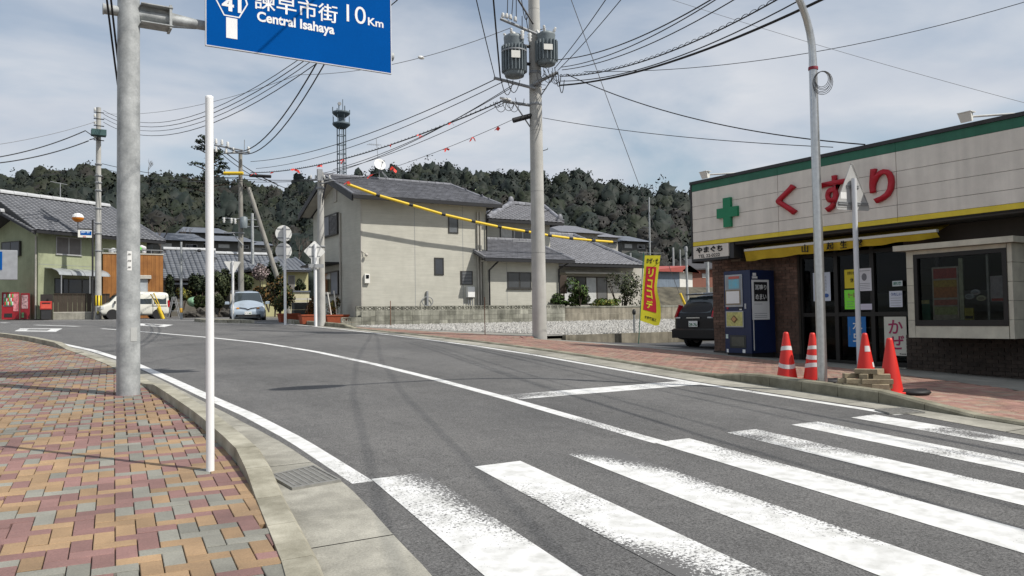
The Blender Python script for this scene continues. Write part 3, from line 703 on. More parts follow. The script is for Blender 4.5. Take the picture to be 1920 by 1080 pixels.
aw_text('山', 1511, 12, 459, 474); aw_text('口', 1534, 10, 457, 471); aw_text('起', 1558, 13, 455, 469); aw_text('生', 1583, 12, 452, 466); aw_text('堂', 1612, 13, 449, 463)
# posters on the doors: things of their own
def poster(lbl, px0, px1, py0, py1, col, X=None, lines=None, txt=None, mk='print', name='poster'):
    X = X or Xd-.06
    y0, zt_ = fX(px0, py0, X); _, zb_ = fX(px0, py1, X); y1, _ = fX(px1, (py0+py1)/2, X)
    t = thing(name, lbl, 'poster', (X, (y0+y1)/2, zb_)); wv = y0-y1; h = zt_-zb_
    MB().box((0, -wv/2, 0), (.004, wv/2, h)).build('sheet', mat('sheet_%02d%02d%02d' % tuple(round(k*99) for k in col), col, .6, var=.03), t)
    if lines:
        b = MB(); rr = random.Random(int(px0))
        for (u0, u1, v) in lines: b.box((-.003, wv/2-u1*wv, h*v), (0, wv/2-u0*wv, h*v+h*.018))
        b.build('print', GREYINK, t)
    if txt:
        for (s, m, u0, u1, v0, v1) in txt:
            text('lettering', s, m, t, Vector((-.002, wv/2-u0*wv, v0*h)), (0, -1, 0), (0, 0, 1), (u1-u0)*wv, (v1-v0)*h, .003, .015, world=False)
    return t
BLUEINK = mat('blue_ink', (.05, .12, .35), .6); REDINK = mat('plum_ink', (.38, .03, .11), .6); DGREEN = mat('green_ink', (.03, .2, .14), .6)
ln = [(.12, .88, .1+.07*k) for k in range(11)]
lv = [(.15, .2, .3), (.35, .4, .5), (.62, .67, .4)]
poster('tall pale notice partly behind the curved lamp post on the shop door', 1524, 1557, 512, 565, (.62, .66, .74), lines=[(.7, .78, .35+.05*k) for k in range(11)]+[(.1, .18, .3+.05*k) for k in range(9)], txt=[('●', BLUEINK, .62, .9, .12, .26)])
poster('yellow handwritten notice on the shop door', 1583, 1603, 506, 541, (.72, .58, .03), txt=[('お知らせ', INK, .3, .95, .72, .9), ('休', INK, .55, .9, .3, .55)])
poster('bright green handwritten notice below the yellow one on the shop door', 1583, 1606, 544, 580, (.25, .80, .06), txt=[('セール', REDINK, .3, .9, .6, .85)], lines=[(.2, .8, .12), (.2, .7, .25), (.2, .75, .38)])
poster('white printed notice right of the thin sign post on the shop door', 1607, 1634, 504, 546, (.74, .73, .76), lines=[(.1, .9, .08), (.1, .9, .16), (.1, .9, .24), (.1, .9, .32), (.1, .9, .88)], txt=[('●', GREYINK, .32, .68, .45, .78)])
poster('small white slip low on the shop door', 1611, 1635, 570, 581, (.66, .62, .72), lines=[(.1, .9, .3), (.1, .9, .6)])
poster('small white card with green characters beside the bay window', 1673, 1692, 527, 537, (.66, .72, .72), txt=[('肥満', DGREEN, .1, .9, .2, .8)], X=Xd-.06)
poster('white price notice under the green lettered card on the shop door', 1667, 1692, 546, 576, (.68, .71, .78), lines=[(.1, .9, .1), (.1, .9, .25), (.1, .9, .4), (.1, .9, .55)], txt=[('うれしい', BLUEINK, .15, .95, .7, .9)])
poster('blue poster with white characters on the lower shop door', 1589, 1624, 594, 650, (.02, .16, .45), txt=[('水', WHT, .28, .82, .55, .88), ('虫', WHT, .28, .82, .15, .5)], lines=[(.08, .14, .4+.04*k) for k in range(7)])
poster('cream cold remedy poster with plum red characters on the lower shop door', 1657, 1700, 594, 666, (.66, .64, .55), txt=[('か', REDINK, .2, .85, .56, .92), ('ぜ', REDINK, .2, .9, .16, .52), ('Kaze', INK, .68, .95, .03, .07)])
# small spotlights on the roof edge
def spot(px, py, ln_, lbl):
    y, z = fX(px, py, XF-.25); t = thing('roof_spotlight', lbl, 'spotlight', (XF+.1, y, zt+.02), group='spotlights on the fascia')
    zz_ = z-zt-.02
    b = MB(); b.hexa([(-.36, -.09, zz_-.10), (-.26, -.06, zz_-.07), (-.26, .06, zz_-.07), (-.36, .09, zz_-.10)], [(-.42, -.11, zz_+.05), (-.28, -.07, zz_+.05), (-.28, .07, zz_+.05), (-.42, .11, zz_+.05)]); b.build('lamp_head', WHITEP, t)
    MB().box((-.43, -.115, zz_+.052), (-.27, .115, zz_+.065)).build('visor', WHITEP, t)
    MB().tube([(-.27, 0, zz_), (.05, -.5, zz_*.6), (.25, -.8, 0)], .018, 8).build('arm', WHITEP, t); MB().box((.18, -.88, -.3), (.32, -.72, .02)).build('base', GREYM, t)
spot(1322, 327, .5, 'small white spotlight on the far left end of the pharmacy fascia')
spot(1812, 218, .5, 'white spotlight on an arm above the right part of the pharmacy fascia')

# ------------------------------------------------------------------ vending machine
yv0, yv1 = 12.86, 12.10; XV = 13.46; zv0 = gz(XV, 12.4)+.03; zv1 = fX(1362, 509, XV)[1]
VB = mat('vending_blue', (.005, .015, .06), .4, var=.08, spec=.5); HV = zv1-zv0
vm = thing('vending_machine', 'dark blue cigarette vending machine against the brick pharmacy wall', 'vending machine', (XV, yv1, zv0))
WV = yv0-yv1; DV = .78
MB().box((.02, 0, .06), (DV, WV, HV), ch=.012).build('body', VB, vm); MB().box((.06, .03, -.10), (DV-.05, WV-.03, .06)).build('base', BLACK, vm)
def vpl(name, m, a0, a1, h0, h1, th=.012, par=None):   # on the front (-X); a from left (far) 0..1
    return MB().box((.02-th, WV*(1-a1), HV*h0), (.02-.001, WV*(1-a0), HV*h1)).build(name, m, par or vm)
SILV = mat('silver_trim', (.4, .41, .42), .4, metal=.5)
dw = vpl('display_window', SILV, .07, .72, .575, .955, .02)
vpl('window_back', mat('vend_back', (.28, .31, .33), .5), .10, .69, .60, .94, .024, dw)
vpl('advert_panel', mat('vend_ad_blue', (.12, .40, .52), .5, c2=(.3, .5, .55), var=.2, scale=9), .22, .62, .79, .90, .03, dw)
vpl('advert_panel', mat('vend_ad_red', (.5, .13, .1), .5), .22, .62, .905, .935, .03, dw)
vpl('rope_frame', mat('rope_tan', (.25, .2, .13), .7, var=.4, scale=60), .08, .66, .60, .775, .03, dw)
vpl('white_card', WHT, .12, .62, .615, .76, .036, dw)
lp = vpl('lower_panel', SILV, .07, .74, .335, .525, .02)
vpl('advert_panel', mat('vend_ad_yel', (.55, .50, .18), .5, c2=(.4, .42, .15), var=.15, scale=10), .10, .71, .348, .512, .024, lp)
b = MB(); b.prism([(0, -.085), (.10, 0), (0, .085), (-.10, 0)], .0, .006, Matrix(((0, -1, 0, -.011), (1, 0, 0, WV*.6), (0, 0, 1, HV*.43), (0, 0, 0, 1)))); b.build('diamond_print', mat('vend_brown', (.16, .10, .05), .6), lp)
b = MB(); b.prism([(0, -.06), (.07, 0), (0, .06), (-.07, 0)], .0, .004, Matrix(((0, -1, 0, -.0165), (1, 0, 0, WV*.6), (0, 0, 1, HV*.43), (0, 0, 0, 1)))); b.build('diamond_print', mat('vend_gold', (.5, .28, .12), .6), lp)
vpl('coin_slot', SILV, .78, .84, .55, .61); vpl('coin_slot', mat('vend_red', (.4, .02, .04), .5), .1, .16, .55, .60); vpl('card_reader', DKMET, .55, .70, .535, .585); vpl('button', WHT, .6, .68, .535, .55, .02)
vpl('hatch', mat('hatch_dark', (.03, .035, .035), .3), .18, .80, .09, .24, .006); vpl('hatch_flap', mat('hatch_flap', (.08, .085, .07), .2), .26, .74, .11, .22, .012)
vpl('sticker', WHT, .05, .12, .035, .075, .004); vpl('sticker', WHT, .66, .76, .035, .075, .004); vpl('round_sticker', mat('stick_g', (.5, .6, .55), .6), .03, .12, .2, .25, .004)
# poster hung on its side, and the white conduit strip
ps = MB().box((.06, -.012, HV*.42), (.60, -.003, HV*.885)).build('side_poster', WHT, vm)
MB().box((.12, -.016, HV*.635), (.54, -.0125, HV*.86)).build('black_field', INK, ps)
text('lettering', '耳鳴り', WHT, ps, (.15, -.0165, HV*.765), (1, 0, 0), (0, 0, 1), .36, HV*.065, .002, .02, world=False)
text('lettering', 'めまい', WHT, ps, (.16, -.0165, HV*.655), (1, 0, 0), (0, 0, 1), .34, HV*.065, .002, .02, world=False)
b = MB()
for k, (u, v) in enumerate(((.12, .60), (.12, .49), (.12, .465), (.12, .445))): b.box((u, -.0135, HV*v), (u+(.26 if k == 0 else .40), -.0122, HV*v+.008))
b.build('small_print', GREYINK, ps)
MB().box((.08, -.012, .12), (.10, -.003, HV*.42)).build('conduit', WHITEP, vm)
MB().box((.08, -.012, HV*.90), (.24, -.003, HV*.925)).build('sticker', WHT, vm); MB().box((.10, -.012, HV*.93), (.20, -.003, HV*.965)).build('sticker', WHT, vm)

# ------------------------------------------------------------------ street furniture near the camera
# guide sign pole
SPX, SPY = 1.12, 10.9; spz = gz(SPX, SPY)+.02
gp = thing('road_sign_gantry', 'thick galvanised pole carrying the blue route sign over the road', 'sign pole', (SPX, SPY, spz))
MB().tube([(0, 0, -.1), (0, 0, 2), (0, 0, 5.2), (0, 0, 7.2)], [.135, .133, .128, .122], 28).build('pole', GALV, gp)
arm_z = PY(236, 22, SPY).z-spz; arm_zr = arm_z
YS = SPY-.02
def sp(px, py, Y=YS): p = PY(px, py, Y); return Vector((p.x-SPX, p.y-SPY, p.z-spz))
za_ = sp(300, 33).z
b = MB(); b.tube([(-.28, 0, za_), (.0, 0, za_), (3.55, 0, za_)], .062, 14); b.build('arm', GALV, gp)
b = MB(); b.tube([(-.29, 0, za_), (-.275, 0, za_)], .07, 14); b.build('arm_cap', GALV, gp)
b = MB()   # gusset plates and flange
for s in (.1, -.1):
    b.add([(.13, s*.12, za_+.13), (.80, s*.12, za_+.06), (.80, s*.12, za_-.06), (.13, s*.12, za_-.13), (.13, s*.12+.012, za_+.13), (.80, s*.12+.012, za_+.06), (.80, s*.12+.012, za_-.06), (.13, s*.12+.012, za_-.13)], [(0, 3, 2, 1), (4, 5, 6, 7), (0, 1, 5, 4), (1, 2, 6, 5), (2, 3, 7, 6), (3, 0, 4, 7)])
b.build('gusset', GALV, gp)
MB().box((.46, -.12, za_-.15), (.49, .12, za_+.15)).build('flange', GALV, gp)
b = MB(); b.box((.13, -.13, za_+.11), (.5, .13, za_+.122)); b.box((.13, -.13, za_-.122), (.5, .13, za_-.11)); b.build('bracket', GALV, gp)
b = MB(); b.tube([(0, 0, za_-.30+.9), (3.5, 0, za_-.30+.9)], .055, 12); b.build('arm', GALV, gp)
# number strip and old repair plate
b = MB(); rr = .138
for k in range(4):
    a0, a1 = -2.0+.09*k, -2.0+.09*(k+1)
st = sp(237, 490)
def curved(name, m, a0, a1, z0, z1, r, n=6):
    b = MB(); b.smooth = True
    for k in range(n+1):
        a = a0+(a1-a0)*k/n; b.v += [(r*math.cos(a), r*math.sin(a), z0), (r*math.cos(a), r*math.sin(a), z1)]
    for k in range(n): b.f.append((2*k, 2*k+2, 2*k+3, 2*k+1)); b.m.append(0); b.sm.append(True)
    return b.build(name, m, gp)
stk = curved('sticker', WHT, -1.78, -1.40, sp(237, 508).z, sp(237, 472).z, .1345)
zz0, zz1 = sp(237, 508).z, sp(237, 472).z; hh = (zz1-zz0)/3
for k, ch_ in enumerate('長崎県'):
    a = -1.59; text('lettering', ch_, INK, stk, (math.cos(a)*.138-.02, math.sin(a)*.138-.002, zz1-hh*(k+1)+.03), (1, 0, 0), (0, 0, 1), .04, hh-.06, .001, .01, world=False)
curved('repair_plate', mat('plate_grey', (.42, .43, .42), .6, var=.08), -1.5, -.9, sp(237, 640).z, sp(237, 614).z, .1375)
# guide sign panel (hangs from the pole's arms: a thing of its own)
YPN = SPY-.16
bl = PY(387, 87.5, YPN); br = PY(733, 134, YPN)
zb_ = (bl.z+br.z)/2; X0, X1 = bl.x, br.x; ZT = zb_+1.75
SBLUE = mat('sign_blue', (.0, .074, .31), .9, spec=.05, var=.04, scale=2, fine=.03, fscale=30)
gs = thing('guide_sign', 'large blue overhead route sign with white Japanese and English lettering', 'road sign', (X0, YPN, zb_))
WS, HS = X1-X0, ZT-zb_
MB().box((0, 0, 0), (WS, .03, HS)).build('panel', SBLUE, gs)
b = MB()
for (a, c) in (((-.012, -.006, -.012), (WS+.012, .034, 0)), ((-.012, -.006, HS), (WS+.012, .034, HS+.012)), ((-.012, -.006, 0), (0, .034, HS)), ((WS, -.006, 0), (WS+.012, .034, HS))): b.box(a, c)
b.build('edge_frame', mat('sign_edge', (.55, .57, .6), .5), gs)
b = MB()
for x in (.35, 1.3, 2.2): b.box((x, .036, .1), (x+.05, .09, HS-.1))
b.build('rear_rail', GREYM, gs)
def pl(px, py): p = PY(px, py, YPN-.004); return p.x-X0, p.z-zb_
def stext(s, px0, px1, pyb, hgt, bold=.0):
    x0, z0 = pl(px0, pyb); x1, _ = pl(px1, pyb); return text('lettering', s, WPAINT, gs, (x0, -.002, z0), (1, 0, 0), (0, 0, 1), x1-x0, hgt, .002, bold, world=False)
stext('諫早市街', 477, 633, 16, .255, .008)
xx, zk = pl(477, 18)
stext('10', 650, 686, 40, .25, .0); stext('Km', 690, 719, 47, .115, .02)
stext('Central Isahaya', 482, 627, 45, .178, .03)
# hexagon route mark and the tail of the arrow
hx, hz = pl(434.5, 28); cz = hz+.13; b = MB()
hexo = [(-.165, .20), (-.21, .05), (-.10, -.155), (.10, -.155), (.21, .05), (.165, .20), (.0, .26)]
def ring(pl_, o, i):
    n = len(pl_); b.v.extend([(hx+x*o, -.003, cz+z*o) for x, z in pl_]+[(hx+x*i, -.003, cz+z*i) for x, z in pl_])
    for k in range(n): b.f.append((k, (k+1) % n, n+(k+1) % n, n+k)); b.m.append(0); b.sm.append(False)
ring(hexo, 1.0, .90); b.build('route_hexagon', WPAINT, gs)
text('lettering', '41', WPAINT, gs, (hx-.125, -.002, cz-.085), (1, 0, 0), (0, 0, 1), .25, .19, .002, .03, world=False)
ax0, az1 = pl(424, 28); ax1, _ = pl(445, 28); az0 = pl(434, 72)[1]
MB().box((ax0, -.0035, az0), (ax1, -.001, cz-.17)).build('arrow_stem', WPAINT, gs)
b = MB(); b.v = [(hx-.16, -.0035, cz+.42), (hx+.16, -.0035, cz+.42), (hx, -.0035, cz+.75)]; b.f = [(0, 1, 2)]; b.m = [0]; b.sm = [False]; b.build('arrow_head', WPAINT, gs)
MB().box((ax0, -.0035, cz+.28), (ax1, -.001, cz+.42)).build('arrow_stem', WPAINT, gs)
# white bare pole
wpz = gz(1.14, 5.98)+.03
wp = thing('white_post', 'plain white steel pole standing alone by the left kerb', 'pole', (1.14, 5.98, wpz))
hw = PY(386.5, 180, 5.98).z-wpz
MB().tube([(0, 0, -.1), (0, 0, hw-.003)], .028, 18).build('pole', WPAINT, wp); MB().lathe([(.0282, hw-.02), (.0285, hw-.002), (.02, hw+.004), (.001, hw+.006)]).build('cap', WPAINT, wp)
# curved street lamp
LX, LY = 8.955, 6.86; lz = gz(LX, LY)+.03
lampt = thing('street_lamp', 'bright steel street lamp with a curved arm behind the right kerb', 'street lamp', (LX, LY, lz))
lpts = [(0, 0, -.1), (0, 0, 1.2), (0, 0, 3), (0, 0, 4.3)]
zc0 = 4.4; Rr = 1.25
for k in range(11):
    a = R_(78)*k/10; lpts.append((-Rr*(1-math.cos(a)), 0, zc0+Rr*math.sin(a)))
e = lpts[-1]; lpts += [(e[0]-.7, 0, e[2]+.08), (e[0]-1.5, 0, e[2]+.12)]
MB().tube(lpts, [.062, .062, .058, .054]+[.05-.0012*k for k in range(11)]+[.036, .034], 20).build('pole', CHROME, lampt)
e = lpts[-1]; b = MB(); b.ball((e[0]-.45, 0, e[2]-.02), 1, 16, 10, (.55, .22, .09)); b.build('lamp_head', GREYM, lampt)
b = MB(); b.ball((e[0]-.45, 0, e[2]-.08), 1, 14, 8, (.40, .16, .05)); b.build('lens', mat('lamp_lens', (.6, .6, .56), .2), lampt)
MB().lathe([(.11, -.02), (.11, .012), (.065, .014)]).build('base_plate', GREYM, lampt)
cz_ = PD(1540, 118, 10.4).z-lz
for k in range(6):
    hh_ = Vector((.56, -.83, 0)); c = hh_*(.105+.006*(k % 3))+Vector((-.83, -.56, 0))*(.05+.008*k); c.z = cz_-.17-.012*k; b = MB(); r = .085+.009*k
    b.tube([c+hh_*r*.95*math.cos(t)+Vector((0, 0, r*1.2*math.sin(t))) for t in [2*math.pi*j/20 for j in range(21)]], .0045, 6, cap=False)
    if k == 0: cc_ = thing('cable_coil', 'loop of spare black cable tied to the curved lamp post', 'cable coil', (LX, LY, lz))
    b.build('loop', CABLEG, cc_)
MB().lathe([(.062, cz_-.02), (.064, cz_), (.062, cz_+.02)]).build('tie', mat('tie_red', (.25, .03, .05), .6), cc_)
# triangular sign seen from behind
TX, TY = 11.2, 7.92; tz = gz(TX, TY)+.03
tz = G(1612, 688, .03).z
TP = G(1612, 690, .03); TX, TY, tz = TP.x, TP.y, TP.z
ts = thing('warning_sign', 'back of an upright triangular sign on a thin grey post above the brick pile', 'road sign', (TX, TY, tz))
ht = PY(1604, 335, TY).z-tz; dT = depth(TP)
MB().tube([(0, 0, -.1), (0, 0, ht)], .046, 16).build('post', mat('post_grey', (.62, .64, .66), .45, var=.05, metal=.1), ts)
k = dT/FPX; top = PD(1597, 303, dT).z-tz; bot = PD(1597, 394, dT).z-tz
Mr = Matrix.Rotation(R_(-8), 4, 'Z')
def rounded(poly, r, n=4):
    out = []; m = len(poly)
    for i in range(m):
        p = Vector(poly[i]).to_2d(); a = (Vector(poly[i-1]).to_2d()-p).normalized(); c = (Vector(poly[(i+1) % m]).to_2d()-p).normalized()
        for j in range(n+1):
            t = j/n; q = p+a*r*(1-t)**2+c*r*t**2; out.append((q.x, q.y))
    return out
sw2 = .40
tri = rounded([(-sw2, bot+.02), (sw2, bot+.02), (sw2, bot+.10), (.02, top), (-.02, top), (-sw2, bot+.10)], .05)
b = MB(); b.prism(tri, .063, .075, Mr @ Matrix.Translation((.03, 0, 0))); b.build('plate', mat('sign_back_grey', (.42, .42, .41), .55, var=.08, scale=3), ts)
b = MB()
for z in (bot+.14, top-.42):
    ww = .36 if z < bot+.3 else .15
    b.box((.03-ww, .045, z-.025), (.03+ww, .0625, z-.008), Mr); b.box((.03-ww, .045, z+.008), (.03+ww, .0625, z+.025), Mr)
b.build('rear_rail', GREYM, ts)
b = MB(); b.box((-.26, .0615, bot+.22), (-.12, .0628, bot+.34), Mr); b.build('sticker', WHT, ts)
# cones
CONER = mat('cone_red', (.62, .03, .022), .45, var=.06, spec=.4); REFL = mat('cone_band', (.62, .61, .60), .4, var=.08)
def cone(P, lbl, bands, base=True, h=.70, tilt=0.0, rot=0.0):
    t = thing('traffic_cone', lbl, 'traffic cone', P, rot, group='traffic cones on the right pavement')
    r0, r1 = .145, .033
    rad = lambda z: r0+(r1-r0)*(z-.03)/(h-.03)
    MB().lathe([(r0, .03), (rad(.3), .3), (r1+.006, h-.03), (r1, h-.008), (r1*.6, h)], n=24).build('body', CONER, t)
    MB().box((-.19, -.19, 0), (.19, .19, .03), ch=.008).build('base', CONER, t)
    for (z0, z1, slant, a0, a1) in bands:
        b = MB(); n = 28
        for i in range(n+1):
            a = a0+(a1-a0)*i/n; d = slant*math.sin(a+.6)
            for z in (z0+d, z1+d): b.v.append(((rad(z)+.002)*math.cos(a), (rad(z)+.002)*math.sin(a), z))
        for i in range(n): b.f.append((2*i, 2*i+2, 2*i+3, 2*i+1)); b.m.append(0); b.sm.append(True)
        b.build('reflective_band', REFL, t)
    return t
FULL = (0, 2*math.pi)
P1 = G(1476, 713, .03); P2 = G(1526, 716, .03); P4 = G(1671, 738, .03); P3 = G(1624, 717, .03)
cone(P1, 'orange red traffic cone with two slanting white bands, left of the curved lamp post', [(.20, .26, .03, *FULL), (.43, .49, -.012, *FULL)])
cone(P2, 'red traffic cone with white bands half hidden behind the curved lamp post', [(.20, .26, -.02, *FULL), (.33, .39, .01, *FULL), (.46, .51, -.01, *FULL)])
cone(P3, 'red traffic cone with torn white patches behind the brick pile', [(.22, .29, .0, -1.55, -.5), (.44, .52, .0, -2.6, -1.5)])
cone(P4, 'plain red traffic cone without bands beside the brick pile', [])
def weight(P, lbl):
    t = thing('cone_weight', lbl, 'cone weight', P); MB().lathe([(.2, -.002), (.22, .02), (.2, .045), (.16, .05)], n=20).build('ring', BLACK, t)
    MB().box((.12, -.04, .0), (.26, .04, .05)).build('handle', BLACK, t)
w1 = Vector((P2.x+.10, P2.y-.16, P2.z)); weight(Vector((w1.x, w1.y, gz(w1.x, w1.y)+.031)), 'black rubber ring weight at the foot of the banded cone by the lamp post')
w2_ = Vector((P4.x+.22, P4.y-.14, P4.z)); weight(Vector((w2_.x, w2_.y, gz(w2_.x, w2_.y)+.031)), 'black rubber ring weight beside the plain red cone')
# pile of spare pavers round the sign post
SPARE = mat('spare_paver', (.36, .30, .20), .85, c2=(.27, .22, .15), var=.12, scale=9, rnd=.18, bump=.25, bscale=90, fine=.12, fscale=150)
pc = G(1621, 736, .05)
pile = thing('paver_pile', 'loose pile of buff paving bricks stacked round the triangular sign post', 'brick pile', pc, R_(-52))
pm = MB().box((-.0985, -.0485, 0), (.0985, .0485, .058), ch=.004).mesh('brick', SPARE)
lay = [[(-.3, .06, 0), (-.1, .06, 0), (.1, .0, 0), (.3, .0, 90), (.2, .1, 0), (-.2, -.06, 0), (.0, -.1, 0), (.2, -.1, 0)],
       [(-.28, .05, 8), (-.07, .06, 0), (.13, .02, 90), (.27, .0, 0), (-.18, -.06, 0), (.02, -.09, 0), (.22, -.1, 0)],
       [(-.26, .05, 5), (-.04, .04, 90), (.2, .05, 0), (.08, -.09, 0), (.27, -.08, 0), (-.14, -.05, 0)],
       [(-.16, .05, 15), (.0, .0, 80), (.24, -.02, 0), (.12, .06, 10)], [(-.02, .02, -8), (.17, .03, 60)]]
for li, L_ in enumerate(lay):
    for (x, y, a) in L_:
        o = bpy.data.objects.new('brick', pm); COL.objects.link(o); o.parent = pile; o.location = (x*.84+random.uniform(-.012, .012), y+random.uniform(-.012, .012), li*.0592); o.rotation_euler = (0, 0, R_(a+random.uniform(-4, 4)))
# drain grates
def grate(quad, lbl, nb_, nc_):
    P = [Vector((q[0], q[1], gz(q[0], q[1]))) for q in quad]; c = sum(P, Vector())/4
    t = thing('drain_grate', lbl, 'drain grate', c)
    def pt(u, v, dz): p = P[0].lerp(P[1], u).lerp(P[3].lerp(P[2], u), v); return Vector((p.x, p.y, p.z+dz))-c
    def bar(name, u0, u1, v0, v1, z0, z1, m):
        MB().hexa([pt(u0, v0, z0), pt(u1, v0, z0), pt(u1, v1, z0), pt(u0, v1, z0)], [pt(u0, v0, z1), pt(u1, v0, z1), pt(u1, v1, z1), pt(u0, v1, z1)]).build(name, m, t)
    GR = mat('grate_steel', (.27, .265, .245), .6, var=.2, scale=20, metal=.4)
    bar('pit', .03, .97, .03, .97, .0045, .0065, mat('pit_dark', (.012, .012, .012), .9))
    for (u0, u1, v0, v1) in ((0, 1, 0, .045), (0, 1, .955, 1), (0, .04, .046, .954), (.96, 1, .046, .954)): bar('frame', u0, u1, v0, v1, .003, .022, GR)
    for k in range(nb_): u = .06+.88*(k+.5)/nb_; bar('grate_bar', u-.012, u+.012, .047, .953, .008, .018, GR)
    for k in range(nc_): v = .06+.88*(k+.5)/nc_; bar('cross_bar', .041, .959, v-.02, v+.02, .010, .0195, GR)
Gq = [G(505, 896), G(548, 921), G(640, 905), G(588, 878)]
grate([(p.x, p.y) for p in Gq], 'steel drain grate in the left gutter before the crosswalk', 16, 7)
Gq = [G(1640, 770), G(1668, 778), G(1735, 776), G(1692, 768)]
grate([(p.x, p.y) for p in Gq], 'steel drain grate in the right gutter below the brick pile', 14, 6)

# ------------------------------------------------------------------ building helpers for the houses
TILEM = mat('roof_tile', (.20, .204, .225), .55, c2=(.145, .148, .165), var=.1, scale=4, rnd=.18, spec=.5)
TILEB = mat('roof_tile_blue', (.115, .128, .15), .55, c2=(.085, .095, .115), var=.1, scale=1.5, rnd=.12, spec=.5)
UNDER = mat('roof_under', (.05, .05, .055), .8)
EAVE = mat('gutter_dark', (.018, .018, .02), .5, var=.1)
HW = mat('siding_beige', (.49, .478, .415), .8, c2=(.465, .453, .392), var=.04, scale=2, streak=-.07, fine=.05, fscale=35, bump=.15, bscale=30)
SOFW = mat('soffit_white', (.45, .43, .38), .8)
CURT = mat('curtain', (.5, .5, .48), .8, var=.15, scale=6)
ALU = mat('window_alu', (.05, .048, .045), .45, metal=.3)
ALUW = mat('window_alu_pale', (.42, .42, .42), .5, metal=.3)
def tile_proto(tw, th, wave, m):
    b = MB(); t = .034; n = 5 if wave else 1
    def prof(k): return .03*math.sin(math.pi*(k/n)*1.0)**1 if wave else 0.0
    for (v, lift) in ((0, .048), (th*1.12, .006)):
        for k in range(n+1):
            x = tw*(k/n-.5)*.955; b.v.append((x, v, lift+prof(k)))
        for k in range(n+1):
            x = tw*(k/n-.5)*.955; b.v.append((x, v, lift+prof(k)-t))
    w = n+1
    for k in range(n):
        b.f.append((k, k+1, 2*w+k+1, 2*w+k)); b.f.append((w+k, w+k+1, k+1, k))
    b.f.append((0, 2*w, 3*w, w)); b.f.append((n, w+n, 3*w+n, 2*w+n))
    b.m = [0]*len(b.f); b.sm = [wave]*n*2+[False]*2
    return b
def inpoly(u, v, P):
    c = False; j = len(P)-1
    for i in range(len(P)):
        if (P[i][1] > v) != (P[j][1] > v) and u < (P[j][0]-P[i][0])*(v-P[i][1])/(P[j][1]-P[i][1])+P[i][0]: c = not c
        j = i
    return c
def tiles(parent, pts, m, tw=.28, th=.25, wave=False, indiv=0, lift=.01):
    """cover the planar polygon pts (pts[0]->pts[1] is the eave, left to right seen from outside) with tiles"""
    pts = [Vector(p) for p in pts]; A = pts[0]; U = (pts[1]-A).normalized()
    Nn = None
    for p in pts[2:]:
        c = U.cross(p-A)
        if c.length > .01: Nn = c.normalized(); break
    V = Nn.cross(U); P2 = [((p-A).dot(U), (p-A).dot(V)) for p in pts]
    u0 = min(p[0] for p in P2); u1 = max(p[0] for p in P2); v1 = max(p[1] for p in P2)
    b0 = tile_proto(tw, th, wave, m); me = None; big = MB(); nI = 0; r = 0
    v = -.03; off = Vector(parent.location)
    basis = Matrix((U, V, Nn)).transposed()
    while v < v1-.05:
        u = u0+tw/2+(0 if wave or r % 2 == 0 else tw/2)
        while u < u1:
            if inpoly(u, v+th*.5, P2):
                O = A+U*u+V*v+Nn*(lift+random.uniform(-.002, .002))
                if nI < indiv:
                    if me is None: me = b0.mesh('roof_tile', m)
                    o = bpy.data.objects.new('roof_tile', me); COL.objects.link(o); o.parent = parent
                    Mx = basis.to_4x4(); Mx.translation = O-off; o.matrix_local = Mx; nI += 1
                else:
                    big.add([O-off+basis @ Vector(q) for q in b0.v], b0.f)
            u += tw
        v += th; r += 1
    if big.v:
        if wave: big.sm = [True]*len(big.f)
        big.build('tile_field', m, parent, kind='stuff')
def ridge(parent, a, c, m, r=.10, step=.4, par=None):
    a, c = Vector(a), Vector(c); L_ = (c-a).length; n = max(1, int(L_/step)); d = (c-a).normalized(); s = d.cross(Vector((0, 0, 1))).normalized(); up = s.cross(d)
    for k in range(n):
        b = MB(); p, q = a+d*(L_*k/n), a+d*(L_*(k+1)/n-.012)
        prof = [(-r*1.1, -.05), (-r, .05), (-r*.5, r*1.05), (r*.5, r*1.05), (r, .05), (r*1.1, -.05)]
        sc = 1.0
        vs = [p+s*x*1.06+up*z*1.06 for x, z in prof]+[q+s*x+up*z for x, z in prof]
        b.add(vs, [(5, 4, 3, 2, 1, 0), (6, 7, 8, 9, 10, 11)]+[(i, i+1, i+7, i+6) for i in range(5)]); b.build('ridge_tile', m, parent, True)
def roof_slab(parent, polys, m, th=.10, name='roof'):
    b = MB()
    for P in polys:
        P = [Vector(p) for p in P]; n = len(P); dn = Vector((0, 0, -th))
        b.add(P+[p+dn for p in P], [tuple(range(n)), tuple(range(2*n-1, n-1, -1))]+[(i, i+n, (i+1) % n+n, (i+1) % n) for i in range(n)])
    return b.build(name, m, parent, True)
def winY(parent, px0, py0, px1, py1, Y, frame=None, pane=None, n=2, sill=False, proud=.03, curtain=None):
    a, c = PY(px0, py0, Y), PY(px1, py1, Y); return winW(parent, a.x, c.x, c.z, a.z, Y, frame, pane, n, sill, proud, curtain)
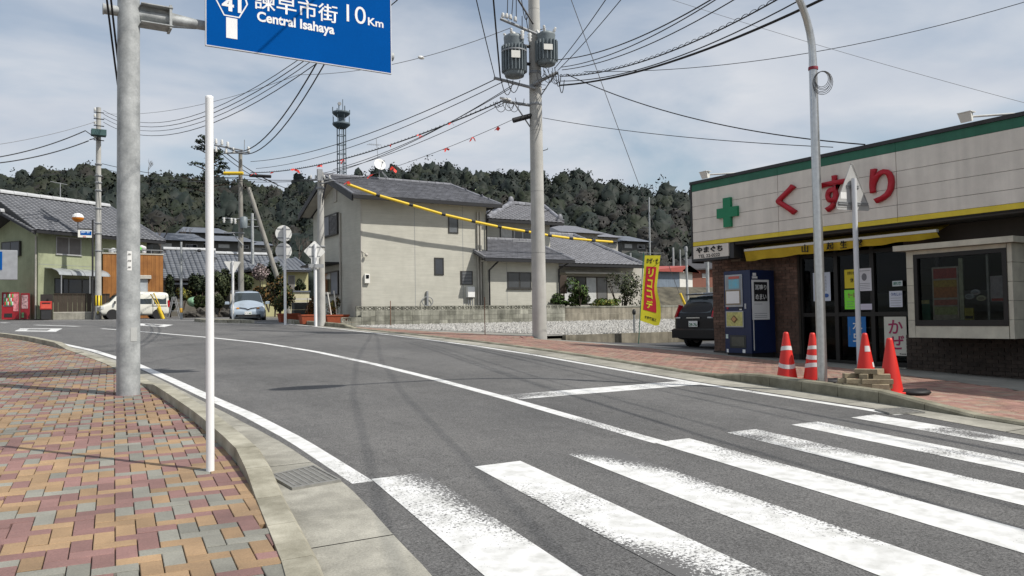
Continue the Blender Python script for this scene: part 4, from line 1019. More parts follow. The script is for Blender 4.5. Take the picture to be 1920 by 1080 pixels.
def winW(parent, x0, x1, z0, z1, Y, frame=None, pane=None, n=2, sill=False, proud=.03, curtain=None):
    frame = frame or ALU; pane = pane or DGLASS; b = MB(); fw = .05
    b.box((x0, Y-proud, z0), (x0+fw, Y+.02, z1)); b.box((x1-fw, Y-proud, z0), (x1, Y+.02, z1)); b.box((x0+fw, Y-proud, z1-fw), (x1-fw, Y+.02, z1)); b.box((x0+fw, Y-proud, z0), (x1-fw, Y+.02, z0+fw))
    for k in range(1, n): xm = x0+(x1-x0)*k/n; b.box((xm-.03, Y-proud+.004, z0+fw), (xm+.03, Y+.02, z1-fw))
    if sill: b.box((x0-.04, Y-proud-.05, z0-.04), (x1+.04, Y+.01, z0-.002))
    o = b.build('window', frame, parent, True)
    for k in range(n):
        xa, xb_ = x0+(x1-x0)*k/n+fw, x0+(x1-x0)*(k+1)/n-fw*.6
        q = MB().box((xa, Y-proud+.012, z0+fw), (xb_, Y-proud+.018, z1-fw)); off = Vector(parent.location); q.v = [(v[0]-off.x, v[1]-off.y, v[2]-off.z) for v in q.v]
        q.build('pane', (curtain[k % len(curtain)] if curtain else pane), o)
    return o
def winX(parent, X, y0, y1, z0, z1, frame=None, pane=None, n=2, proud=.03, curtain=None):
    frame = frame or ALU; pane = pane or DGLASS; b = MB(); fw = .06
    b.box((X-proud, y0, z0), (X+.02, y0+fw, z1)); b.box((X-proud, y1-fw, z0), (X+.02, y1, z1)); b.box((X-proud, y0+fw, z1-fw), (X+.02, y1-fw, z1)); b.box((X-proud, y0+fw, z0), (X+.02, y1-fw, z0+fw))
    for k in range(1, n): ym = y0+(y1-y0)*k/n; b.box((X-proud+.004, ym-.03, z0+fw), (X+.02, ym+.03, z1-fw))
    o = b.build('window', frame, parent, True); off = Vector(parent.location)
    for k in range(n):
        q = MB().box((X-proud+.012, y0+(y1-y0)*k/n+fw*.6, z0+fw), (X-proud+.018, y0+(y1-y0)*(k+1)/n-fw*.6, z1-fw)); q.v = [(v[0]-off.x, v[1]-off.y, v[2]-off.z) for v in q.v]
        q.build('pane', (curtain[k % len(curtain)] if curtain else pane), o)
    return o

# ------------------------------------------------------------------ the beige house
YH = 31.2
hx0 = PY(677, 480, YH).x; hx1 = PY(913, 480, YH).x; zs0 = PY(677, 373, YH).z; yh2 = min(38.2, PX(588, 500, hx0).y)
hb = thing('beige_house', 'two storey beige sided house with dark flat tiled roof behind the block wall', 'house', (hx0, YH, gz(hx0, YH)))
zg0 = gz(hx0, YH)-.5
b = MB(); ym = (YH+yh2)/2; zrid = PY(662, 327.5, ym).z-.12; b.add([(hx0, YH, zg0), (hx1, YH, zg0), (hx1, yh2, zg0), (hx0, yh2, zg0), (hx0, YH, zs0), (hx1, YH, zs0), (hx1, yh2, zs0), (hx0, yh2, zs0), (hx0, ym, zrid-.32)],
    [(0, 1, 5, 4), (1, 2, 6, 5), (2, 3, 7, 6), (3, 0, 4, 8, 7), (4, 5, 6, 7)]); b.build('wall', HW, hb, True)
MB().box((hx0-.006, YH-.006, zg0), (hx0+.06, YH+.06, zs0-.01)).build('corner_trim', SOFW, hb, True)
zev = PY(680, 366.5, YH-.55).z
eL, eR = Vector((hx0-.55, YH-.55, zev)), Vector((PY(940, 388, YH-.55).x, YH-.55, zev))
rL, rR = Vector((hx0-.55, ym, zrid)), Vector((PY(845, 346, ym).x, ym, zrid))
bL, bR = Vector((hx0-.55, yh2+.55, zev)), Vector((eR.x, yh2+.55, zev))
roof_slab(hb, [[eL, eR, rR, rL], [eR, bR, rR], [bR, bL, rL, rR]], UNDER, .10)
tiles(hb, [eL, eR, rR, rL], TILEM, .30, .235, False, 300)
tiles(hb, [eR, bR, rR], TILEM, .30, .235, False, 0)
ridge(hb, rL, rR, TILEM, .085); ridge(hb, rR, eR, TILEM, .07); ridge(hb, eL+Vector((.05, 0, .02)), rL+Vector((.05, 0, 0)), TILEM, .06); ridge(hb, rL+Vector((.05, 0, 0)), bL+Vector((.05, 0, .02)), TILEM, .06)
MB().box((eL.x, eL.y-.10, zev-.14), (eR.x, eL.y+.02, zev-.005)).build('eaves_gutter', EAVE, hb, True)
MB().box((hx0-.5, YH-.5, zs0-.015), (hx1+.45, YH-.004, zs0+.03)).build('soffit', SOFW, hb, True)
# barge boards on the gable
b = MB()
for (p, q) in ((eL, rL), (bL, rL)):
    b.hexa([(p.x-.03, p.y, p.z-.24), (p.x+.03, p.y, p.z-.24), (p.x+.03, q.y, q.z-.24), (p.x-.03, q.y, q.z-.24)], [(p.x-.03, p.y, p.z+.03), (p.x+.03, p.y, p.z+.03), (p.x+.03, q.y, q.z+.03), (p.x-.03, q.y, q.z+.03)])
b.build('barge_board', EAVE, hb, True)
b = MB(); b.hexa([(hx0-.52, yh2+.5, zs0-.02), (hx0-.004, yh2+.5, zs0-.02), (hx0-.004, ym, zrid-.40), (hx0-.52, ym, zrid-.40)], [(hx0-.52, yh2+.5, zs0+.0), (hx0-.004, yh2+.5, zs0+.0), (hx0-.004, ym, zrid-.37), (hx0-.52, ym, zrid-.37)]); b.build('gable_soffit', SOFW, hb, True)
winY(hb, 840, 405, 859, 438, YH, n=1, pane=mat('frost_glass', (.13, .14, .15), .25)); winY(hb, 814, 483, 832, 516, YH, n=1, pane=mat('frost_dark', (.05, .055, .065), .2))
louv = winY(hb, 863, 508, 886, 534, YH, n=1, pane=mat('frost_dark', (.05, .055, .065), .2))
a, c = PY(864, 509, YH), PY(885.5, 533.5, YH); off = Vector(hb.location)
for k in range(9):
    z = c.z+(a.z-c.z)*(k+.5)/9; q = MB().box((a.x+.05, YH-.05, z-.012), (c.x-.05, YH-.025, z+.012)); q.v = [(v[0]-off.x, v[1]-off.y, v[2]-off.z) for v in q.v]; q.build('slat', GREYM, louv)
for px in (778, 868):
    X = PY(px, 480, YH).x; MB().box((X-.008, YH-.0055, zg0), (X+.008, YH-.001, zs0-.02)).build('siding_joint', GREYM, hb, True)
Xd_ = PY(897.5, 480, YH).x
b = MB()
for dx in (-.07, .07): b.tube([(Xd_+dx, YH-.07, zg0+.4), (Xd_+dx, YH-.07, PY(897, 398, YH).z)], .045, 8)
b.build('downpipe', SOFW, hb, True)
tube('downpipe', EAVE, hb, [(hx1-.05, YH-.08, zg0+.3), (hx1-.05, YH-.08, zs0-.35), (hx1+.2, YH-.45, zs0-.02)], .035, 8, True)
# windows on the shaded road side
lz0 = PX(640, 447, hx0); 
def hx(px, py): p = PX(px, py, hx0); return p.y, p.z
ya_, zt_ = hx(636, 398); yb_, zb1 = hx(607, 447); winX(hb, hx0, ya_, yb_, zb1, zt_, n=2, proud=.12, curtain=[DGLASS, mat('curtain_pale', (.22, .23, .25), .6)])
ya_, zt_ = hx(638, 507); yb_, zb1 = hx(612, 555); winX(hb, hx0, ya_, yb_, zb1, zt_, n=2, proud=.12, curtain=[mat('curtain_pale', (.22, .23, .25), .6), DGLASS])
ya_, zt_ = hx(640, 497); MB().box((hx0-.9, ya_, zt_+.05), (hx0-.01, ya_+3, zt_+.13)).build('canopy', EAVE, hb, True)
ya_, zt_ = hx(629, 356); MB().box((hx0-.04, ya_-.22, zt_-.55), (hx0-.003, ya_+.22, zt_+.1)).build('gable_vent', SOFW, hb, True)
tube('downpipe', SOFW, hb, [(hx0-.06, hx(640, 480)[0], zg0), (hx0-.06, hx(640, 480)[0], zs0-.3)], .04, 8, True)
# fittings on the front
p = PY(687, 522, YH); bx = MB().box((p.x-.11, YH-.12, p.z-.2), (p.x+.11, YH-.004, p.z+.18), ch=.02).build('electric_meter', WHITEP, hb, True)
q = MB().box((p.x-.06, YH-.14, p.z+.0), (p.x+.06, YH-.121, p.z+.14)); q.v = [(v[0]-off.x, v[1]-off.y, v[2]-off.z) for v in q.v]; q.build('meter_glass', DGLASS, bx)
p = PY(880, 548, YH); MB().box((p.x-.17, YH-.2, p.z-.22), (p.x+.17, YH-.004, p.z+.24), ch=.02).build('water_heater', WHT, hb, True)
b = MB()
for k in (-.1, 0, .1): b.tube([(p.x+k, YH-.1, p.z-.22), (p.x+k, YH-.1, p.z-.8)], .02, 6)
b.build('heater_pipe', GREYM, hb, True)
p = PY(800, 560, YH); b = MB()
b.tube([(p.x+.26*math.cos(t), YH-.08, p.z-.12+.2*math.sin(t)) for t in [2*math.pi*j/18 for j in range(19)]], .018, 6, cap=False); b.build('hose', GREYM, hb, True)
MB().box((p.x-.04, YH-.1, p.z-.3), (p.x+.04, YH-.02, p.z+.32)).build('tap_post', GREYM, hb, True)
p = PY(683, 476, YH); b = MB(); b.ball((p.x+.04, YH-.14, p.z-.05), .07, 10, 6); b.tube([(p.x-.12, YH, p.z+.12), (p.x, YH-.1, p.z)], .02, 6); b.build('wall_lamp', SOFW, hb, True)
# dish and aerial on the ridge
p = PY(706, 312, ym); dshp = Vector((p.x, ym-.35, zrid))
ds = thing('satellite_dish', 'white satellite dish on the ridge of the beige house', 'satellite dish', dshp)
dz_ = p.z-dshp.z; b = MB(); n = 20
prof = [(.001, 0), (.12, .012), (.22, .045), (.27, .075), (.275, .08), (.265, .08), (.2, .045), (.1, .02), (.001, .008)]
Md = Matrix.Translation((0, 0, dz_)) @ Matrix.Rotation(R_(72), 4, 'X') @ Matrix.Rotation(R_(0), 4, 'Y')
for i, (r, z) in enumerate(prof):
    for j in range(n): t = 2*math.pi*j/n; b.v.append(tuple(Md @ Vector((r*math.cos(t), r*math.sin(t), z))))
for i in range(len(prof)-1):
    for j in range(n): b.f.append((i*n+j, i*n+(j+1) % n, (i+1)*n+(j+1) % n, (i+1)*n+j)); b.m.append(0); b.sm.append(True)
b.build('dish', WHT, ds)
tube('feed_arm', GREYM, ds, [tuple(Md @ Vector((0, -.25, .05))), tuple(Md @ Vector((0, -.05, .36)))], .014, 6); MB().ball(tuple(Md @ Vector((0, -.05, .37))), .04, 8, 6).build('receiver', GREYM, ds)
tube('mast', GREYM, ds, [(0, .03, -.05), (0, .03, dz_)], .022, 8)
for (x, y) in ((.35, -.35), (.55, .2)): tube('stay', GREYM, ds, [(0, .03, dz_-.15), (x, y, -.12)], .014, 6)
p0 = PY(700, 262, ym); an = thing('tv_aerial', 'thin television aerial above the satellite dish', 'aerial', (dshp.x+.0, ym-.30, zrid+dz_))
hA = p0.z-zrid-dz_; tube('mast', GREYM, an, [(0, 0, -.3), (-.12, 0, hA)], .012, 6)
for s in (-.35,): tube('boom', GREYM, an, [(-.55, 0, hA-.3), (.15, 0, hA-.28)], .009, 6)
b = MB()
for k in range(6): x = -.5+.1*k; b.tube([(x, -.22, hA-.3), (x, .22, hA-.3)], .005, 5)
b.build('element', GREYM, an)

# ------------------------------------------------------------------ the traditional house to its right
YT = 30.7
tx0 = PY(914, 520, YT).x; tx1 = PY(1048, 520, YT).x
th_ = thing('tiled_house', 'older cream house with stacked wavy tiled roofs right of the beige house', 'house', (tx0, YT, gz(tx0, YT)))
zw = PY(914, 490, YT).z
MB().box((tx0, YT, zg0), (tx1, YT+3.0, zw)).build('wall', HW, th_, True)
ze = PY(920, 484, YT-.5).z; ztp = PY(916, 449, YT+2.6).z
A = Vector((PY(908, 478, YT-.5).x, YT-.5, ze)); B = Vector((PY(1076, 491, YT-.5).x, YT-.5, ze)); Cc = Vector((PY(996, 460, YT+2.6).x, YT+2.6, ztp)); D = Vector((A.x, YT+2.6, ztp))
Bb = Vector((B.x, YT+5.0, ze))
roof_slab(th_, [[A, B, Cc, D], [B, Bb, Cc]], UNDER, .1); tiles(th_, [A, B, Cc, D], TILEM, .28, .24, False, 0); ridge(th_, Cc, B, TILEM, .08); ridge(th_, D+Vector((0, -.1, .0)), Cc+Vector((0, -.1, 0)), TILEM, .09)
ridge(th_, A+Vector((.06, 0, .02)), D+Vector((.06, 0, .02)), TILEM, .06)
MB().box((A.x, A.y-.1, ze-.14), (B.x, A.y+.02, ze-.01)).build('eaves_gutter', EAVE, th_, True)
MB().box((A.x+.1, YT-.45, zw-.02), (tx1+.5, YT-.003, zw+.02)).build('soffit', SOFW, th_, True)
winY(th_, 951, 510, 996, 541, YT, n=2, sill=True, pane=mat('kitchen_glass', (.06, .065, .07), .12))
for px in (951, 998): X = PY(px, 560, YT).x; MB().box((X-.008, YT-.005, zg0), (X+.008, YT-.001, zw-.02)).build('siding_joint', GREYM, th_, True)
tube('downpipe', EAVE, th_, [(tx0+.05, YT-.08, zg0+.3), (tx0+.05, YT-.08, zw-.4), (tx0+.35, YT-.45, zw+.02)], .04, 8, True)
tube('downpipe', EAVE, th_, [(tx1-.05, YT-.08, zg0+.3), (tx1-.05, YT-.08, zw-.3), (tx1+.3, YT-.45, zw+.02)], .04, 8, True)
# upper storey
YU = YT+2.7; ux0 = PY(905, 430, YU).x; ux1 = PY(1031, 430, YU).x; zu = PY(940, 414, YU).z
MB().box((ux0, YU, ztp-.8), (ux1, YU+5, zu)).build('upper_wall', HW, th_, True)
zue = PY(930, 411, YU-.6).z; yur = YU+2.2; zur = PY(960, 383, yur).z
A = Vector((PY(914, 409, YU-.6).x, YU-.6, zue)); B = Vector((PY(1055, 416, YU-.6).x, YU-.6, zue)); Rl = Vector((PY(958, 381, yur).x, yur, zur)); Rr_ = Vector((PY(1020, 393, yur).x, yur, zur-.05)); Ab = Vector((A.x, YU+5.6, zue)); Bb = Vector((B.x, YU+5.6, zue))
roof_slab(th_, [[A, B, Rr_, Rl], [B, Bb, Rr_], [Bb, Ab, Rl, Rr_], [Ab, A, Rl]], UNDER, .1)
tiles(th_, [A, B, Rr_, Rl], TILEM, .27, .25, True); tiles(th_, [B, Bb, Rr_], TILEM, .27, .25, True); tiles(th_, [Ab, A, Rl], TILEM, .27, .25, True)
for (p, q) in ((Rl, Rr_), (Rr_, B), (Rl, A)): ridge(th_, p+Vector((0, 0, .06)), q+Vector((0, 0, .06)), TILEM, .10)
for p in (Rl, A+Vector((.3, .3, .1)), B+Vector((-.1, .1, .05))):
    b = MB(); b.ball((p.x, p.y-.02, p.z+.2), .2, 10, 8, (.8, .5, 1.1)); b.box((p.x-.2, p.y-.1, p.z-.05), (p.x+.2, p.y+.05, p.z+.14)); b.build('ridge_end_tile', TILEM, th_, True)
MB().box((A.x, A.y-.1, zue-.14), (B.x, A.y+.02, zue-.01)).build('eaves_gutter', EAVE, th_, True)
winY(th_, 937, 426, 962, 452, YU, n=1, curtain=[CURT], frame=ALU); winY(th_, 963, 427, 996, 453, YU, n=2, pane=mat('upper_glass', (.12, .12, .12), .2), frame=ALUW)
b = MB(); pz = PY(980, 456, YU-.35); 
for dz in (0, .28): b.tube([(PY(962, 450, YU-.35).x, YU-.35, pz.z-.2+dz), (PY(998, 450, YU-.35).x, YU-.35, pz.z-.2+dz)], .02, 6)
b.build('balcony_rail', GREYM, th_, True)
# right wing with sliding windows
YR = 33.2; rx0 = PY(1040, 520, YR).x; rx1 = PY(1200, 520, YR).x; zr_ = PY(1060, 500, YR).z
MB().box((rx0, YR, zg0), (rx1+.6, YR+7, zr_)).build('wing_wall', SOFW, th_, True)
zre = PY(1100, 495, YR-.8).z; yrr = YR+4.4; zrr = PY(1031, 446, yrr).z+.15
A = Vector((PY(1040, 494, YR-.8).x, YR-.8, zre)); B = Vector((PY(1206, 499, YR-.8).x, YR-.8, zre)); Rl = Vector((PY(1015, 438, yrr).x, yrr, zrr)); Rr_ = Vector((PY(1075, 452, yrr).x, yrr, zrr)); Bb = Vector((B.x, yrr*2-YR+.8, zre)); Ab = Vector((A.x, yrr*2-YR+.8, zre))
roof_slab(th_, [[A, B, Rr_, Rl], [B, Bb, Rr_], [Bb, Ab, Rl, Rr_]], UNDER, .1); tiles(th_, [A, B, Rr_, Rl], TILEM, .27, .25, True); tiles(th_, [B, Bb, Rr_], TILEM, .27, .25, True)
for (p, q) in ((Rl, Rr_), (Rr_, B)): ridge(th_, p+Vector((0, 0, .05)), q+Vector((0, 0, .05)), TILEM, .12)
MB().box((A.x, A.y-.1, zre-.14), (B.x, A.y+.02, zre-.01)).build('eaves_gutter', EAVE, th_, True)
xa = PY(1056, 520, YR).x; xb = PY(1138, 520, YR).x; za, zb2 = PY(1060, 571, YR).z, PY(1060, 518, YR).z
winW(th_, xa, xb, za, zb2, YR, frame=mat('timber_frame', (.05, .035, .025), .7), n=4, curtain=[mat('shoji', (.55, .56, .55), .8), mat('wing_glass', (.1, .1, .1), .15), mat('shoji', (.55, .56, .55), .8), mat('wing_glass2', (.13, .13, .13), .2)])
b = MB(); b.box((xa-.2, YR-.5, zb2+.12), (xb+.9, YR-.004, zb2+.2)); b.build('wing_canopy', SOFW, th_, True)
b = MB(); xc_ = PY(1043, 540, YT).x; b.box((xc_-.15, YT+.2, PY(1043, 550, YT).z), (xc_+.75, YT+.8, PY(1043, 515, YT).z)); b.build('bay_lattice', mat('timber_frame', (.05, .035, .025), .7), th_, True)

# ------------------------------------------------------------------ block wall, gravel lot, stakes
YWL = 29.55
wx0 = PY(668, 600, YWL).x; wx1 = PY(1070, 600, YWL).x
bw = thing('block_wall', 'weathered grey concrete block wall with pierced top course before the beige house', 'wall', (wx0, YWL, gz(wx0, YWL)))
zt0 = PY(700, 574, YWL).z; bw_, bh_ = .395, .195
ncol = int((wx1-wx0)/bw_); nrow = 5; zl = zt0-nrow*bh_
MB().box((wx0+.004, YWL+.03, zl-.3), (wx0+ncol*bw_-.004, YWL+.09, zt0-bh_-.004)).build('mortar_core', MORTAR, bw, True)
pb = MB().box((-.194, 0, -.0935), (.194, .12, .0935), ch=.0).mesh('block', BLOCKC)
# pierced block: frame with a diamond lattice
pb2 = MB(); pb2.box((-.194, 0, -.0935), (.194, .12, -.06)); pb2.box((-.194, 0, .065), (.194, .12, .0935)); pb2.box((-.194, 0, -.06), (-.165, .12, .065)); pb2.box((.165, 0, -.06), (.194, .12, .065))
for (x, s) in ((-.085, 1), (-.085, -1), (.085, 1), (.085, -1)):
    pb2.box((-.085, .02, -.014), (.085, .10, .014), Matrix.Translation((x, 0, .0)) @ Matrix.Rotation(R_(38*s), 4, 'Y'))
pb2 = pb2.mesh('pierced_block', BLOCKC)
for r in range(-1, nrow):
    for c in range(ncol):
        top = r == nrow-1
        o = bpy.data.objects.new('pierced_block' if top else 'block', pb2 if top else pb); COL.objects.link(o); o.parent = bw
        o.location = Vector((wx0+(c+.5)*bw_, YWL+random.uniform(-.004, .004), zl+(r+.5)*bh_))-Vector(bw.location)
lwx = PY(637, 600, YWL).x
lw = thing('low_block_wall', 'short stepped stub of concrete block wall at the left end of the block wall', 'wall', (lwx, YWL-.2, gz(lwx, YWL)))
zlo = gz(lwx, YWL)
for i in range(3):
    for j in range(2 if i < 2 else 3):
        o = bpy.data.objects.new('block', pb if not (i == 0 and j == 1) else pb2); COL.objects.link(o); o.parent = lw; o.location = (.2+i*.4, 0, -.02+bh_*(j+.5))
# older wall continuing behind the banner
ow0 = wx0+ncol*bw_+.01; ow = thing('concrete_wall', 'stained old concrete wall running on behind the banner and black car', 'wall', (ow0, YWL, gz(ow0, YWL)))
for k in range(10):
    x = ow0+1.6*k
    for (za, zc) in ((-.5, .30), (.304, .58), (.584, .86)):
        MB().box((x+.003, YWL+.0, zt0-1.0+za), (x+1.597, YWL+.14, zt0-1.0+zc-.002)).build('wall_panel', OLDWALL, ow, True)
MB().box((ow0, YWL-.02, zt0-1.0+.862), (ow0+16, YWL+.16, zt0-.07)).build('coping', BLOCKC, ow, True)
# gravel lot
lot = struct('gravel_lot')
GRAVB = mat('gravel_bed', (.33, .32, .30), .95, c2=(.22, .215, .20), var=.15, scale=12, fine=.3, fscale=40)
ylots = frange(19.46, 29.5, .5); xl_ = lambda Y: XB(Y)+float(np.interp(Y, [19.4, 22, 26, 29], [1.3, .9, .4, .25]))
gup = lambda Y: .10*sm((Y-19.4)/1.2)
strip('gravel_bed', ylots, xl_, lambda Y: 36, .03, GRAVB, lot, 12)
rg = random.Random(5); b = MB(); GRAVM = [mat('gravel_%s' % n, c, .9, var=.15, scale=30) for n, c in (('pale', (.42, .41, .385)), ('mid', (.32, .31, .29)), ('dark', (.2, .195, .18)))]
for k in range(15000):
    Y = 19.5+10.0*rg.random(); X = xl_(Y)+.1+(16*rg.random()**1.3)
    r = rg.uniform(.025, .065); z = gz(X, Y)+.035; th = rg.uniform(0, 6.28); b.mi = rg.choices((0, 1, 2), (5, 3, 1))[0]
    vs = []
    for j in range(4): t = th+j*1.571+rg.uniform(-.3, .3); vs.append((X+r*math.cos(t)*rg.uniform(.8, 1.2), Y+r*math.sin(t), z))
    vs.append((X+rg.uniform(-.3, .3)*r, Y+rg.uniform(-.3, .3)*r, z+r*rg.uniform(.6, 1.1)))
    b.add(vs, [(0, 1, 4), (1, 2, 4), (2, 3, 4), (3, 0, 4)])
b.build('gravel', GRAVM, None, kind='stuff')
# retaining wall of the lot above the parking strip
rw = thing('retaining_wall', 'low rough concrete retaining wall between the gravel lot and the parking strip', 'wall', (13.7, 19.25, gz(13.7, 19.2)))
for k in range(8):
    x = 13.6+2*k; MB().box((x+.004, 19.22, -.2), (x+1.996, 19.40, g(19.4)+.045)).build('wall_segment', OLDWALL, rw, True)
RUST = mat('rust', (.17, .075, .045), .9, var=.3, scale=30)
def stake(px, py0, py1, lbl):
    P = G(px, py1, .03); t = thing('iron_stake', lbl, 'stake', P, group='iron stakes along the gravel lot'); h = PD(px, py0, depth(P)).z-P.z
    MB().tube([(0, 0, -.1), (0, 0, h)], .013, 6).build('rod', RUST, t); MB().tube([(.0, -.02, h-.25), (.03, 0, h-.22), (0, .02, h-.25)], .006, 5).build('hook', RUST, t)
stake(732.5, 564, 613, 'rusty iron stake before the left part of the block wall'); stake(909.5, 557, 628, 'rusty iron stake at the gravel edge left of the big utility pole')
P = G(663, 611, .03); MB().box((-.25, -.1, 0), (.15, .1, .16), ch=.02).build('body', mat('clay', (.22, .12, .06), .9), thing('clay_block', 'brown clay block on the ground at the foot of the block wall', 'block', P))

# ------------------------------------------------------------------ banner and posts by the parking strip
FP = G(1197, 645, .01)
fl = thing('banner', 'tall yellow and red vertical banner on a thin green pole at the parking strip', 'banner', FP)
dF = depth(FP); k = dF/FPX
def fp(px, py): p = PD(px, py, dF)-FP; return p
top = fp(1207, 476); pole_g = mat('pole_green', (.02, .14, .10), .5)
tube('pole', pole_g, fl, [(0, 0, -.05), tuple(fp(1204, 520)), tuple(top+Vector((0, 0, .05)))], .013, 8)
tube('crossbar', GREYM, fl, [tuple(fp(1199, 474)), tuple(fp(1240, 475))], .009, 6)
FY = mat('banner_yellow', (.68, .62, .03), .75, var=.06, scale=6); FRD = mat('banner_red', (.55, .02, .04), .75, var=.05)
Ux = (PD(1300, 550, dF)-PD(1200, 550, dF)).normalized(); Nb = Vector((Ux.y, -Ux.x, 0)).normalized()
edgeL = [(479, 1209), (500, 1207.5), (520, 1206), (545, 1204), (570, 1202.5), (590, 1201), (602, 1200.5)]
edgeR = [(479, 1238.5), (500, 1236), (520, 1234), (536, 1232), (548, 1233), (565, 1237), (580, 1238.5), (600, 1238), (612, 1234)]
lL = lambda y: float(np.interp(y, [e[0] for e in edgeL], [e[1] for e in edgeL])); lR = lambda y: float(np.interp(y, [e[0] for e in edgeR], [e[1] for e in edgeR]))
def bpt(u, v, d=0.0):
    """banner surface: u across 0..1, v down 0..1"""
    y = 479+v*(122+12*u*(1-.3*max(0, u-.8)/.2)); y_ = min(y, 612); p = fp(lL(y_)+(lR(y_)-lL(y_))*u, y)
    wv = .05*math.sin(3.2*u+v*5)*(u)*(.4+v)
    return p+Nb*(wv+d)
b = MB(); nu, nv = 10, 34
for i in range(nv+1):
    for j in range(nu+1): b.v.append(tuple(bpt(j/nu, i/nv)))
for i in range(nv):
    for j in range(nu): b.f.append((i*(nu+1)+j, (i+1)*(nu+1)+j, (i+1)*(nu+1)+j+1, i*(nu+1)+j+1)); b.m.append(0); b.sm.append(True)
cloth = b.build('cloth', FY, fl)
b = MB(); nu, nv = 8, 24
for i in range(nv+1):
    for j in range(nu+1):
        b.v.append(tuple(bpt(.16+.66*j/nu-.07*max(0, i/nv-.45), .165+.655*i/nv, .006)))
for i in range(nv):
    for j in range(nu): b.f.append((i*(nu+1)+j, (i+1)*(nu+1)+j, (i+1)*(nu+1)+j+1, i*(nu+1)+j+1)); b.m.append(0); b.sm.append(True)
redp = b.build('red_panel', FRD, cloth)
def banner_text(s, m, u0, u1, v0, v1, d, bold=.02):
    o = text('lettering', s, m, None, (0, 0, 0), (1, 0, 0), (0, 1, 0), 1.0, 1.0, 0.0, bold, world=False)
    bm = bmesh.new(); bm.from_mesh(o.data)
    bmesh.ops.subdivide_edges(bm, edges=[e for e in bm.edges if e.calc_length() > .3], cuts=2)
    for v in bm.verts: v.co = bpt(u0+(u1-u0)*v.co.x-.0, v1+(v0-v1)*v.co.y, d)
    bm.to_mesh(o.data); bm.free(); o.parent = cloth
banner_text('かぜ・せ', INK, .14, .88, .04, .115, .006, .03)
for kk, ch_ in enumerate('リココデ'):
    v0 = .195+.155*kk; sh = -.05*max(0, (kk-1.5)/2); banner_text(ch_, FY, .30+sh, .66+sh, v0, v0+.125, .012, .045)
banner_text('佐藤薬品工', INK, .22, .80, .90, .945, .006, .03)
PP = G(1190, 642, .01)
gp2 = thing('grey_post', 'short grey steel post with a dark lock just left of the banner', 'post', PP)
h = PD(1190, 578, depth(PP)).z-PP.z; MB().tube([(0, 0, -.05), (0, 0, h-.1)], .035, 10).build('post', GREYM, gp2); b = MB(); b.ball((0, 0, h-.12), .06, 10, 8, (1, 1, 1.7)); b.build('lock', DKMET, gp2)

# ------------------------------------------------------------------ utility poles
def insulator(parent, p, axis=(0, 0, 1), r=.05, L_=.16):
    a = Vector(p); d = Vector(axis).normalized(); pts, rs = [], []
    for k, rr_ in enumerate((.5, 1, .5, 1, .5, .8, .4)): pts.append(a+d*L_*k/6); rs.append(r*rr_)
    MB().tube(pts, rs, 10).build('insulator', PORC, parent)
UP = G(1012, 632, .0); UP.z += .06; dU = depth(UP)
up = thing('utility_pole', 'big concrete utility pole with two transformers at the corner of the gravel lot', 'utility pole', UP)
def ul(px, py, d=0.0): return PD(px, py, dU+d)-UP
HU = 13.6
b = MB(); b.tube([(0, 0, -.2), (0, 0, 3), (0, 0, 6), (0, 0, 9), (0, 0, HU)], [.215, .20, .187, .172, .15], 28); b.build('shaft', POLEC, up)
for k in range(12):
    z = 1.5+.9*k; MB().lathe([(.216-.0048*z-.004, z-.006), (.219-.0048*z, z), (.216-.0048*z-.004, z+.006)], n=24).build('joint_ring', mat('joint_dark', (.16, .16, .15), .8), up) if k % 2 else None
    s = .208-.0048*z
    MB().tube([(s*.75, -s*.5, z+.3), (s*.75+.16*.8, -s*.5-.1, z+.34), (s*.75+.16*.8, -s*.5-.1, z+.38)], .011, 6).build('step_bolt', DKMET, up) if k in (2, 4, 6, 8, 10, 11) else None
for py in (132, 158, 192, 262): z = ul(1004, py).z; MB().lathe([(.175, z-.05), (.186, z-.045), (.186, z+.045), (.175, z+.05)], n=24).build('clamp_band', GREYM, up)
Mx_ = Vector((math.cos(R_(YAW)), -math.sin(R_(YAW)), 0))      # across the view, left to right
def bar(name, a, c, r, m, parent=None, n=8): return tube(name, m, parent or up, [tuple(a), tuple(c)], r, n)
za1 = ul(1000, 195).z
bar('crossarm', Vector((0, 0, za1)), ul(944, 190), .045, GREYM); bar('brace', ul(962, 190), Vector((0, 0, ul(1000, 252).z)), .022, GREYM)
bar('crossarm', ul(1000, 158), ul(1045, 136), .05, GREYM); bar('crossarm', ul(1004, 166), ul(926, 146), .045, GREYM); bar('brace', ul(1040, 140), Vector((0, 0, ul(1010, 190).z)), .018, GREYM)
bar('crossarm', ul(938, 35, -.3), ul(1006, 64), .045, GREYM)
bar('brace', ul(1000, 45), ul(966, -10), .028, DKMET)
bar('crossarm', Vector((0, 0, ul(1004, -60).z)), ul(960, -70), .045, GREYM)
bar('sleeve', ul(962, 226), Vector((-.1, 0, ul(1000, 213).z)), .075, BLACK)
for (px, py) in ((950, 34), (957, 36), (966, 40), (943, 33)): insulator(up, ul(px, py, -.25), (0, 0, 1), .06, .14)
for (px, py) in ((963, 60), (979, 57), (993, 62)): insulator(up, ul(px, py, -.2), (0, 0, -1), .07, .26)
for (px, py) in ((948, 186), (958, 188)): insulator(up, ul(px, py), (-1, .3, .2), .05, .18)
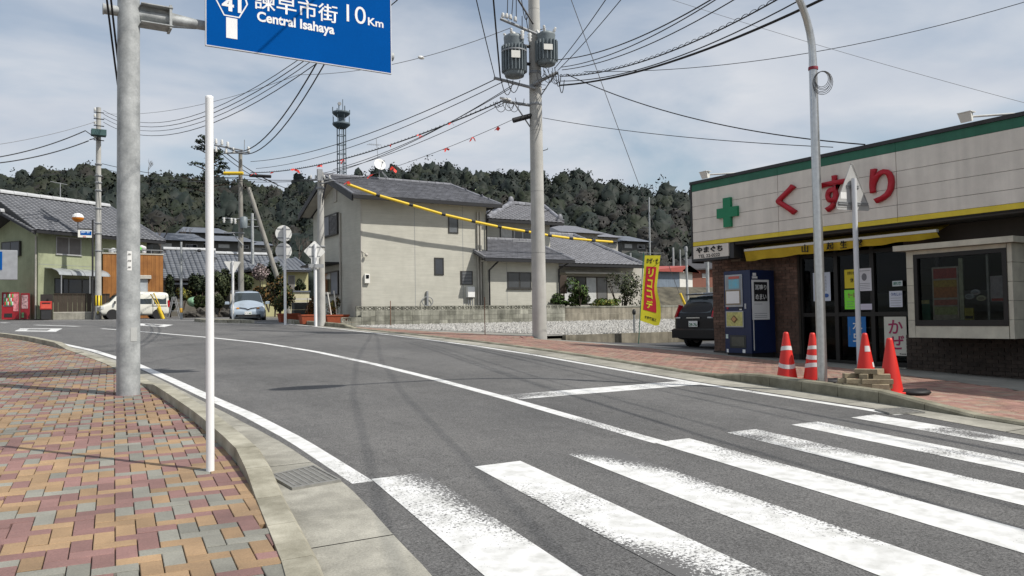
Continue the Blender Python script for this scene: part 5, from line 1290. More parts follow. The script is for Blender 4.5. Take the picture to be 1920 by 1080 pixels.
def transformer(px0, px1, pt, pb, lbl, nf, band=False):
    k = dU/FPX; c = ul((px0+px1)/2, (pt+pb)/2); h = (pb-pt)*k; r = (px1-px0)*k/2
    t = thing('transformer', lbl, 'transformer', UP+Vector((c.x, c.y, c.z-h/2)), 0, 'transformers on the utility pole')
    MB().lathe([(r*.55, 0), (r*.74, .03), (r*.78, .10), (r*.78, h*.84), (r*.80, h*.86), (r*.80, h*.90), (r*.70, h*.93), (r*.5, h*.97), (.03, h)], n=28).build('tank', TRANS, t)
    for j in range(nf):
        a = 2*math.pi*j/nf; M = Matrix.Rotation(a, 4, 'Z'); MB().box((r*.70, -.012, h*.12), (r*1.0, .012, h*.70), M).build('cooling_fin', TRANS, t)
    for a in (.6, 2.2, 3.9, 5.4): p = Vector((r*.6*math.cos(a), r*.6*math.sin(a), h*.9)); insulator(t, p, (math.cos(a)*.5, math.sin(a)*.5, 1), .055, .2)
    MB().box((-.16, -r*1.03, h*.36), (.10, -r*1.01, h*.52), Matrix.Rotation(R_(-20), 4, 'Z')).build('number_plate', WHITEP, t)
    if band: MB().lathe([(r*1.0, h*.56), (r*1.015, h*.575), (r*1.0, h*.59)], n=28).build('band', GREYM, t)
    v = Vector((-c.x, -c.y, 0)); vn = v.normalized()
    for z in (.35, .75): MB().tube([tuple(vn*r*.5+Vector((0, 0, h*z))), tuple(v+Vector((0, 0, h*z)))], .05, 8).build('hanger', DKMET, t)
    return t
transformer(940, 988, 62, 146, 'larger finned grey transformer left of the utility pole', 22, True)
transformer(1003, 1046, 58, 124, 'smaller finned grey transformer right of the utility pole', 18)
b = MB()
for s, (a, c, dz) in enumerate(((( 938, 142), (962, 150), .5), ((950, 146), (975, 150), .4), ((1040, 126), (1052, 140), .45), ((1046, 134), (1058, 150), .5), ((985, 20), (994, 60), .2), ((978, 0), (990, 30), .3), ((952, -5), (951, 36), .0), ((962, -5), (959, 38), .0), ((968, -5), (968, 42), .0), ((979, 30), (979, 58), .0))):
    A, B = ul(*a, -.2), ul(*c, -.2); pts = [A.lerp(B, t/8)-Vector((0, 0, dz*4*(t/8)*(1-t/8))) for t in range(9)]
    MB().tube(pts, .012, 6, cap=False).build('jumper_wire', CABLE, up)
for k in range(9):
    A = ul(1030+random.uniform(-12, 16), 140+random.uniform(-8, 14), -.2); r = random.uniform(.1, .28); a0 = random.uniform(0, 6)
    MB().tube([A+Vector((r*math.cos(a0+t*.6)*.8, 0, r*math.sin(a0+t*.6))) for t in range(9)], .009, 5, cap=False).build('jumper_wire', CABLE, up)
for k in range(7):
    A = ul(930+random.uniform(-6, 45), 190+random.uniform(-6, 6), -.1); r = random.uniform(.08, .2)
    MB().tube([A+Vector((r*math.cos(math.pi+t*.4), 0, r*1.4*math.sin(math.pi+t*.4))) for t in range(9)], .009, 5, cap=False).build('jumper_wire', CABLE, up)

def pole(name, lbl, P, ptop_py, px, r0, r1, m=POLEC, cat='utility pole', n=14, lean=0):
    t = thing(name, lbl, cat, P); d = depth(P); top = PD(px, ptop_py, d)-P
    MB().tube([(0, 0, -.2), (top.x*lean, top.y*lean, top.z*.5), (top.x*lean, top.y*lean, top.z)], [r0, (r0+r1)/2, r1], n).build('shaft', m, t); return t, d, top
def on(P, d): return lambda px, py, dd=0.0: PD(px, py, d+dd)-P
# thin service pole before the beige house
SPm = G(603, 607, .1); svc, dS, tS = pole('utility_pole', 'slim concrete service pole standing in front of the beige house corner', SPm, 320, 599, .155, .115)
ls = on(SPm, dS)
for (px, py) in ((598, 330), (600, 352), (601, 462)): z = ls(px, py).z; MB().lathe([(.13, z-.04), (.165, z-.03), (.165, z+.03), (.13, z+.04)], n=14).build('clamp_band', GREYM, svc)
for (a, c) in (((580, 337), (622, 336)), ((600, 345), (624, 338))): bar('bracket', ls(*a), ls(*c), .03, GREYM, svc)
for px in (583, 592, 608, 618): insulator(svc, ls(px, 335), (0, 0, 1), .05, .14)
b = MB(); q = ls(598, 330); b.box((q.x-.1, q.y-.15, q.z-.2), (q.x+.1, q.y-.05, q.z+.25)); b.build('terminal_box', GREYM, svc)
for k in range(4): bar('tension_wire', ls(612, 338+2*k), ls(604, 372+4*k), .012, CABLE, svc, 6)
# pole with the diagonal strut by the side road
YB = 46.0; pB = PY(452, 560, YB); PB = Vector((pB.x, YB, gz(pB.x, YB)+.02)); polB, dB, tB = pole('utility_pole', 'tall grey utility pole with crossarms beside the blue car', PB, 283, 458, .17, .10, POLED)
lb = on(PB, dB)
tube('lightning_rod', GREYM, polB, [tuple(lb(458, 284)), tuple(lb(458.5, 262))], .02, 6)
for (a, c) in (((420, 287), (468, 286)), ((402, 272), (455, 282)), ((417, 409), (457, 411)), ((420, 436), (458, 437)), ((432, 326), (486, 330))): bar('crossarm', lb(*a), lb(*c), .05 if a[1] < 300 else .035, GREYM, polB)
bar('brace', lb(437, 438), lb(456, 460), .03, GREYM, polB)
bar('sleeve', lb(420, 325), lb(456, 325), .10, YELLOWC, polB); bar('sleeve', lb(468, 329), lb(508, 331), .09, BLACK, polB)
for (px, py) in ((405, 270), (416, 272), (427, 276), (405, 285), (424, 288), (438, 287), (466, 285)): insulator(polB, lb(px, py), (0, 0, 1), .10, .3)
for (px, py) in ((434, 409), (441, 410), (420, 408)): insulator(polB, lb(px, py), (0, 0, -1), .09, .3)
b = MB(); q = lb(457, 418); b.lathe([(.18, q.z-.3), (.2, q.z-.2), (.2, q.z+.3), (.12, q.z+.35)], (q.x, q.y, 0)); b.build('transformer_can', TRANS, polB)
p1 = PD(466, 352, dB-1.2); p0 = PD(548, 573, dB-1.2); SB = Vector((p0.x, p0.y, gz(p0.x, p0.y)))
stt = thing('pole_strut', 'leaning concrete strut propping the utility pole beside the blue car', 'pole strut', SB); MB().tube([(0, 0, -.3), tuple(p1-SB)], [.14, .11], 14).build('shaft', POLED, stt)
# left pole with the yellow guard
PA = G(184, 598, .02); polA, dA, tA = pole('utility_pole', 'white grey utility pole with a yellow and black band near the green house', PA, 198, 185, .19, .13)
la = on(PA, dA)
for py in (210, 222, 235, 248, 262): bar('crossarm', la(176, py), la(195, py+2), .03, DKMET, polA); insulator(polA, la(178, py-2), (0, 0, 1), .08, .2)
b = MB(); q = la(185, 247); b.box((q.x-.4, q.y-.3, q.z-.25), (q.x+.4, q.y+.3, q.z+.1)); b.build('equipment_box', mat('equip_teal', (.04, .09, .09), .6), polA)
bar('brace', la(160, 245), la(184, 262), .025, DKMET, polA); bar('brace', la(168, 262), la(184, 258), .03, DKMET, polA)
for py in (306, 328, 341, 356, 390, 418, 437, 470): z = la(184, py).z; MB().lathe([(.165, z-.05), (.20, z-.04), (.20, z+.04), (.165, z+.05)], n=12).build('clamp_band', GREYM, polA)
z0, z1 = la(184, 573).z, la(184, 554).z
MB().lathe([(.195, z0), (.197, z0+.02), (.195, z1), (.19, z1)], n=14).build('warning_band', mat('band_yellow', (.62, .46, .02), .5), polA)
for k in range(7):
    a = 2*math.pi*k/7; MB().box((.193, -.03, z0), (.203, .03, z1), Matrix.Rotation(a, 4, 'Z')).build('black_stripe', BLACK, polA)
# slim lamp pole beyond the white van
PCc = PY(340, 597, 49.5); PCc.z = gz(PCc.x, PCc.y)+.02; pc_, dC, tC = pole('lamp_pole', 'slim grey pole with a small lamp arm in front of the long tiled house', PCc, 453, 341, .085, .06, GALV, 'lamp pole', 10)
lc = on(PCc, dC); bar('arm', lc(341, 469), lc(372, 469), .03, GALV, pc_); bar('brace', lc(341, 492), lc(370, 470), .02, GALV, pc_)
b = MB(); q = lc(373.5, 470); b.ball(tuple(q), .12, 10, 8, (1, 1, .8)); b.build('lamp_head', DKMET, pc_)
z0, z1 = lc(341, 586).z, lc(341, 578).z; MB().lathe([(.09, z0), (.092, z1), (.08, z1+.01)], n=10).build('warning_band', mat('band_orange', (.55, .3, .03), .5), pc_)
# distant poles
for (px, pb_, pt_, Y, r, lbl) in ((1290, 565, 462, 34, .075, 'leaning grey steel pole left of the pharmacy signboard'), (1327, 560, 484, 27, .085, 'grey steel pole showing between the black car and the pharmacy wall'), (1263, 520, 464, 52, .10, 'short grey pole above the red roofed shed'), (1276, 520, 468, 60, .08, 'faint grey pole between the shed roof and the steel pole'), (1218, 470, 370, 75, .12, 'thin distant pole at the foot of the wooded hill'), (1183, 490, 474, 40, .07, 'small pale vent pipe behind the wavy tiled roof'), (474, 545, 400, 75, .15, 'distant dark utility pole behind the leaning strut')):
    p = PY(px, pb_, Y); t = thing('distant_pole', lbl, 'pole', p); d = depth(p); tp_ = PD(px-(4 if px == 1290 else 1), pt_, d)-p
    MB().tube([(0, 0, -2.5), tuple(tp_)], [r, r*.85], 10).build('shaft', GALV, t)
    if px == 1290: MB().lathe([(r*1.3, tp_.z-.3), (r*1.4, tp_.z-.1), (r*.9, tp_.z)], (tp_.x, tp_.y, 0), 10).build('cap', GREYM, t)
    if px == 474:
        for py in (412, 425): c = PD(474, py, d)-p; MB().tube([tuple(c-Mx_*.9), tuple(c+Mx_*.5)], .05, 6).build('crossarm', GREYM, t)

# ------------------------------------------------------------------ overhead cables, each a thing
CG = 'overhead cables'
def cable(a, c, sag, r, lbl, m=CABLE, n=22, name='cable', coil=0, group=CG, nxt=None):
    a, c = Vector(a), Vector(c); pts = [a.lerp(c, t/n)-Vector((0, 0, sag*4*(t/n)*(1-t/n))) for t in range(n+1)]
    d_ = depth(c); qx = 960+FPX*(c-CAMP).dot(CR)/d_; qy = 540-FPX*(c-CAMP).dot(CU)/d_
    tail = []
    if qy < 0 or qx < 0 or qx > 1920:       # runs on to the next pole, out of the picture
        e = (pts[-1]-pts[-2]).normalized(); tail = [c+e*k-Vector((0, 0, .006*k*k)) for k in (4, 9, 15, 22)]
    if nxt is not None: tail = [c.lerp(Vector(nxt), k/10)-Vector((0, 0, 1.2*4*(k/10)*(1-k/10))) for k in range(1, 11)]
    t = MB().tube([p-a for p in pts+tail], r, 6, cap=False).build(name, m); t.location = a; tag(t, lbl, 'cable', group)
    if coil:
        L_ = (c-a).length; q = []; N_ = int(L_*coil*8)
        for k in range(N_+1):
            u = k/N_; p = a.lerp(c, u)-Vector((0, 0, sag*4*u*(1-u))); th = k/8*2*math.pi; q.append(p-a+Vector((0,   .034*math.cos(th), .034*math.sin(th)+.02)))
        MB().tube(q, .007, 4, cap=False).build('spiral_hanger', CABLE, t)
    return pts
u = lambda px, py, dd=0.0: PD(px, py, dU+dd)
far = lambda px, py, d: PD(px, py, d)
cable(u(1043, 112), far(1352, -12, 14), .25, .013, 'black overhead cable rising right from the smaller transformer, highest of its sheaf')
cable(u(1052, 126), far(1372, -20, 14), .25, .011, 'black overhead cable second from the top right of the transformers')
cable(u(1054, 131), far(1392, -10, 14), .25, .011, 'black overhead cable third from the top right of the transformers')
cable(u(1050, 143), far(1470, -8, 14), .35, .014, 'black spiral wrapped cable rising right across the sky', coil=4.0)
cable(u(1050, 160), far(1560, -10, 13), .30, .024, 'thickest black cable rising right from the utility pole behind the curved lamp')
cable(u(1052, 152), far(1500, 0, 13.4), .35, .012, 'black cable just above the thickest one right of the utility pole')
cable(u(1040, 128), far(1142, -10, 17), .05, .011, 'steep thin cable rising right from the smaller transformer')
cable(u(1046, 132), far(1172, -10, 17), .05, .010, 'second steep thin cable rising right from the smaller transformer')
cable(u(1062, 139), PX(1622, 271, XF+.3), .35, .014, 'drooping black cable from the utility pole to the pharmacy roof')
cable(u(1018, 221), PX(1562, 276, XF+.3), .12, .009, 'thin cable from the utility pole to the pharmacy roof')
cable(u(1095, 134, 1), far(1960, -8, 19), .5, .009, 'thin beaded cable crossing the sky above the curved lamp')
cable(far(1215, -15, 26), far(1960, 203, 22), .1, .006, 'faintest hairline cable slanting down to the right edge of the sky', CABLEG)
gy = PD(1279, 565, 26.0)
cable(far(1066, -14, 17), gy, .02, .008, 'thin guy wire slanting down from the sky to the yellow guard by the black car', CABLEG, 10)
t = MB().tube([(0, 0, 0), tuple(PD(1289, 582, 26)-PD(1275, 550, 26))], .045, 10).build('guy_guard', YELLOWC); t.location = PD(1275, 550, 26); tag(t, 'short yellow plastic guard on the guy wire behind the black car', 'guy guard')
b_ = lambda px, py, dd=0.0: PD(px, py, dB+dd)
cable(u(930, 148), b_(470, 303), .5, .014, 'uppermost black cable descending left from the transformers toward the side road pole')
cable(u(944, 153), b_(480, 316), .5, .012, 'second black cable descending left from the transformers')
cable(u(958, 165), PD(625, 318, dS), .25, .011, 'black cable dropping from the transformers to the slim service pole')
cable(u(965, 157), PD(610, 328, dS), .30, .011, 'lower black cable dropping to the slim service pole')
rib1 = cable(u(952, 185), b_(470, 324), .55, .020, 'thick spiral wrapped cable with red ribbons descending left', coil=3.5)
cable(u(950, 190), PD(604, 325, dS), .25, .010, 'thin black cable under the ribboned spiral cable')
rib2 = cable(u(962, 224), PD(632, 345, dS-1), .15, .008, 'thin cable with red ribbons from the black sleeve to the beige house corner', CABLEG)
cable(u(928, 145), far(890, -14, 17), .03, .012, 'thin cable dropping from the sky to the left of the larger transformer')
cable(u(938, 145), far(924, -14, 20), .02, .022, 'thick black cable dropping from the sky beside the larger transformer')
p_ = cable(u(958, 52), far(560, 140, 30), .35, .009, 'thin sky cable running left from the pole top behind the blue sign', CABLEG)
cable(far(560, 140, 30), PD(198, 213, dA), .5, .009, 'thin sky cable between the blue sign and the left pole', CABLEG)
b = MB(); b.ball((0, 0, 0), .06, 8, 6, (2, 1, 1)); o = b.build('cable_weight', PORC); o.location = p_[int(len(p_)*.375)]; tag(o, 'small white bead on the thin sky cable left of the transformers', 'cable bead')
for k, (dy, r) in enumerate(((0, .012), (7, .014), (14, .012), (22, .014))):
    cable(PD(194, 207+dy, dA), far(745, -35+dy*1.6, 20), 1.9, r, ['topmost', 'second', 'third', 'lowest'][k]+' of the four cables sweeping from the left pole up behind the blue sign', nxt=(-16.0, -10.0, 10.6-.35*k))
cable(b_(424, 275), far(700, -90, 16), 1.6, .022, 'thick drooping cable from the side road pole up behind the blue sign', nxt=(-16.2, -10.0, 12.0))
cable(b_(432, 277), far(712, -84, 16), 1.7, .020, 'second thick drooping cable from the side road pole up behind the blue sign', nxt=(-15.8, -10.0, 12.0))
cable(b_(405, 272), b_(520, 345, 6), .2, .02, 'dark cable slanting down right from the outer crossarm of the side road pole'); cable(b_(414, 287), b_(500, 340, 6), .2, .02, 'second dark cable slanting down right past the side road pole'); cable(b_(427, 289), b_(560, 360, 8), .3, .02, 'third dark cable slanting down right past the side road pole')
cable(b_(400, 332), PD(690, 332, dS-1), .15, .016, 'nearly level dark cable from the side road pole to the service pole'); cable(b_(400, 337), PD(600, 338, dS), .1, .014, 'second nearly level cable under the first at the service pole')
cable(PD(192, 307, dA), b_(452, 332), .3, .018, 'dark cable from the left pole across to the side road pole'); cable(PD(192, 316, dA), b_(452, 340), .3, .014, 'thin pale cable under it from the left pole to the side road pole', CABLEG)
cable(PD(160, 245, dA), far(-60, 302, 42), .3, .032, 'thick hanging cable at the left edge, upper of the pair'); cable(PD(166, 264, dA), far(-60, 310, 42), .3, .034, 'thick hanging cable at the left edge, lower of the pair')
cable(PD(180, 228, dA), far(-60, 278, 42), .2, .014, 'thin cable above the thick pair at the left edge', CABLEG); cable(PD(170, 307, dA), far(60, 332, 46), .1, .016, 'short thin cable going left over the green house roof')
cable(PD(603, 352, dS), far(520, 372, 60), .1, .012, 'dark cable slanting down left behind the service pole')
cable(far(198, -20, 9.3), far(221, 160, 10.6), .02, .012, 'dark cable passing close behind the top of the sign pole'); cable(far(206, -20, 9.3), far(228, 170, 10.6), .02, .012, 'second dark cable close behind the top of the sign pole')
# yellow and black sleeved guy cable across the beige house
dY0, dY1 = 31.5, 35.0
A = PY(651, 345, 30.15)
yt = thing('guy_cable', 'long yellow and black sleeved guy cable running across the beige house', 'guy cable', A)
px_pts = [(651, 345), (708, 366), (770, 384), (831, 402), (887, 415), (936, 425.5), (987, 434), (1030, 441.5), (1070, 447), (1112, 451), (1152, 454)]
def yc(px):
    py = float(np.interp(px, [q[0] for q in px_pts], [q[1] for q in px_pts])); return PY(px, py, float(np.interp(px, [651, 905, 1152], [30.15, 30.45, 30.6])))
for i in range(len(px_pts)-1):
    a, c = yc(px_pts[i][0]+(3.5 if i else 0)), yc(px_pts[i+1][0]-3.5)
    MB().tube([a-A, c-A], .058, 8).build('yellow_sleeve', YELLOWC, yt)
    a, c = yc(px_pts[i+1][0]-3.6), yc(px_pts[i+1][0]+3.6); MB().tube([a-A, c-A], .064, 8).build('black_collar', BLACK, yt)
cable(PD(598, 332, dS), yc(651), .02, .014, 'short dark cable from the service pole to the yellow sleeved guy cable')
# ribbons
def ribbon(P, lbl, s=.16, col=REDRIB):
    b = MB(); rr = random.Random(int(P.x*100))
    for k in range(3):
        a = rr.uniform(0, 6.28); d = Vector((math.cos(a)*.8, math.sin(a)*.3, rr.uniform(-.9, .3))); e = Vector((rr.uniform(-1, 1), rr.uniform(-.4, .4), rr.uniform(-1, .2)))
        b.add([(0, 0, 0), tuple(d*s), tuple((d+e)*s*.8), tuple(e*s*.9)], [(0, 1, 2, 3)])
    o = b.build('ribbon', col); o.location = P; tag(o, lbl, 'ribbon', 'red ribbons on the cables')
def at_px(pts, px):
    best = min(pts, key=lambda p: abs(960+FPX*(p-CAMP).dot(CR)/depth(p)-px)); 
    i = pts.index(best); j = min(i+1, len(pts)-1); f = lambda p: 960+FPX*(p-CAMP).dot(CR)/depth(p)
    a, c = (pts[max(0, i-1)], pts[j]); fa, fc = f(a), f(c); return a.lerp(c, (px-fa)/(fc-fa))
for k, px in enumerate((848, 787, 735, 645, 599, 555, 514, 477)): ribbon(at_px(rib1, px), 'red ribbon '+['highest, nearest the big pole', 'second below the big pole', 'right of the lattice tower top', 'over the lattice tower', 'orange red, left of the lattice tower', 'small, above the road signs', 'tiny, above the leaning strut', 'lowest, beside the side road pole'][k]+' on the spiral cable', .13 if px > 700 else .2)
for k, px in enumerate((934, 887, 838, 738, 695, 654)): ribbon(at_px(rib2, px), ['pale red ribbon nearest the black sleeve', 'pale red ribbon second from the black sleeve', 'red ribbon third from the black sleeve', 'red ribbon right of the satellite dish', 'pink ribbon left of the satellite dish', 'red ribbon at the beige house corner'][k]+' on the thin cable', .15)

NP = Vector((-16.0, -10.0, gz(-16, -10))); npl_ = thing('utility_pole', 'concrete utility pole on the near left pavement where the swept cables end', 'utility pole', NP)
MB().tube([(0, 0, -.2), (0, 0, 6), (0, 0, 12.6)], [.19, .165, .12], 16).build('shaft', POLEC, npl_); MB().tube([(-.8, 0, 12.0), (.8, 0, 12.0)], .05, 8).build('crossarm', GREYM, npl_)
# ------------------------------------------------------------------ road signs seen from behind
RS = G(535, 605, .12); rs = thing('road_sign', 'white post carrying two round road signs seen from behind', 'road sign', RS); dR = depth(RS); lr = on(RS, dR)
hR = lr(533, 423).z; MB().tube([(0, 0, -.1), (0, 0, hR)], .055, 12).build('post', WPAINT, rs)
for (py, r) in ((437, 15.5), (470, 15.5)):
    z = lr(532, py).z; rr_ = r*dR/FPX; c = -.03
    b = MB(); b.tube([(c-.0, .065, z), (c, .075, z)], rr_, 28); o = b.build('round_plate', SIGNBACK, rs)
    for dz in (-.55, .55): MB().box((c-rr_*.8, .05, z+dz*rr_-.02), (c+rr_*.8, .0645, z+dz*rr_+.02)).build('rear_rail', GREYM, rs)
DS = G(592, 607, .12); dsg = thing('road_sign', 'white post carrying a diamond road sign seen from behind beside the service pole', 'road sign', DS); dD = depth(DS); ld = on(DS, dD)
hD = ld(592, 457).z; MB().tube([(0, 0, -.1), (0, 0, hD)], .06, 12).build('post', WPAINT, dsg)
z = ld(592, 471).z; s = 21*dD/FPX; b = MB(); b.prism(rounded([(0, -s), (s, 0), (0, s), (-s, 0)], .06), .073, .085, Matrix.Translation((.0, 0, z))); b.build('diamond_plate', SIGNBACK, dsg)
z2 = ld(592, 491).z; MB().box((-.14, .06, z2-.28), (.16, .072, z2+.2)).build('lower_plate', SIGNBACK, dsg)
for dz in (.18, -.18): MB().box((-.22, .058, z+dz-.02), (.22, .0725, z+dz+.02)).build('rear_rail', GREYM, dsg)
b = MB(); z3 = ld(592, 497).z; b.box((-.30, -.12, z3-.10), (.30, -.05, z3+.04)); b.build('clamp', GREYM, dsg)
TS = G(437, 602, .05); tsg = thing('road_sign', 'white post carrying a downward triangle road sign seen from behind before the blue car', 'road sign', TS); dT2 = depth(TS); lt = on(TS, dT2)
hT = lt(436, 489).z; MB().tube([(0, 0, -.1), (0, 0, hT)], .055, 12).build('post', WPAINT, tsg)
s = 16*dT2/FPX; b = MB(); b.prism(rounded([(-s, hT-.02), (0, hT-.02-s*1.65), (s, hT-.02)], .06), .068, .08); b.build('triangle_plate', SIGNBACK, tsg)

# ------------------------------------------------------------------ vehicles
RIM = mat('wheel_rim', (.45, .46, .47), .35, metal=.7); TYRE = mat('tyre', (.016, .016, .017), .85)
HEADL = mat('headlight', (.55, .57, .58), .08, spec=.8); TAILR = mat('tail_light', (.45, .012, .02), .15, spec=.7); ORANGE = mat('indicator', (.75, .3, .02), .3)
def loft_car(name, lbl, cat, P, rz, paint, secs, wheel_y, wr, wx, tilt=0.0):
    """secs: (y, zbot, zbelt, ztop, half width at belt, half width at top) from rear to front"""
    t = thing(name, lbl, cat, P, rz); t.rotation_euler = (tilt, 0, rz)
    t.rotation_mode = 'XYZ'
    def half(s):
        y, zb, zl, zt_, wb, wt = s; h = max(zt_-zl, .001)
        return [(0, y, zb), (wb*.86, y, zb), (wb*.97, y, zb+.10), (wb, y, zb+(zl-zb)*.5), (wb*.985, y, zl-.03), (wb*.955, y, zl), (wt+(wb*.955-wt)*.25, y, zl+h*.72), (wt*.93, y, zl+h*.93), (wt*.72, y, zt_), (0, y, zt_+.012)]
    b = MB(); n = 0
    for s in secs:
        hp = half(s); ring_ = [(-x, y, z) for x, y, z in hp[::-1][:-1]][0:0]
        pts = hp+[(-x, y, z) for x, y, z in hp[-2:0:-1]]; n = len(pts); b.v += pts
    for i in range(len(secs)-1):
        for j in range(n): b.f.append((i*n+j, i*n+(j+1) % n, (i+1)*n+(j+1) % n, (i+1)*n+j)); b.m.append(0); b.sm.append(True)
    b.f.append(tuple(range(n))); b.f.append(tuple((len(secs)-1)*n+j for j in range(n))[::-1]); b.m += [0, 0]; b.sm += [True, True]
    o = b.build('body', paint, t)
    bm = bmesh.new(); bm.from_mesh(o.data); bmesh.ops.recalc_face_normals(bm, faces=bm.faces[:]); bm.to_mesh(o.data); bm.free()
    m = o.modifiers.new('s', 'SUBSURF'); m.levels = 2; m.render_levels = 2
    for y in wheel_y:
        for s in (-1, 1):
            w_ = MB(); w_.tube([(0, -.085, 0), (0, -.07, 0), (0, .07, 0), (0, .085, 0)], [wr*.93, wr, wr, wr*.93], 22); wo_ = w_.build('wheel', TYRE, t); wo_.rotation_euler = (0, 0, R_(90)); wo_.location = (s*wx, y, wr)
            r_ = MB(); r_.tube([(0, .08, 0), (0, .092, 0)], [wr*.68, wr*.60], 18); r_.tube([(0, -.08, 0), (0, -.092, 0)], [wr*.68, wr*.60], 18); r_.build('rim', RIM, wo_)
            a_ = MB(); a_.tube([(s*(wx-.02), y, wr), (s*(wx+.098), y, wr)], wr*1.16, 22); a_.build('wheel_arch', BLACK, t)
    def surf(y, f, out=.02):
        i = 0
        while i < len(secs)-2 and secs[i+1][0] < y: i += 1
        a, c = secs[i], secs[i+1]; k = (y-a[0])/(c[0]-a[0]); s = [a[q]+(c[q]-a[q])*k for q in range(6)]; hp = half(s)
        p6, p7 = Vector(hp[5]), Vector(hp[7]); p = p6.lerp(p7, f); return Vector((p.x+out, p.y, p.z))
    def side_win(y0, y1, f0=.08, f1=.86, y0t=None, y1t=None):
        y0t = y0 if y0t is None else y0t; y1t = y1 if y1t is None else y1t
        for s in (-1, 1):
            q = [surf(y0, f0), surf(y1, f0), surf(y1t, f1), surf(y0t, f1)]; b = MB(); b.add([(s*p.x, p.y, p.z) for p in q]+[(s*(p.x-.03), p.y, p.z) for p in q], [(0, 1, 2, 3), (0, 4, 5, 1), (1, 5, 6, 2), (2, 6, 7, 3), (3, 7, 4, 0)]); b.build('side_window', CARGLASS, t)
    def glass(name, q, nrm, m=CARGLASS):
        d = Vector(nrm).normalized()*.045; b = MB(); q = [Vector(p) for p in q]; b.add([p+d for p in q]+[p-d*2 for p in q], [(0, 1, 2, 3), (0, 4, 5, 1), (1, 5, 6, 2), (2, 6, 7, 3), (3, 7, 4, 0)]); return b.build(name, m, t)
    def prt(name, m, a, c, ch=0.0): return MB().box(a, c, ch=ch).build(name, m, t)
    return t, side_win, glass, prt
VW = mat('van_white', (.70, .69, .62), .3, var=.02, coat=.5); CB = mat('car_blue', (.40, .47, .54), .28, var=.02, metal=.25, coat=.6); CK = mat('car_black', (.006, .006, .008), .32, var=.05, spec=.3)
# white kei van, side on, nose to the left
p = PY(250, 597, 53.0); VP = Vector((p.x-.0, 53.0, gz(p.x, 53)+.0))
van, sw_, gl_, pr_ = loft_car('white_van', 'small white box van parked side on before the orange building', 'van', VP, R_(94), VW,
    [(-1.88, .32, .80, 1.42, .64, .56), (-1.87, .30, .80, 1.44, .66, .57), (-1.84, .22, .86, 1.58, .73, .62), (-1.5, .2, .88, 1.62, .74, .64), (-.5, .2, .88, 1.64, .74, .65), (.5, .2, .88, 1.63, .74, .64), (.85, .2, .88, 1.58, .74, .62), (1.0, .2, .88, 1.46, .735, .62), (1.40, .2, .86, .98, .73, .64), (1.48, .21, .84, .92, .725, .64), (1.80, .24, .70, .80, .70, .60), (1.87, .28, .62, .70, .66, .55), (1.89, .36, .58, .64, .6, .5)], (-1.25, 1.25), .27, .655)
sw_(-1.72, -1.02, .0, .80); sw_(-.90, -.02, .0, .80); sw_(.10, 1.02, .0, .80, .10, .72)
gl_('windscreen', [(-.60, 1.37, 1.0), (.60, 1.37, 1.0), (.55, .92, 1.52), (-.55, .92, 1.52)], (0, 1, .9))
gl_('rear_window', [(-.5, -1.88, .92), (.5, -1.88, .92), (.46, -1.87, 1.4), (-.46, -1.87, 1.4)], (0, -1, 0))
for s in (-1, 1):
    pr_('headlight', HEADL, (s*.44, 1.70, .60), (s*.71, 1.86, .76), .02); pr_('mirror', DKMET, (s*.74, 1.10, .90), (s*.9, 1.18, 1.06)); pr_('door_handle', VW, (s*.725, -.0, .74), (s*.765, .2, .78)); pr_('tail_light', TAILR, (s*.60, -1.90, .70), (s*.72, -1.80, 1.1))
    pr_('slide_rail', DKMET, (s*.732, -1.75, .76), (s*.756, -.9, .785)); pr_('door_seam', DKMET, (s*.733, -.96, .26), (s*.752, -.945, 1.5)); pr_('door_seam', DKMET, (s*.733, .03, .26), (s*.752, .045, 1.5))
pr_('bumper', DKMET, (-.66, 1.84, .24), (.66, 1.91, .42)); pr_('number_plate', mat('plate_yellow', (.6, .5, .05), .5), (-.17, 1.912, .34), (.17, 1.925, .50))
# pale blue minivan coming out of the side road
p = PY(466, 602, 42.2); BP = Vector((p.x+.40, 44.2, gz(p.x, 42)-.12))
car, sw_, gl_, pr_ = loft_car('blue_car', 'pale metallic blue minivan facing the camera with its indicators lit', 'car', BP, R_(168), CB,
    [(-2.3, .35, .95, 1.35, .74, .55), (-2.25, .25, .98, 1.6, .84, .62), (-1.6, .2, .98, 1.70, .88, .66), (0, .2, .96, 1.72, .89, .68), (.45, .2, .95, 1.60, .89, .66), (1.25, .2, .93, 1.02, .88, .72), (1.7, .2, .84, .92, .87, .70), (2.1, .22, .66, .76, .84, .62), (2.28, .3, .52, .60, .68, .5)], (-1.4, 1.35), .31, .80)
sw_(-1.9, -.9); sw_(-.8, .3); sw_(.35, .95, .08, .7, .35, .5)
gl_('windscreen', [(-.74, 1.22, 1.02), (.74, 1.22, 1.02), (.62, .44, 1.56), (-.62, .44, 1.56)], (0, 1, 1.3))
gl_('rear_window', [(-.55, -2.3, 1.0), (.55, -2.3, 1.0), (.5, -2.22, 1.45), (-.5, -2.22, 1.45)], (0, -1, .2))
for s in (-1, 1):
    gl_('headlight', [(s*.44, 2.10, .66), (s*.82, 1.86, .74), (s*.80, 1.80, .86), (s*.42, 2.02, .77)], (0, 1, .4), HEADL)
    pr_('indicator', ORANGE, (s*.43, 2.06, .72), (s*.56, 2.15, .79)); pr_('mirror', CB, (s*.9, .95, .98), (s*1.12, 1.10, 1.12), .03); pr_('door_handle', CB, (s*.875, -.1, .84), (s*.905, .1, .88))
b = MB(); b.tube([(-.42, 2.10, .78), (-.12, 2.20, .74), (0, 2.24, .68), (.12, 2.20, .74), (.42, 2.10, .78)], .025, 6); b.build('grille_bar', DKMET, car)
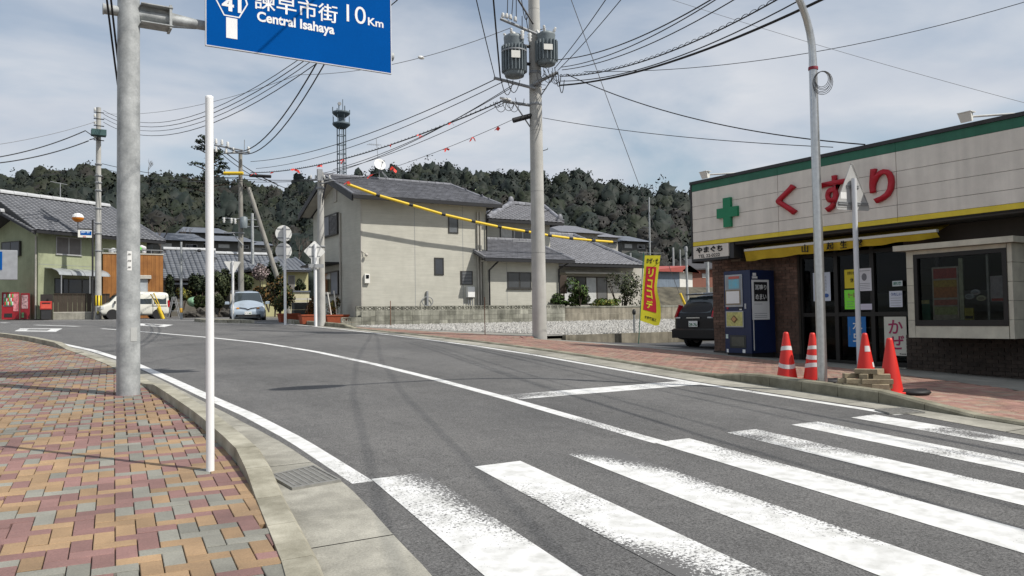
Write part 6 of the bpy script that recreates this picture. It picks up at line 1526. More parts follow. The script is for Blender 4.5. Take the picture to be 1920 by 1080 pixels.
b = MB(); b.hexa([(-.62, 2.20, .30), (.62, 2.20, .30), (.5, 2.33, .30), (-.5, 2.33, .30)], [(-.66, 2.18, .44), (.66, 2.18, .44), (.5, 2.32, .42), (-.5, 2.32, .42)]); b.build('lower_grille', BLACK, car)
npl = pr_('number_plate', WHT, (-.17, 2.335, .42), (.17, 2.35, .58)); text('lettering', '・・46', mat('plate_green', (.03, .15, .06), .6), npl, (.14, 2.352, .44), (-1, 0, 0), (0, 0, 1), .28, .08, .001, .02, world=False)
# black car seen from behind beside the pharmacy
KP = G(1300, 652, .012); KP = Vector((KP.x, KP.y, 0)); dK = 22.6
p = PD(1299, 650, dK); KP = Vector((p.x+2.0, p.y, gz(p.x+.3, p.y)+.02))
blk, sw_, gl_, pr_ = loft_car('black_car', 'black hatchback seen from behind parked beside the pharmacy wall', 'car', KP, R_(-88), CK,
    [(-2.0, .30, .82, .90, .70, .50), (-1.96, .22, .90, 1.02, .82, .60), (-1.80, .2, .93, 1.28, .855, .58), (-1.45, .2, .93, 1.50, .86, .60), (-.6, .2, .92, 1.58, .86, .62), (.3, .2, .9, 1.56, .86, .62), (1.1, .2, .88, 1.0, .86, .66), (1.8, .22, .75, .84, .82, .6), (2.2, .3, .55, .62, .66, .5)], (-1.2, 1.35), .31, .77)
sw_(-1.3, -.5); sw_(-.4, .4); 
gl_('rear_window', [(-.60, -1.93, .97), (.60, -1.93, .97), (.48, -1.60, 1.42), (-.48, -1.60, 1.42)], (0, -1, .55))
gl_('windscreen', [(-.66, 1.02, 1.0), (.66, 1.02, 1.0), (.55, .4, 1.48), (-.55, .4, 1.48)], (0, 1, 1.2))
for s in (-1, 1): gl_('tail_light', [(s*.66, -2.00, .86), (s*.86, -1.86, .86), (s*.80, -1.72, 1.24), (s*.66, -1.84, 1.22)], (s*.3, -1, .2), TAILR); pr_('mirror', CK, (s*.87, .65, .95), (s*1.05, .78, 1.08), .03); pr_('reverse_light', HEADL, (s*.52, -2.02, .84), (s*.70, -1.99, .88))
npl = pr_('number_plate', WHT, (-.165, -2.045, .60), (.165, -2.03, .765)); text('lettering', '29-76', mat('plate_green', (.03, .15, .06), .6), npl, (-.145, -2.047, .615), (1, 0, 0), (0, 0, 1), .29, .09, .001, .03, world=False)
pr_('bumper', CK, (-.80, -2.08, .28), (.80, -1.9, .55), .04); b = MB(); b.hexa([(-.58, -1.72, 1.50), (.58, -1.72, 1.50), (.56, -1.3, 1.53), (-.56, -1.3, 1.53)], [(-.56, -1.74, 1.53), (.56, -1.74, 1.53), (.56, -1.3, 1.575), (-.56, -1.3, 1.575)]); b.build('roof_spoiler', CK, blk)
pr_('door_trim', CHROME, (-.25, -2.045, .84), (.25, -2.03, .865)); pr_('brake_lamp', WHITEP, (-.10, -1.76, 1.535), (.10, -1.735, 1.56))

# ------------------------------------------------------------------ buildings on the far left
GRN = mat('green_stucco', (.335, .36, .235), .85, c2=(.285, .31, .20), var=.05, scale=1.2, fine=.05, fscale=12, streak=.05)
ORG = mat('orange_siding', (.36, .155, .04), .75, c2=(.27, .11, .03), var=.08, scale=1.2, streak=.18)
FEN = mat('brown_fence', (.055, .042, .03), .7, var=.12, scale=3, streak=.1)
GC = G(71, 597.5, .0); GC.y = 55.6; GC.x = PY(71, 590, 55.6).x; GC.z = gz(GC.x, GC.y)
GRZ = R_(32.0); gM = Matrix.Translation(GC) @ Matrix.Rotation(GRZ, 4, 'Z'); gI = gM.inverted()
def gl(px, py, yl):
    """pixel ray met with the plane at depth yl behind the facade, in the house frame shifted by its base"""
    o, d = gI @ CAMP, gI.to_3x3() @ ray(px, py); t = (yl-o.y)/d.y; return o+d*t+GC
def glx(px, py, xl):
    o, d = gI @ CAMP, gI.to_3x3() @ ray(px, py); t = (xl-o.x)/d.x; return o+d*t+GC
gh = thing('green_house', 'muted green two storey house with grey tiled gable roof at the far left corner', 'house', GC, GRZ)
gx0 = GC.x; YGH = GC.y; gx1 = gl(275, 500, 0).x; zgg = GC.z-.6
zge = gl(75, 434, 0).z; DG = 8.0; ygm = YGH+DG/2; yg2 = YGH+DG; zgr = gl(100, 376, DG/2).z
MB().add([(gx0, YGH, zgg), (gx1, YGH, zgg), (gx1, yg2, zgg), (gx0, yg2, zgg), (gx0, YGH, zge), (gx1, YGH, zge), (gx1, yg2, zge), (gx0, yg2, zge), (gx0, ygm, zgr-.35), (gx1, ygm, zgr-.35)],
    [(0, 1, 5, 4), (1, 2, 6, 9, 5), (2, 3, 7, 6), (3, 0, 4, 8, 7), (4, 5, 9, 8), (7, 8, 9, 6)]).build('wall', GRN, gh, True)
zee = gl(75, 431, -.8).z
ROOFGH = mat('roof_tile_slate', (.125, .13, .145), .5, c2=(.095, .10, .112), var=.1, scale=1.5, rnd=.12, spec=.5)
A = Vector((gx0-.7, YGH-.8, zee)); B = Vector((gl(308, 452, -.8).x, YGH-.8, zee)); RL = Vector((gx0-.7, ygm, zgr)); RR = Vector((gl(205, 385, DG/2).x, ygm, zgr)); Bk = Vector((B.x, yg2+.8, zee)); Ak = Vector((A.x, yg2+.8, zee))
roof_slab(gh, [[A, B, RR, RL], [B, Bk, RR], [Bk, Ak, RL, RR]], UNDER, .14)
tiles(gh, [A, B, RR, RL], ROOFGH, .34, .30, True); tiles(gh, [B, Bk, RR], ROOFGH, .34, .30, True)
RIDW = mat('ridge_pale', (.42, .43, .44), .6)
ridge(gh, RL+Vector((-.1, 0, .1)), RR+Vector((0, 0, .1)), RIDW, .16, .8); ridge(gh, RR, B, ROOFGH, .14, .6)
b = MB()
for (p, q) in ((A, RL), (Ak, RL)): b.hexa([(p.x-.05, p.y, p.z-.3), (p.x+.05, p.y, p.z-.3), (q.x+.05, q.y, q.z-.3), (q.x-.05, q.y, q.z-.3)], [(p.x-.05, p.y, p.z+.05), (p.x+.05, p.y, p.z+.05), (q.x+.05, q.y, q.z+.05), (q.x-.05, q.y, q.z+.05)])
b.build('barge_board', EAVE, gh, True)
MB().box((A.x, A.y-.12, zee-.2), (B.x, A.y+.02, zee-.05)).build('eaves_gutter', EAVE, gh, True)
# lower gable on the road side with its own little ridge
fw_ = 1.6; zf_ = zge-.25
P0, P1 = Vector((gx0-.9, YGH-.75, zee-.05)), Vector((gx0-.9, YGH+2.2, gl(30, 402, 2.2).z)); P2 = Vector((gx0-.9, YGH+5.2, zee-.05)); bk = Vector((1.6, 0, 0))
roof_slab(gh, [[P0, P0+bk, P1+bk, P1], [P1, P1+bk, P2+bk, P2]], UNDER, .14); tiles(gh, [P0, P0+bk, P1+bk, P1], ROOFGH, .34, .30, True)
ridge(gh, P1+Vector((-.1, 0, .1)), P1+bk+Vector((.8, 0, .1)), RIDW, .14, .6)
winX(gh, gx0, YGH+1.6, YGH+3.4, gl(50, 476, 0).z, gl(50, 447, 0).z, n=2, proud=.15)
tube('downpipe', SOFW, gh, [(gx0-.07, YGH+.12, zgg), (gx0-.07, YGH+.12, zee-.3)], .05, 8, True)
def gwin(px0, py0, px1, py1, **k):
    a, c = gl(px0, py0, 0), gl(px1, py1, 0); zt_ = gl((px0+px1)/2, py0, 0).z; zb_2 = gl((px0+px1)/2, py1, 0).z; return winW(gh, a.x, c.x, zb_2, zt_, YGH, **k)
gwin(105, 445, 152, 478, n=2, frame=ALUW, pane=mat('shutter_grey', (.16, .15, .145), .7), sill=True)
gwin(102, 523, 178, 551, n=3, frame=ALU); z = gl(110, 497, 0).z; MB().box((gx0+.01, YGH-.006, z-.012), (gx1, YGH-.001, z+.012)).build('siding_joint', GREYM, gh, True)
a, c = gl(110, 512, -1.3), gl(205, 521, -1.3); z2 = gl(100, 503, 0).z
b = MB(); n = 8; zc2 = a.z-.1
for i in range(n+1):
    t = i/n*math.pi/2; y = YGH-.02-1.33*math.sin(t); z = zc2+(z2-zc2)*math.cos(t)
    for x in (a.x, c.x): b.v.append((x, y, z))
for i in range(n): b.f.append((2*i, 2*i+1, 2*i+3, 2*i+2)); b.m.append(0); b.sm.append(True)
b.build('canopy', mat('polycarbonate', (.30, .32, .33), .2, spec=.6), gh, True)
for k in range(5): x = a.x+(c.x-a.x)*k/4; tube('canopy_rib', GREYM, gh, [(x, YGH-.02-1.34*math.sin(t), zc2+.01+(z2-zc2)*math.cos(t)) for t in (0, .5, 1.0, 1.35, 1.57)], .025, 6, True)
for k in (0, 1): x = a.x+(c.x-a.x)*(.05+.55*k); tube('canopy_post', GREYM, gh, [(x, YGH-1.3, zgg), (x, YGH-1.3, zc2)], .035, 6, True)
q = gl(113, 372, DG/2); z = gl(113, 343, DG/2).z; tube('aerial_mast', GREYM, gh, [(q.x, ygm, zgr), (q.x, ygm, z)], .03, 6, True); tube('aerial_boom', GREYM, gh, [(q.x-.7, ygm, z), (q.x+.5, ygm, z-.05)], .02, 6, True)
yfg = 55.2
# white board and sign at the left edge
p = PY(-30, 524, yfg-.5); q = PY(33, 470, yfg-.5)
wb = thing('sign_board', 'white projecting sign box at the left edge of the green house', 'sign', (q.x, yfg-.5, p.z)); MB().box((p.x-q.x, -.3, 0), (0, .2, q.z-p.z), ch=.02).build('board', mat('board_grey', (.30, .31, .33), .6), wb)  # white box, its shade put into the grey colour
MB().box((p.x-q.x, -.33, .55), (-.75, -.302, q.z-p.z-.1)).build('blue_panel', SBLUE, wb); MB().box((p.x-q.x, -.345, 1.0), (-.9, -.331, q.z-p.z-.4)).build('white_field', WHT, wb)
# hanging shop sign with ball lamp
p = PY(146, 445, 51.5); q = PY(172, 432, 51.5)
hs = thing('hanging_sign', 'small blue and white shop sign hanging under a half orange ball near the left pole', 'sign', (p.x, 51.5, p.z))
w_, h_ = q.x-p.x, q.z-p.z
MB().box((0, -.08, 0), (w_, .08, h_)).build('panel', WHITEP, hs); MB().box((.12, -.092, .14), (w_-.02, -.081, h_-.06)).build('blue_field', SBLUE, hs); MB().box((.25, -.09, .01), (w_-.3, -.081, .09)).build('red_strip', mat('strip_pink', (.6, .3, .28), .6), hs)
text('lettering', '田時計', mat('sign_pale', (.55, .65, .78), .6), hs, (.16, -.095, .24), (1, 0, 0), (0, 0, 1), w_*.62, h_*.42, .002, .02, world=False)
b = MB(); zt2 = PY(172, 412, 51.5).z-p.z; b.tube([(w_+.05, 0, -6), (w_+.05, 0, zt2)], .05, 8); b.build('post', DKMET, hs); b = MB(); b.tube([(-.02, 0, h_+.06), (w_+.05, 0, h_+.06)], .04, 6); b.build('arm', DKMET, hs)
bz = PY(144, 408, 51.5).z-p.z; rB = .31; b = MB(); b.tube([(.0, 0, h_), (.0, 0, bz-.2)], .025, 6); b.build('stem', DKMET, hs)
for (nm, c, z0, z1) in (('ball_top', WHT, 0, 1), ('ball_bottom', mat('ball_orange', (.62, .2, .015), .4), -1, 0)):
    pr = [(rB*math.cos(a), bz+rB*.85*math.sin(a)) for a in [((z0+(z1-z0)*k/6)*math.pi/2) for k in range(7)]]; MB().lathe([(max(r, .002), z) for r, z in pr], n=20).build(nm, c, hs)
# brown fence on a low wall
YFN = 54.7; fx0, fx1 = PY(76, 560, YFN).x, PY(206, 560, YFN).x; zf0, zf1 = PY(100, 585, YFN).z, PY(100, 552, YFN).z
fe = thing('board_fence', 'dark brown board fence on a low concrete base before the green house', 'fence', (fx0, YFN, gz(fx0, YFN)))
n = 12; fxa = PY(100, 560, YFN).x
for k in range(n): x = fxa+(fx1-fxa)*k/n; MB().box((x+.006, YFN, zf0), (x+(fx1-fxa)/n-.006, YFN+.05, zf1)).build('fence_board', FEN, fe, True)
MB().box((fxa, YFN-.03, gz(fx0, 56)-.2), (fx1, YFN+.2, zf0-.06)).build('base_wall', CONC, fe, True); MB().box((fxa, YFN-.04, zf0-.058), (fx1, YFN+.1, zf0)).build('rail', SOFW, fe, True); MB().box((fxa, YFN-.04, zf1), (fx1, YFN+.1, zf1+.05)).build('top_rail', FEN, fe, True)
MB().box((fx0, YFN-.1, gz(fx0, 56)-.1), (fxa-.02, YFN+.5, zf1+.0)).build('gate_panel', mat('gate_dark', (.03, .025, .022), .7), fe, True)
# orange clad annex
YO = 57.2; ox0 = PY(193, 540, YO).x; ox1 = PY(306, 540, YO).x; zo = PY(250, 477, YO).z
oa = thing('orange_annex', 'flat roofed annex clad in orange brown boards behind the white van', 'building', (ox0, YO, gz(ox0, YO)))
n = 15
MB().box((ox0+.02, YO+.06, zgg), (ox1-.02, YO+7, zo-.02)).build('wall', ORG, oa, True)
for k in range(n): x = ox0+(ox1-ox0)*k/n; MB().box((x+.004, YO, zgg), (x+(ox1-ox0)/n-.004, YO+.055, zo)).build('cladding_board', ORG, oa, True)
MB().box((ox0-.05, YO-.04, zo), (ox1+.05, YO+7, zo+.08)).build('coping', SOFW, oa, True)
zr1 = PY(250, 468, YO).z
b = MB(); b.tube([(ox0, YO+.1, zr1), (ox1, YO+.1, zr1)], .03, 6); b.build('balcony_rail', GREYM, oa, True)
for k in range(6): x = ox0+(ox1-ox0)*k/5; tube('rail_post', GREYM, oa, [(x, YO+.1, zo+.08), (x, YO+.1, zr1)], .02, 6, True)
winY(oa, 255, 522, 277, 556, YO, n=1, frame=ALUW, pane=mat('frost_pale', (.42, .45, .47), .3), proud=.06); a, c = PY(246, 516, YO), PY(283, 523, YO); MB().box((a.x, YO-.22, c.z), (c.x, YO-.002, a.z), ch=.03).build('shutter_box', SOFW, oa, True)
for (px0, px1, py, col, lbl) in ((206, 216, 470, (.55, .57, .6), 'white and grey laundry bundle left of the sign pole on the annex roof'), (256, 263, 466, (.12, .6, .05), 'bright green cloth on the annex roof railing'), (263, 272, 470, (.62, .6, .62), 'pale laundry bundle right of the green cloth on the annex roof')):
    p = PY((px0+px1)/2, py+6, YO+.25); t = MB(); k = (px1-px0)*depth(p)/FPX/2
    for _ in range(7): t.ball((random.uniform(-k, k)*.7, random.uniform(-.1, .1), random.uniform(.0, .42)), random.uniform(.09, .17), 8, 6, (1.2, .8, 1))
    o = t.build('laundry', mat('laundry%d' % px0, col, .9, var=.15, scale=8)); o.location = (p.x, p.y, zo+.12); tag(o, lbl, 'laundry')
# post box and drink vending machine
p = PY(86, 597, 53.9); pbx = thing('post_box', 'red post box on a dark stand before the brown fence', 'post box', (p.x, 53.9, gz(p.x, 53.9)+.05)); RBX = mat('post_red', (.45, .04, .03), .4); zt2 = PY(86, 565, 53.9).z-pbx.location.z; zb2 = PY(86, 580, 53.9).z-pbx.location.z
MB().box((-.3, -.2, zb2), (.3, .2, zt2), ch=.03).build('body', RBX, pbx); MB().box((-.2, -.215, zt2-.14), (.2, -.201, zt2-.09)).build('slot', BLACK, pbx); MB().box((-.24, -.16, 0), (.24, .16, zb2)).build('stand', DKMET, pbx); MB().box((-.25, -.21, zb2+.05), (.25, -.201, zb2+.3)).build('plate', mat('post_red2', (.62, .09, .06), .5), pbx)
p = PY(28, 597, 55.4); vx0, vx1 = PY(3, 590, 55.4).x, PY(36, 590, 55.4).x; dv = thing('drinks_machine', 'red drinks vending machine at the far left corner', 'vending machine', (vx0, 55.4, gz(p.x, 55.4)+.05)); W_ = vx1-vx0; H_ = PY(20, 548, 55.4).z-dv.location.z
RV = mat('vend_red_body', (.28, .012, .02), .45)
MB().box((0, 0, 0), (W_, .75, H_), ch=.02).build('body', RV, dv); MB().box((.1*W_, -.02, H_*.48), (.62*W_, -.001, H_*.93)).build('display_window', mat('disp_pale', (.35, .36, .36), .2, var=.5, scale=9), dv); MB().box((.66*W_, -.02, H_*.3), (.95*W_, -.001, H_*.95)).build('coin_panel', mat('vend_white_red', (.55, .2, .22), .5, var=.5, scale=7), dv); MB().box((.15*W_, -.02, H_*.08), (.6*W_, -.001, H_*.22)).build('hatch', BLACK, dv)
for r in range(3):
    for c in range(6): MB().lathe([(.035, 0), (.04, .05), (.04, .18), (.025, .22)], (.1*W_+.08+c*.085*W_*1.0, -.045, H_*(.52+.14*r)), 8).build('can', [mat('can_r', (.5, .05, .04), .4), mat('can_g', (.1, .4, .1), .4), mat('can_w', (.6, .6, .6), .4)][(r+c) % 3], dv)
p = PY(48, 597, 55.3); dv2 = thing('drinks_machine', 'second narrower red drinks machine with green stickers beside the green house wall', 'vending machine', (vx1+.06, 55.5, gz(p.x, 55.4)+.05)); W2 = PY(56, 590, 55.5).x-vx1-.06
MB().box((0, 0, 0), (W2, .7, H_*.97), ch=.02).build('body', mat('vend_dark_red', (.22, .012, .02), .35), dv2); MB().box((.06, -.02, H_*.4), (W2-.1, -.001, H_*.9)).build('display_window', mat('disp_mix', (.4, .25, .26), .3, var=.7, scale=8), dv2); MB().box((.06, -.02, H_*.06), (W2-.3, -.001, H_*.25)).build('sticker', mat('stick_green', (.15, .35, .15), .5, var=.5, scale=9), dv2)
# yellow guard bars and a ladder by the van
for (px0, py0, px1, py1, r, lbl) in ((282, 551, 298, 577, .03, 'thin yellow guard wire sleeve leaning beside the van, left of the pair'), (288, 549, 301, 577, .03, 'thin yellow guard wire sleeve leaning beside the van, right of the pair'), (297, 576, 306, 598, .11, 'thick yellow guy guard at the tail of the white van')):
    a, c = PY(px0, py0, 51.5), PY(px1, py1, 51.5); o = MB().tube([(0, 0, 0), tuple(a-c)], r, 8).build('guy_guard', YELLOWC); o.location = c; tag(o, lbl, 'guy guard')
a = PY(326, 597, 54); ld_ = thing('folding_barrier', 'grey folding trestle standing right of the white van', 'trestle', (a.x, 54, gz(a.x, 54)))
for (x0, x1) in ((-.35, -.05), (.35, .05)):
    for y in (-.3, .3): tube('leg', GREYM, ld_, [(x0, y, 0), (x1, y, 1.35)], .03, 6)
for z in (.45, .95): tube('rung', GREYM, ld_, [(-.3, -.3, z), (.3, -.3, z)], .02, 6)

# long tiled house behind, and the yellow house right of it
YQ = 72.0; qx0 = PY(306, 540, YQ).x; qx1 = PY(500, 540, YQ).x
lh = thing('long_house', 'long low house with a blue grey tiled roof behind the garden trees', 'house', (qx0, YQ, gz(qx0, YQ)))
zqe = PY(330, 524, YQ-1).z; zqr = PY(330, 471, YQ+4).z; MB().box((qx0, YQ, gz(qx0, YQ)-.3), (qx1, YQ+8, zqe)).build('wall', mat('old_wall', (.13, .12, .10), .85, var=.15, scale=2), lh, True)
def slope(t, px0, px1, pye, pyr, Ye, Yr, m):
    ze_, zr2 = PY((px0+px1)/2, pye, Ye).z, PY((px0+px1)/2, pyr, Yr).z
    A = Vector((PY(px0, pye, Ye).x, Ye, ze_)); B = Vector((PY(px1, pye, Ye).x, Ye, ze_)); C_ = Vector((PY(px1, pyr, Yr).x, Yr, zr2)); D = Vector((PY(px0, pyr, Yr).x, Yr, zr2))
    bk = Vector((0, 2*(Yr-Ye), 0)); roof_slab(t, [[A, B, C_, D], [B+bk, A+bk, D, C_]], UNDER, .12); tiles(t, [A, B, C_, D], m, .42, .36, True); ridge(t, D+Vector((0, 0, .1)), C_+Vector((0, 0, .1)), RIDW, .16, 1.0)
slope(lh, 306, 404, 523, 470, YQ-1, YQ+4, TILEB); slope(lh, 402, 510, 521, 478, YQ+.4, YQ+4.6, TILEB)
winY(lh, 318, 534, 368, 560, YQ, n=4); MB().box((PY(312, 530, YQ-.8).x, YQ-.8, PY(320, 533, YQ-.8).z), (PY(388, 530, YQ-.8).x, YQ-.01, PY(320, 530, YQ-.8).z)).build('lower_eave', TILEB, lh, True)
YY = 66.0; yx0 = PY(490, 540, YY).x; yx1 = PY(578, 540, YY).x
yh_ = thing('yellow_house', 'pale yellow house with a grey hipped roof seen behind the red leaved bush', 'house', (yx0, YY, gz(yx0, YY)))
zye = PY(540, 507, YY-.7).z; MB().box((yx0, YY, gz(yx0, YY)-.3), (yx1, YY+7, zye)).build('wall', mat('yellow_stucco', (.42, .40, .22), .85, var=.06, scale=1), yh_, True)
A = Vector((PY(468, 507, YY-.7).x, YY-.7, zye)); B = Vector((PY(582, 507, YY-.7).x, YY-.7, zye)); Rp = Vector((PY(520, 483, YY+3).x, YY+3, PY(520, 484, YY+3).z)); Rq = Vector((Rp.x+1.5, YY+3, Rp.z)); Ab = Vector((A.x, YY+7, zye)); Bb = Vector((B.x, YY+7, zye))
roof_slab(yh_, [[A, B, Rq, Rp], [B, Bb, Rq], [Ab, A, Rp], [Bb, Ab, Rp, Rq]], UNDER, .12); tiles(yh_, [A, B, Rq, Rp], TILEB, .36, .32, True); tiles(yh_, [B, Bb, Rq], TILEB, .36, .32, True); tiles(yh_, [Ab, A, Rp], TILEB, .36, .32, True); ridge(yh_, Rp, A, TILEB, .14, .6); ridge(yh_, Rq, B, TILEB, .14, .6)
winY(yh_, 540, 516, 553, 550, YY, n=1, frame=GREYM, pane=mat('door_grey', (.16, .15, .14), .6))
# garden wall in front of it
p = PY(545, 575, 60); gwx0, gwx1 = PY(545, 560, 60).x, PY(580, 560, 60).x; gw = thing('garden_wall', 'cream garden wall with tiled coping behind the leaning strut', 'wall', (gwx0, 60, gz(gwx0, 60))); zg1, zg2 = PY(560, 574, 60).z, PY(560, 548, 60).z
MB().box((gwx0, 60, gz(gwx0, 60)-.3), (gwx1, 60.2, zg2)).build('wall', mat('cream_wall', (.45, .42, .28), .8), gw, True); MB().box((gwx0-.05, 59.9, zg2), (gwx1+.05, 60.3, zg2+.12)).build('coping', TILEB, gw, True)
for z in (zg1+.15, zg1+.45): MB().box((gwx0, 58.9, z), (gwx1+.3, 59.0, z+.12)).build('rail', SOFW, gw, True)
gx_ = PY(440, 555, 66).x; gw2 = thing('garden_wall', 'low white garden wall with tiled coping behind the blue car roof', 'wall', (gx_, 66, gz(gx_, 66))); zz1 = PY(450, 548, 66).z; MB().box((PY(432, 555, 66).x, 66, gz(gx_, 66)-.3), (PY(482, 555, 66).x, 66.2, zz1)).build('wall', SOFW, gw2, True); MB().box((PY(431, 555, 66).x, 65.9, zz1), (PY(483, 555, 66).x, 66.3, zz1+.15)).build('coping', TILEB, gw2, True)
# shed with red roof, brown house and bank on the right
YSh = 47.0; sx0, sx1 = PY(1222, 520, YSh).x, PY(1274, 520, YSh).x; zsb, zse = PY(1250, 538, YSh).z, PY(1250, 508, YSh).z
sh = thing('red_roof_shed', 'small grey and white shed with a red metal roof above the bank', 'shed', (sx0, YSh, zsb)); sx2 = PY(1298, 520, YSh+.1).x
MB().box((sx0, YSh, zsb), (sx1, YSh+4, zse)).build('front_wall', mat('shed_blue', (.17, .21, .26), .7, streak=.1), sh, True); MB().box((sx1, YSh-.02, zsb-.05), (sx2-.1, YSh+4, zse+.12)).build('side_wall', WHITEP, sh, True)
RM = mat('roof_red', (.33, .075, .06), .55, var=.1)
xr_ = (sx1+sx2)/2; zr3 = PY(1285, 499, YSh).z
roof_slab(sh, [[(sx0-.3, YSh-.4, zse+.02), (sx1, YSh-.4, zse+.02), (xr_, YSh-.4, zr3), (sx0-.3, YSh-.4+1.8, zr3)], [(sx1, YSh-.4, zse+.06), (sx2+.3, YSh-.4, zse-.05), (xr_, YSh-.4, zr3+.05)], [(xr_, YSh-.4, zr3+.03), (sx2+.35, YSh-.4, zse-.06), (sx2+.35, YSh+4, zse-.06), (xr_, YSh+4, zr3+.03)]], RM, .1)
bx0, bx1 = PY(1296, 520, 52).x, PY(1345, 520, 52).x; zbb_, zbt_ = PY(1310, 532, 52).z, PY(1310, 503, 52).z; bh2 = thing('brown_house', 'reddish brown walled house with a dark roof showing left of the pharmacy wall', 'house', (bx0, 52, zbb_))
MB().box((bx0, 52, zbb_-.5), (bx1, 57, zbt_)).build('wall', mat('wall_redbrown', (.20, .085, .06), .85), bh2, True); roof_slab(bh2, [[(bx0-.4, 51.5, zbt_-.1), (bx1+.4, 51.5, zbt_+.1), (bx1, 54, zbt_+1.0), (bx0+1, 54, zbt_+1.0)]], UNDER, .12); winY(bh2, 1316, 513, 1323, 521, 52, n=1, frame=ALUW, pane=CURT)
bk_ = MB(); ex0, ex1 = PY(1180, 560, 44).x, PY(1420, 560, 44).x
BANKM = mat('bank_earth', (.10, .09, .065), .95, c2=(.06, .055, .04), var=.3, scale=1.5, bump=.5, bscale=6)
n = 16
for i in range(n+1):
    x = ex0+(ex1-ex0)*i/n
    for (y, z) in ((42, gz(x, 42)-.3), (44.5, zsb-1.0+.2*math.sin(i)), (46.6, zsb-.02), (75, zsb+.5)): bk_.v.append((x, y, z))
for i in range(n):
    for k in range(3): a = 4*i+k; bk_.f.append((a, a+4, a+5, a+1)); bk_.m.append(0); bk_.sm.append(True)
bk_.build('earth_bank', BANKM, kind='structure')
# unseen two storey block added beside the pharmacy to shade the pavement
nb_ = thing('unseen_shade_building', 'unseen two storey cream block added past the pharmacy to shade the pavement', 'building', (15, -3, 0))
MB().box((13.35, -10, -.6), (24, 2.15, 6.7)).build('wall', HW, nb_, True); MB().box((13.25, -10.1, 6.7), (24.1, 2.25, 6.85)).build('roof', ROOFG, nb_, True)
for k in range(4): winX(nb_, 13.35, -9.2+2.7*k, -7.6+2.7*k, 4.2, 5.5); winX(nb_, 13.35, -9.2+2.7*k, -7.6+2.7*k, 1.0, 2.4)

# ------------------------------------------------------------------ vegetation
def leafmat(n, c, v=.3): return mat('leaf_'+n, c, .65, c2=tuple(k*.7 for k in c), var=v, scale=1.2, spec=.25)
LV = {'dark': leafmat('dark', (.030, .042, .022)), 'mid': leafmat('mid', (.048, .064, .026)), 'olive': leafmat('olive', (.070, .080, .034)), 'light': leafmat('light', (.085, .11, .035)), 'brown': leafmat('brown', (.065, .052, .036)), 'fresh': leafmat('fresh', (.09, .17, .035)), 'yellow': leafmat('yellow', (.24, .22, .04)), 'red': leafmat('red', (.24, .09, .03)), 'rust': leafmat('rust', (.28, .15, .05)), 'pink': leafmat('pink', (.42, .33, .33)), 'grey': leafmat('grey', (.085, .078, .065)), 'pine': leafmat('pine', (.022, .038, .022)), 'bamboo': leafmat('bamboo', (.082, .098, .042))}
BARK = mat('bark', (.085, .065, .048), .95, c2=(.05, .038, .03), var=.25, scale=12, bump=.5, bscale=20)
def leaves(b, c, rad, n, ls, mi, rr, shell=.45, flat=0.0, lumps=6):
    """leaf quads filling lumpy ellipsoid"""
    lc = []
    for _ in range(lumps):
        v = Vector((rr.gauss(0, 1), rr.gauss(0, 1), rr.gauss(0, 1))).normalized()*rr.uniform(.3, .75); lc.append((v, rr.uniform(.35, .6)))
    for _ in range(n):
        v0, lr_ = rr.choice(lc); v = Vector((rr.gauss(0, 1), rr.gauss(0, 1), rr.gauss(0, 1))).normalized()*(shell+(1-shell)*rr.random()**.5)*lr_+v0
        p = Vector((c[0]+v.x*rad[0], c[1]+v.y*rad[1], c[2]+v.z*rad[2]))
        a = Vector((rr.gauss(0, 1), rr.gauss(0, 1), rr.gauss(0, 1)*(1-flat))).normalized(); d = a.cross(Vector((rr.gauss(0, 1), rr.gauss(0, 1), rr.gauss(0, 1)))).normalized(); s = ls*rr.uniform(.6, 1.3)
        b.mi = rr.choice(mi) if isinstance(mi, (list, tuple)) else mi
        o_ = Vector((v.x/1, v.y, v.z+.15)).normalized()
        if a.cross(d).dot(o_) > 0: d = -d
        nn = (o_*.8+Vector((rr.uniform(-.5, .5), rr.uniform(-.5, .5), rr.uniform(-.5, .5)))).normalized()
        if not hasattr(b, 'vn'): b.vn = []
        b.vn += [(0, 0, 1)]*(len(b.v)-len(b.vn))+[tuple(nn)]*4
        b.add([p-a*s, p+d*s*.55, p+a*s, p-d*s*.55], [(0, 1, 2, 3)])
def plant(name, lbl, cat, P, rad, h0, n, ls, mats, seed, trunk=True, group=None, lumps=7, stems=3):
    n = int(n*2.1); ls *= .68
    t = thing(name, lbl, cat, P, 0, group); rr = random.Random(seed)
    b = MB(); leaves(b, (0, 0, h0+rad[2]), rad, n, ls, list(range(len(mats))), rr, lumps=lumps); b.build('crown', [LV[m] for m in mats], t)
    if trunk:
        b = MB()
        for k in range(stems):
            e = Vector((rr.uniform(-.5, .5)*rad[0], rr.uniform(-.5, .5)*rad[1], h0+rad[2]*rr.uniform(.9, 1.5))); m_ = e*.5+Vector((rr.uniform(-.1, .1), rr.uniform(-.1, .1), 0)); r0 = max(.012, .05*rad[2]**.7)
            b.tube([(0, 0, -.1), tuple(m_), tuple(e)], [r0, r0*.65, r0*.25], 7)
        b.build('trunk', BARK, t)
    return t
def at_base(px, py, Y): p = PY(px, py, Y); return Vector((p.x, Y, gz(p.x, Y)))
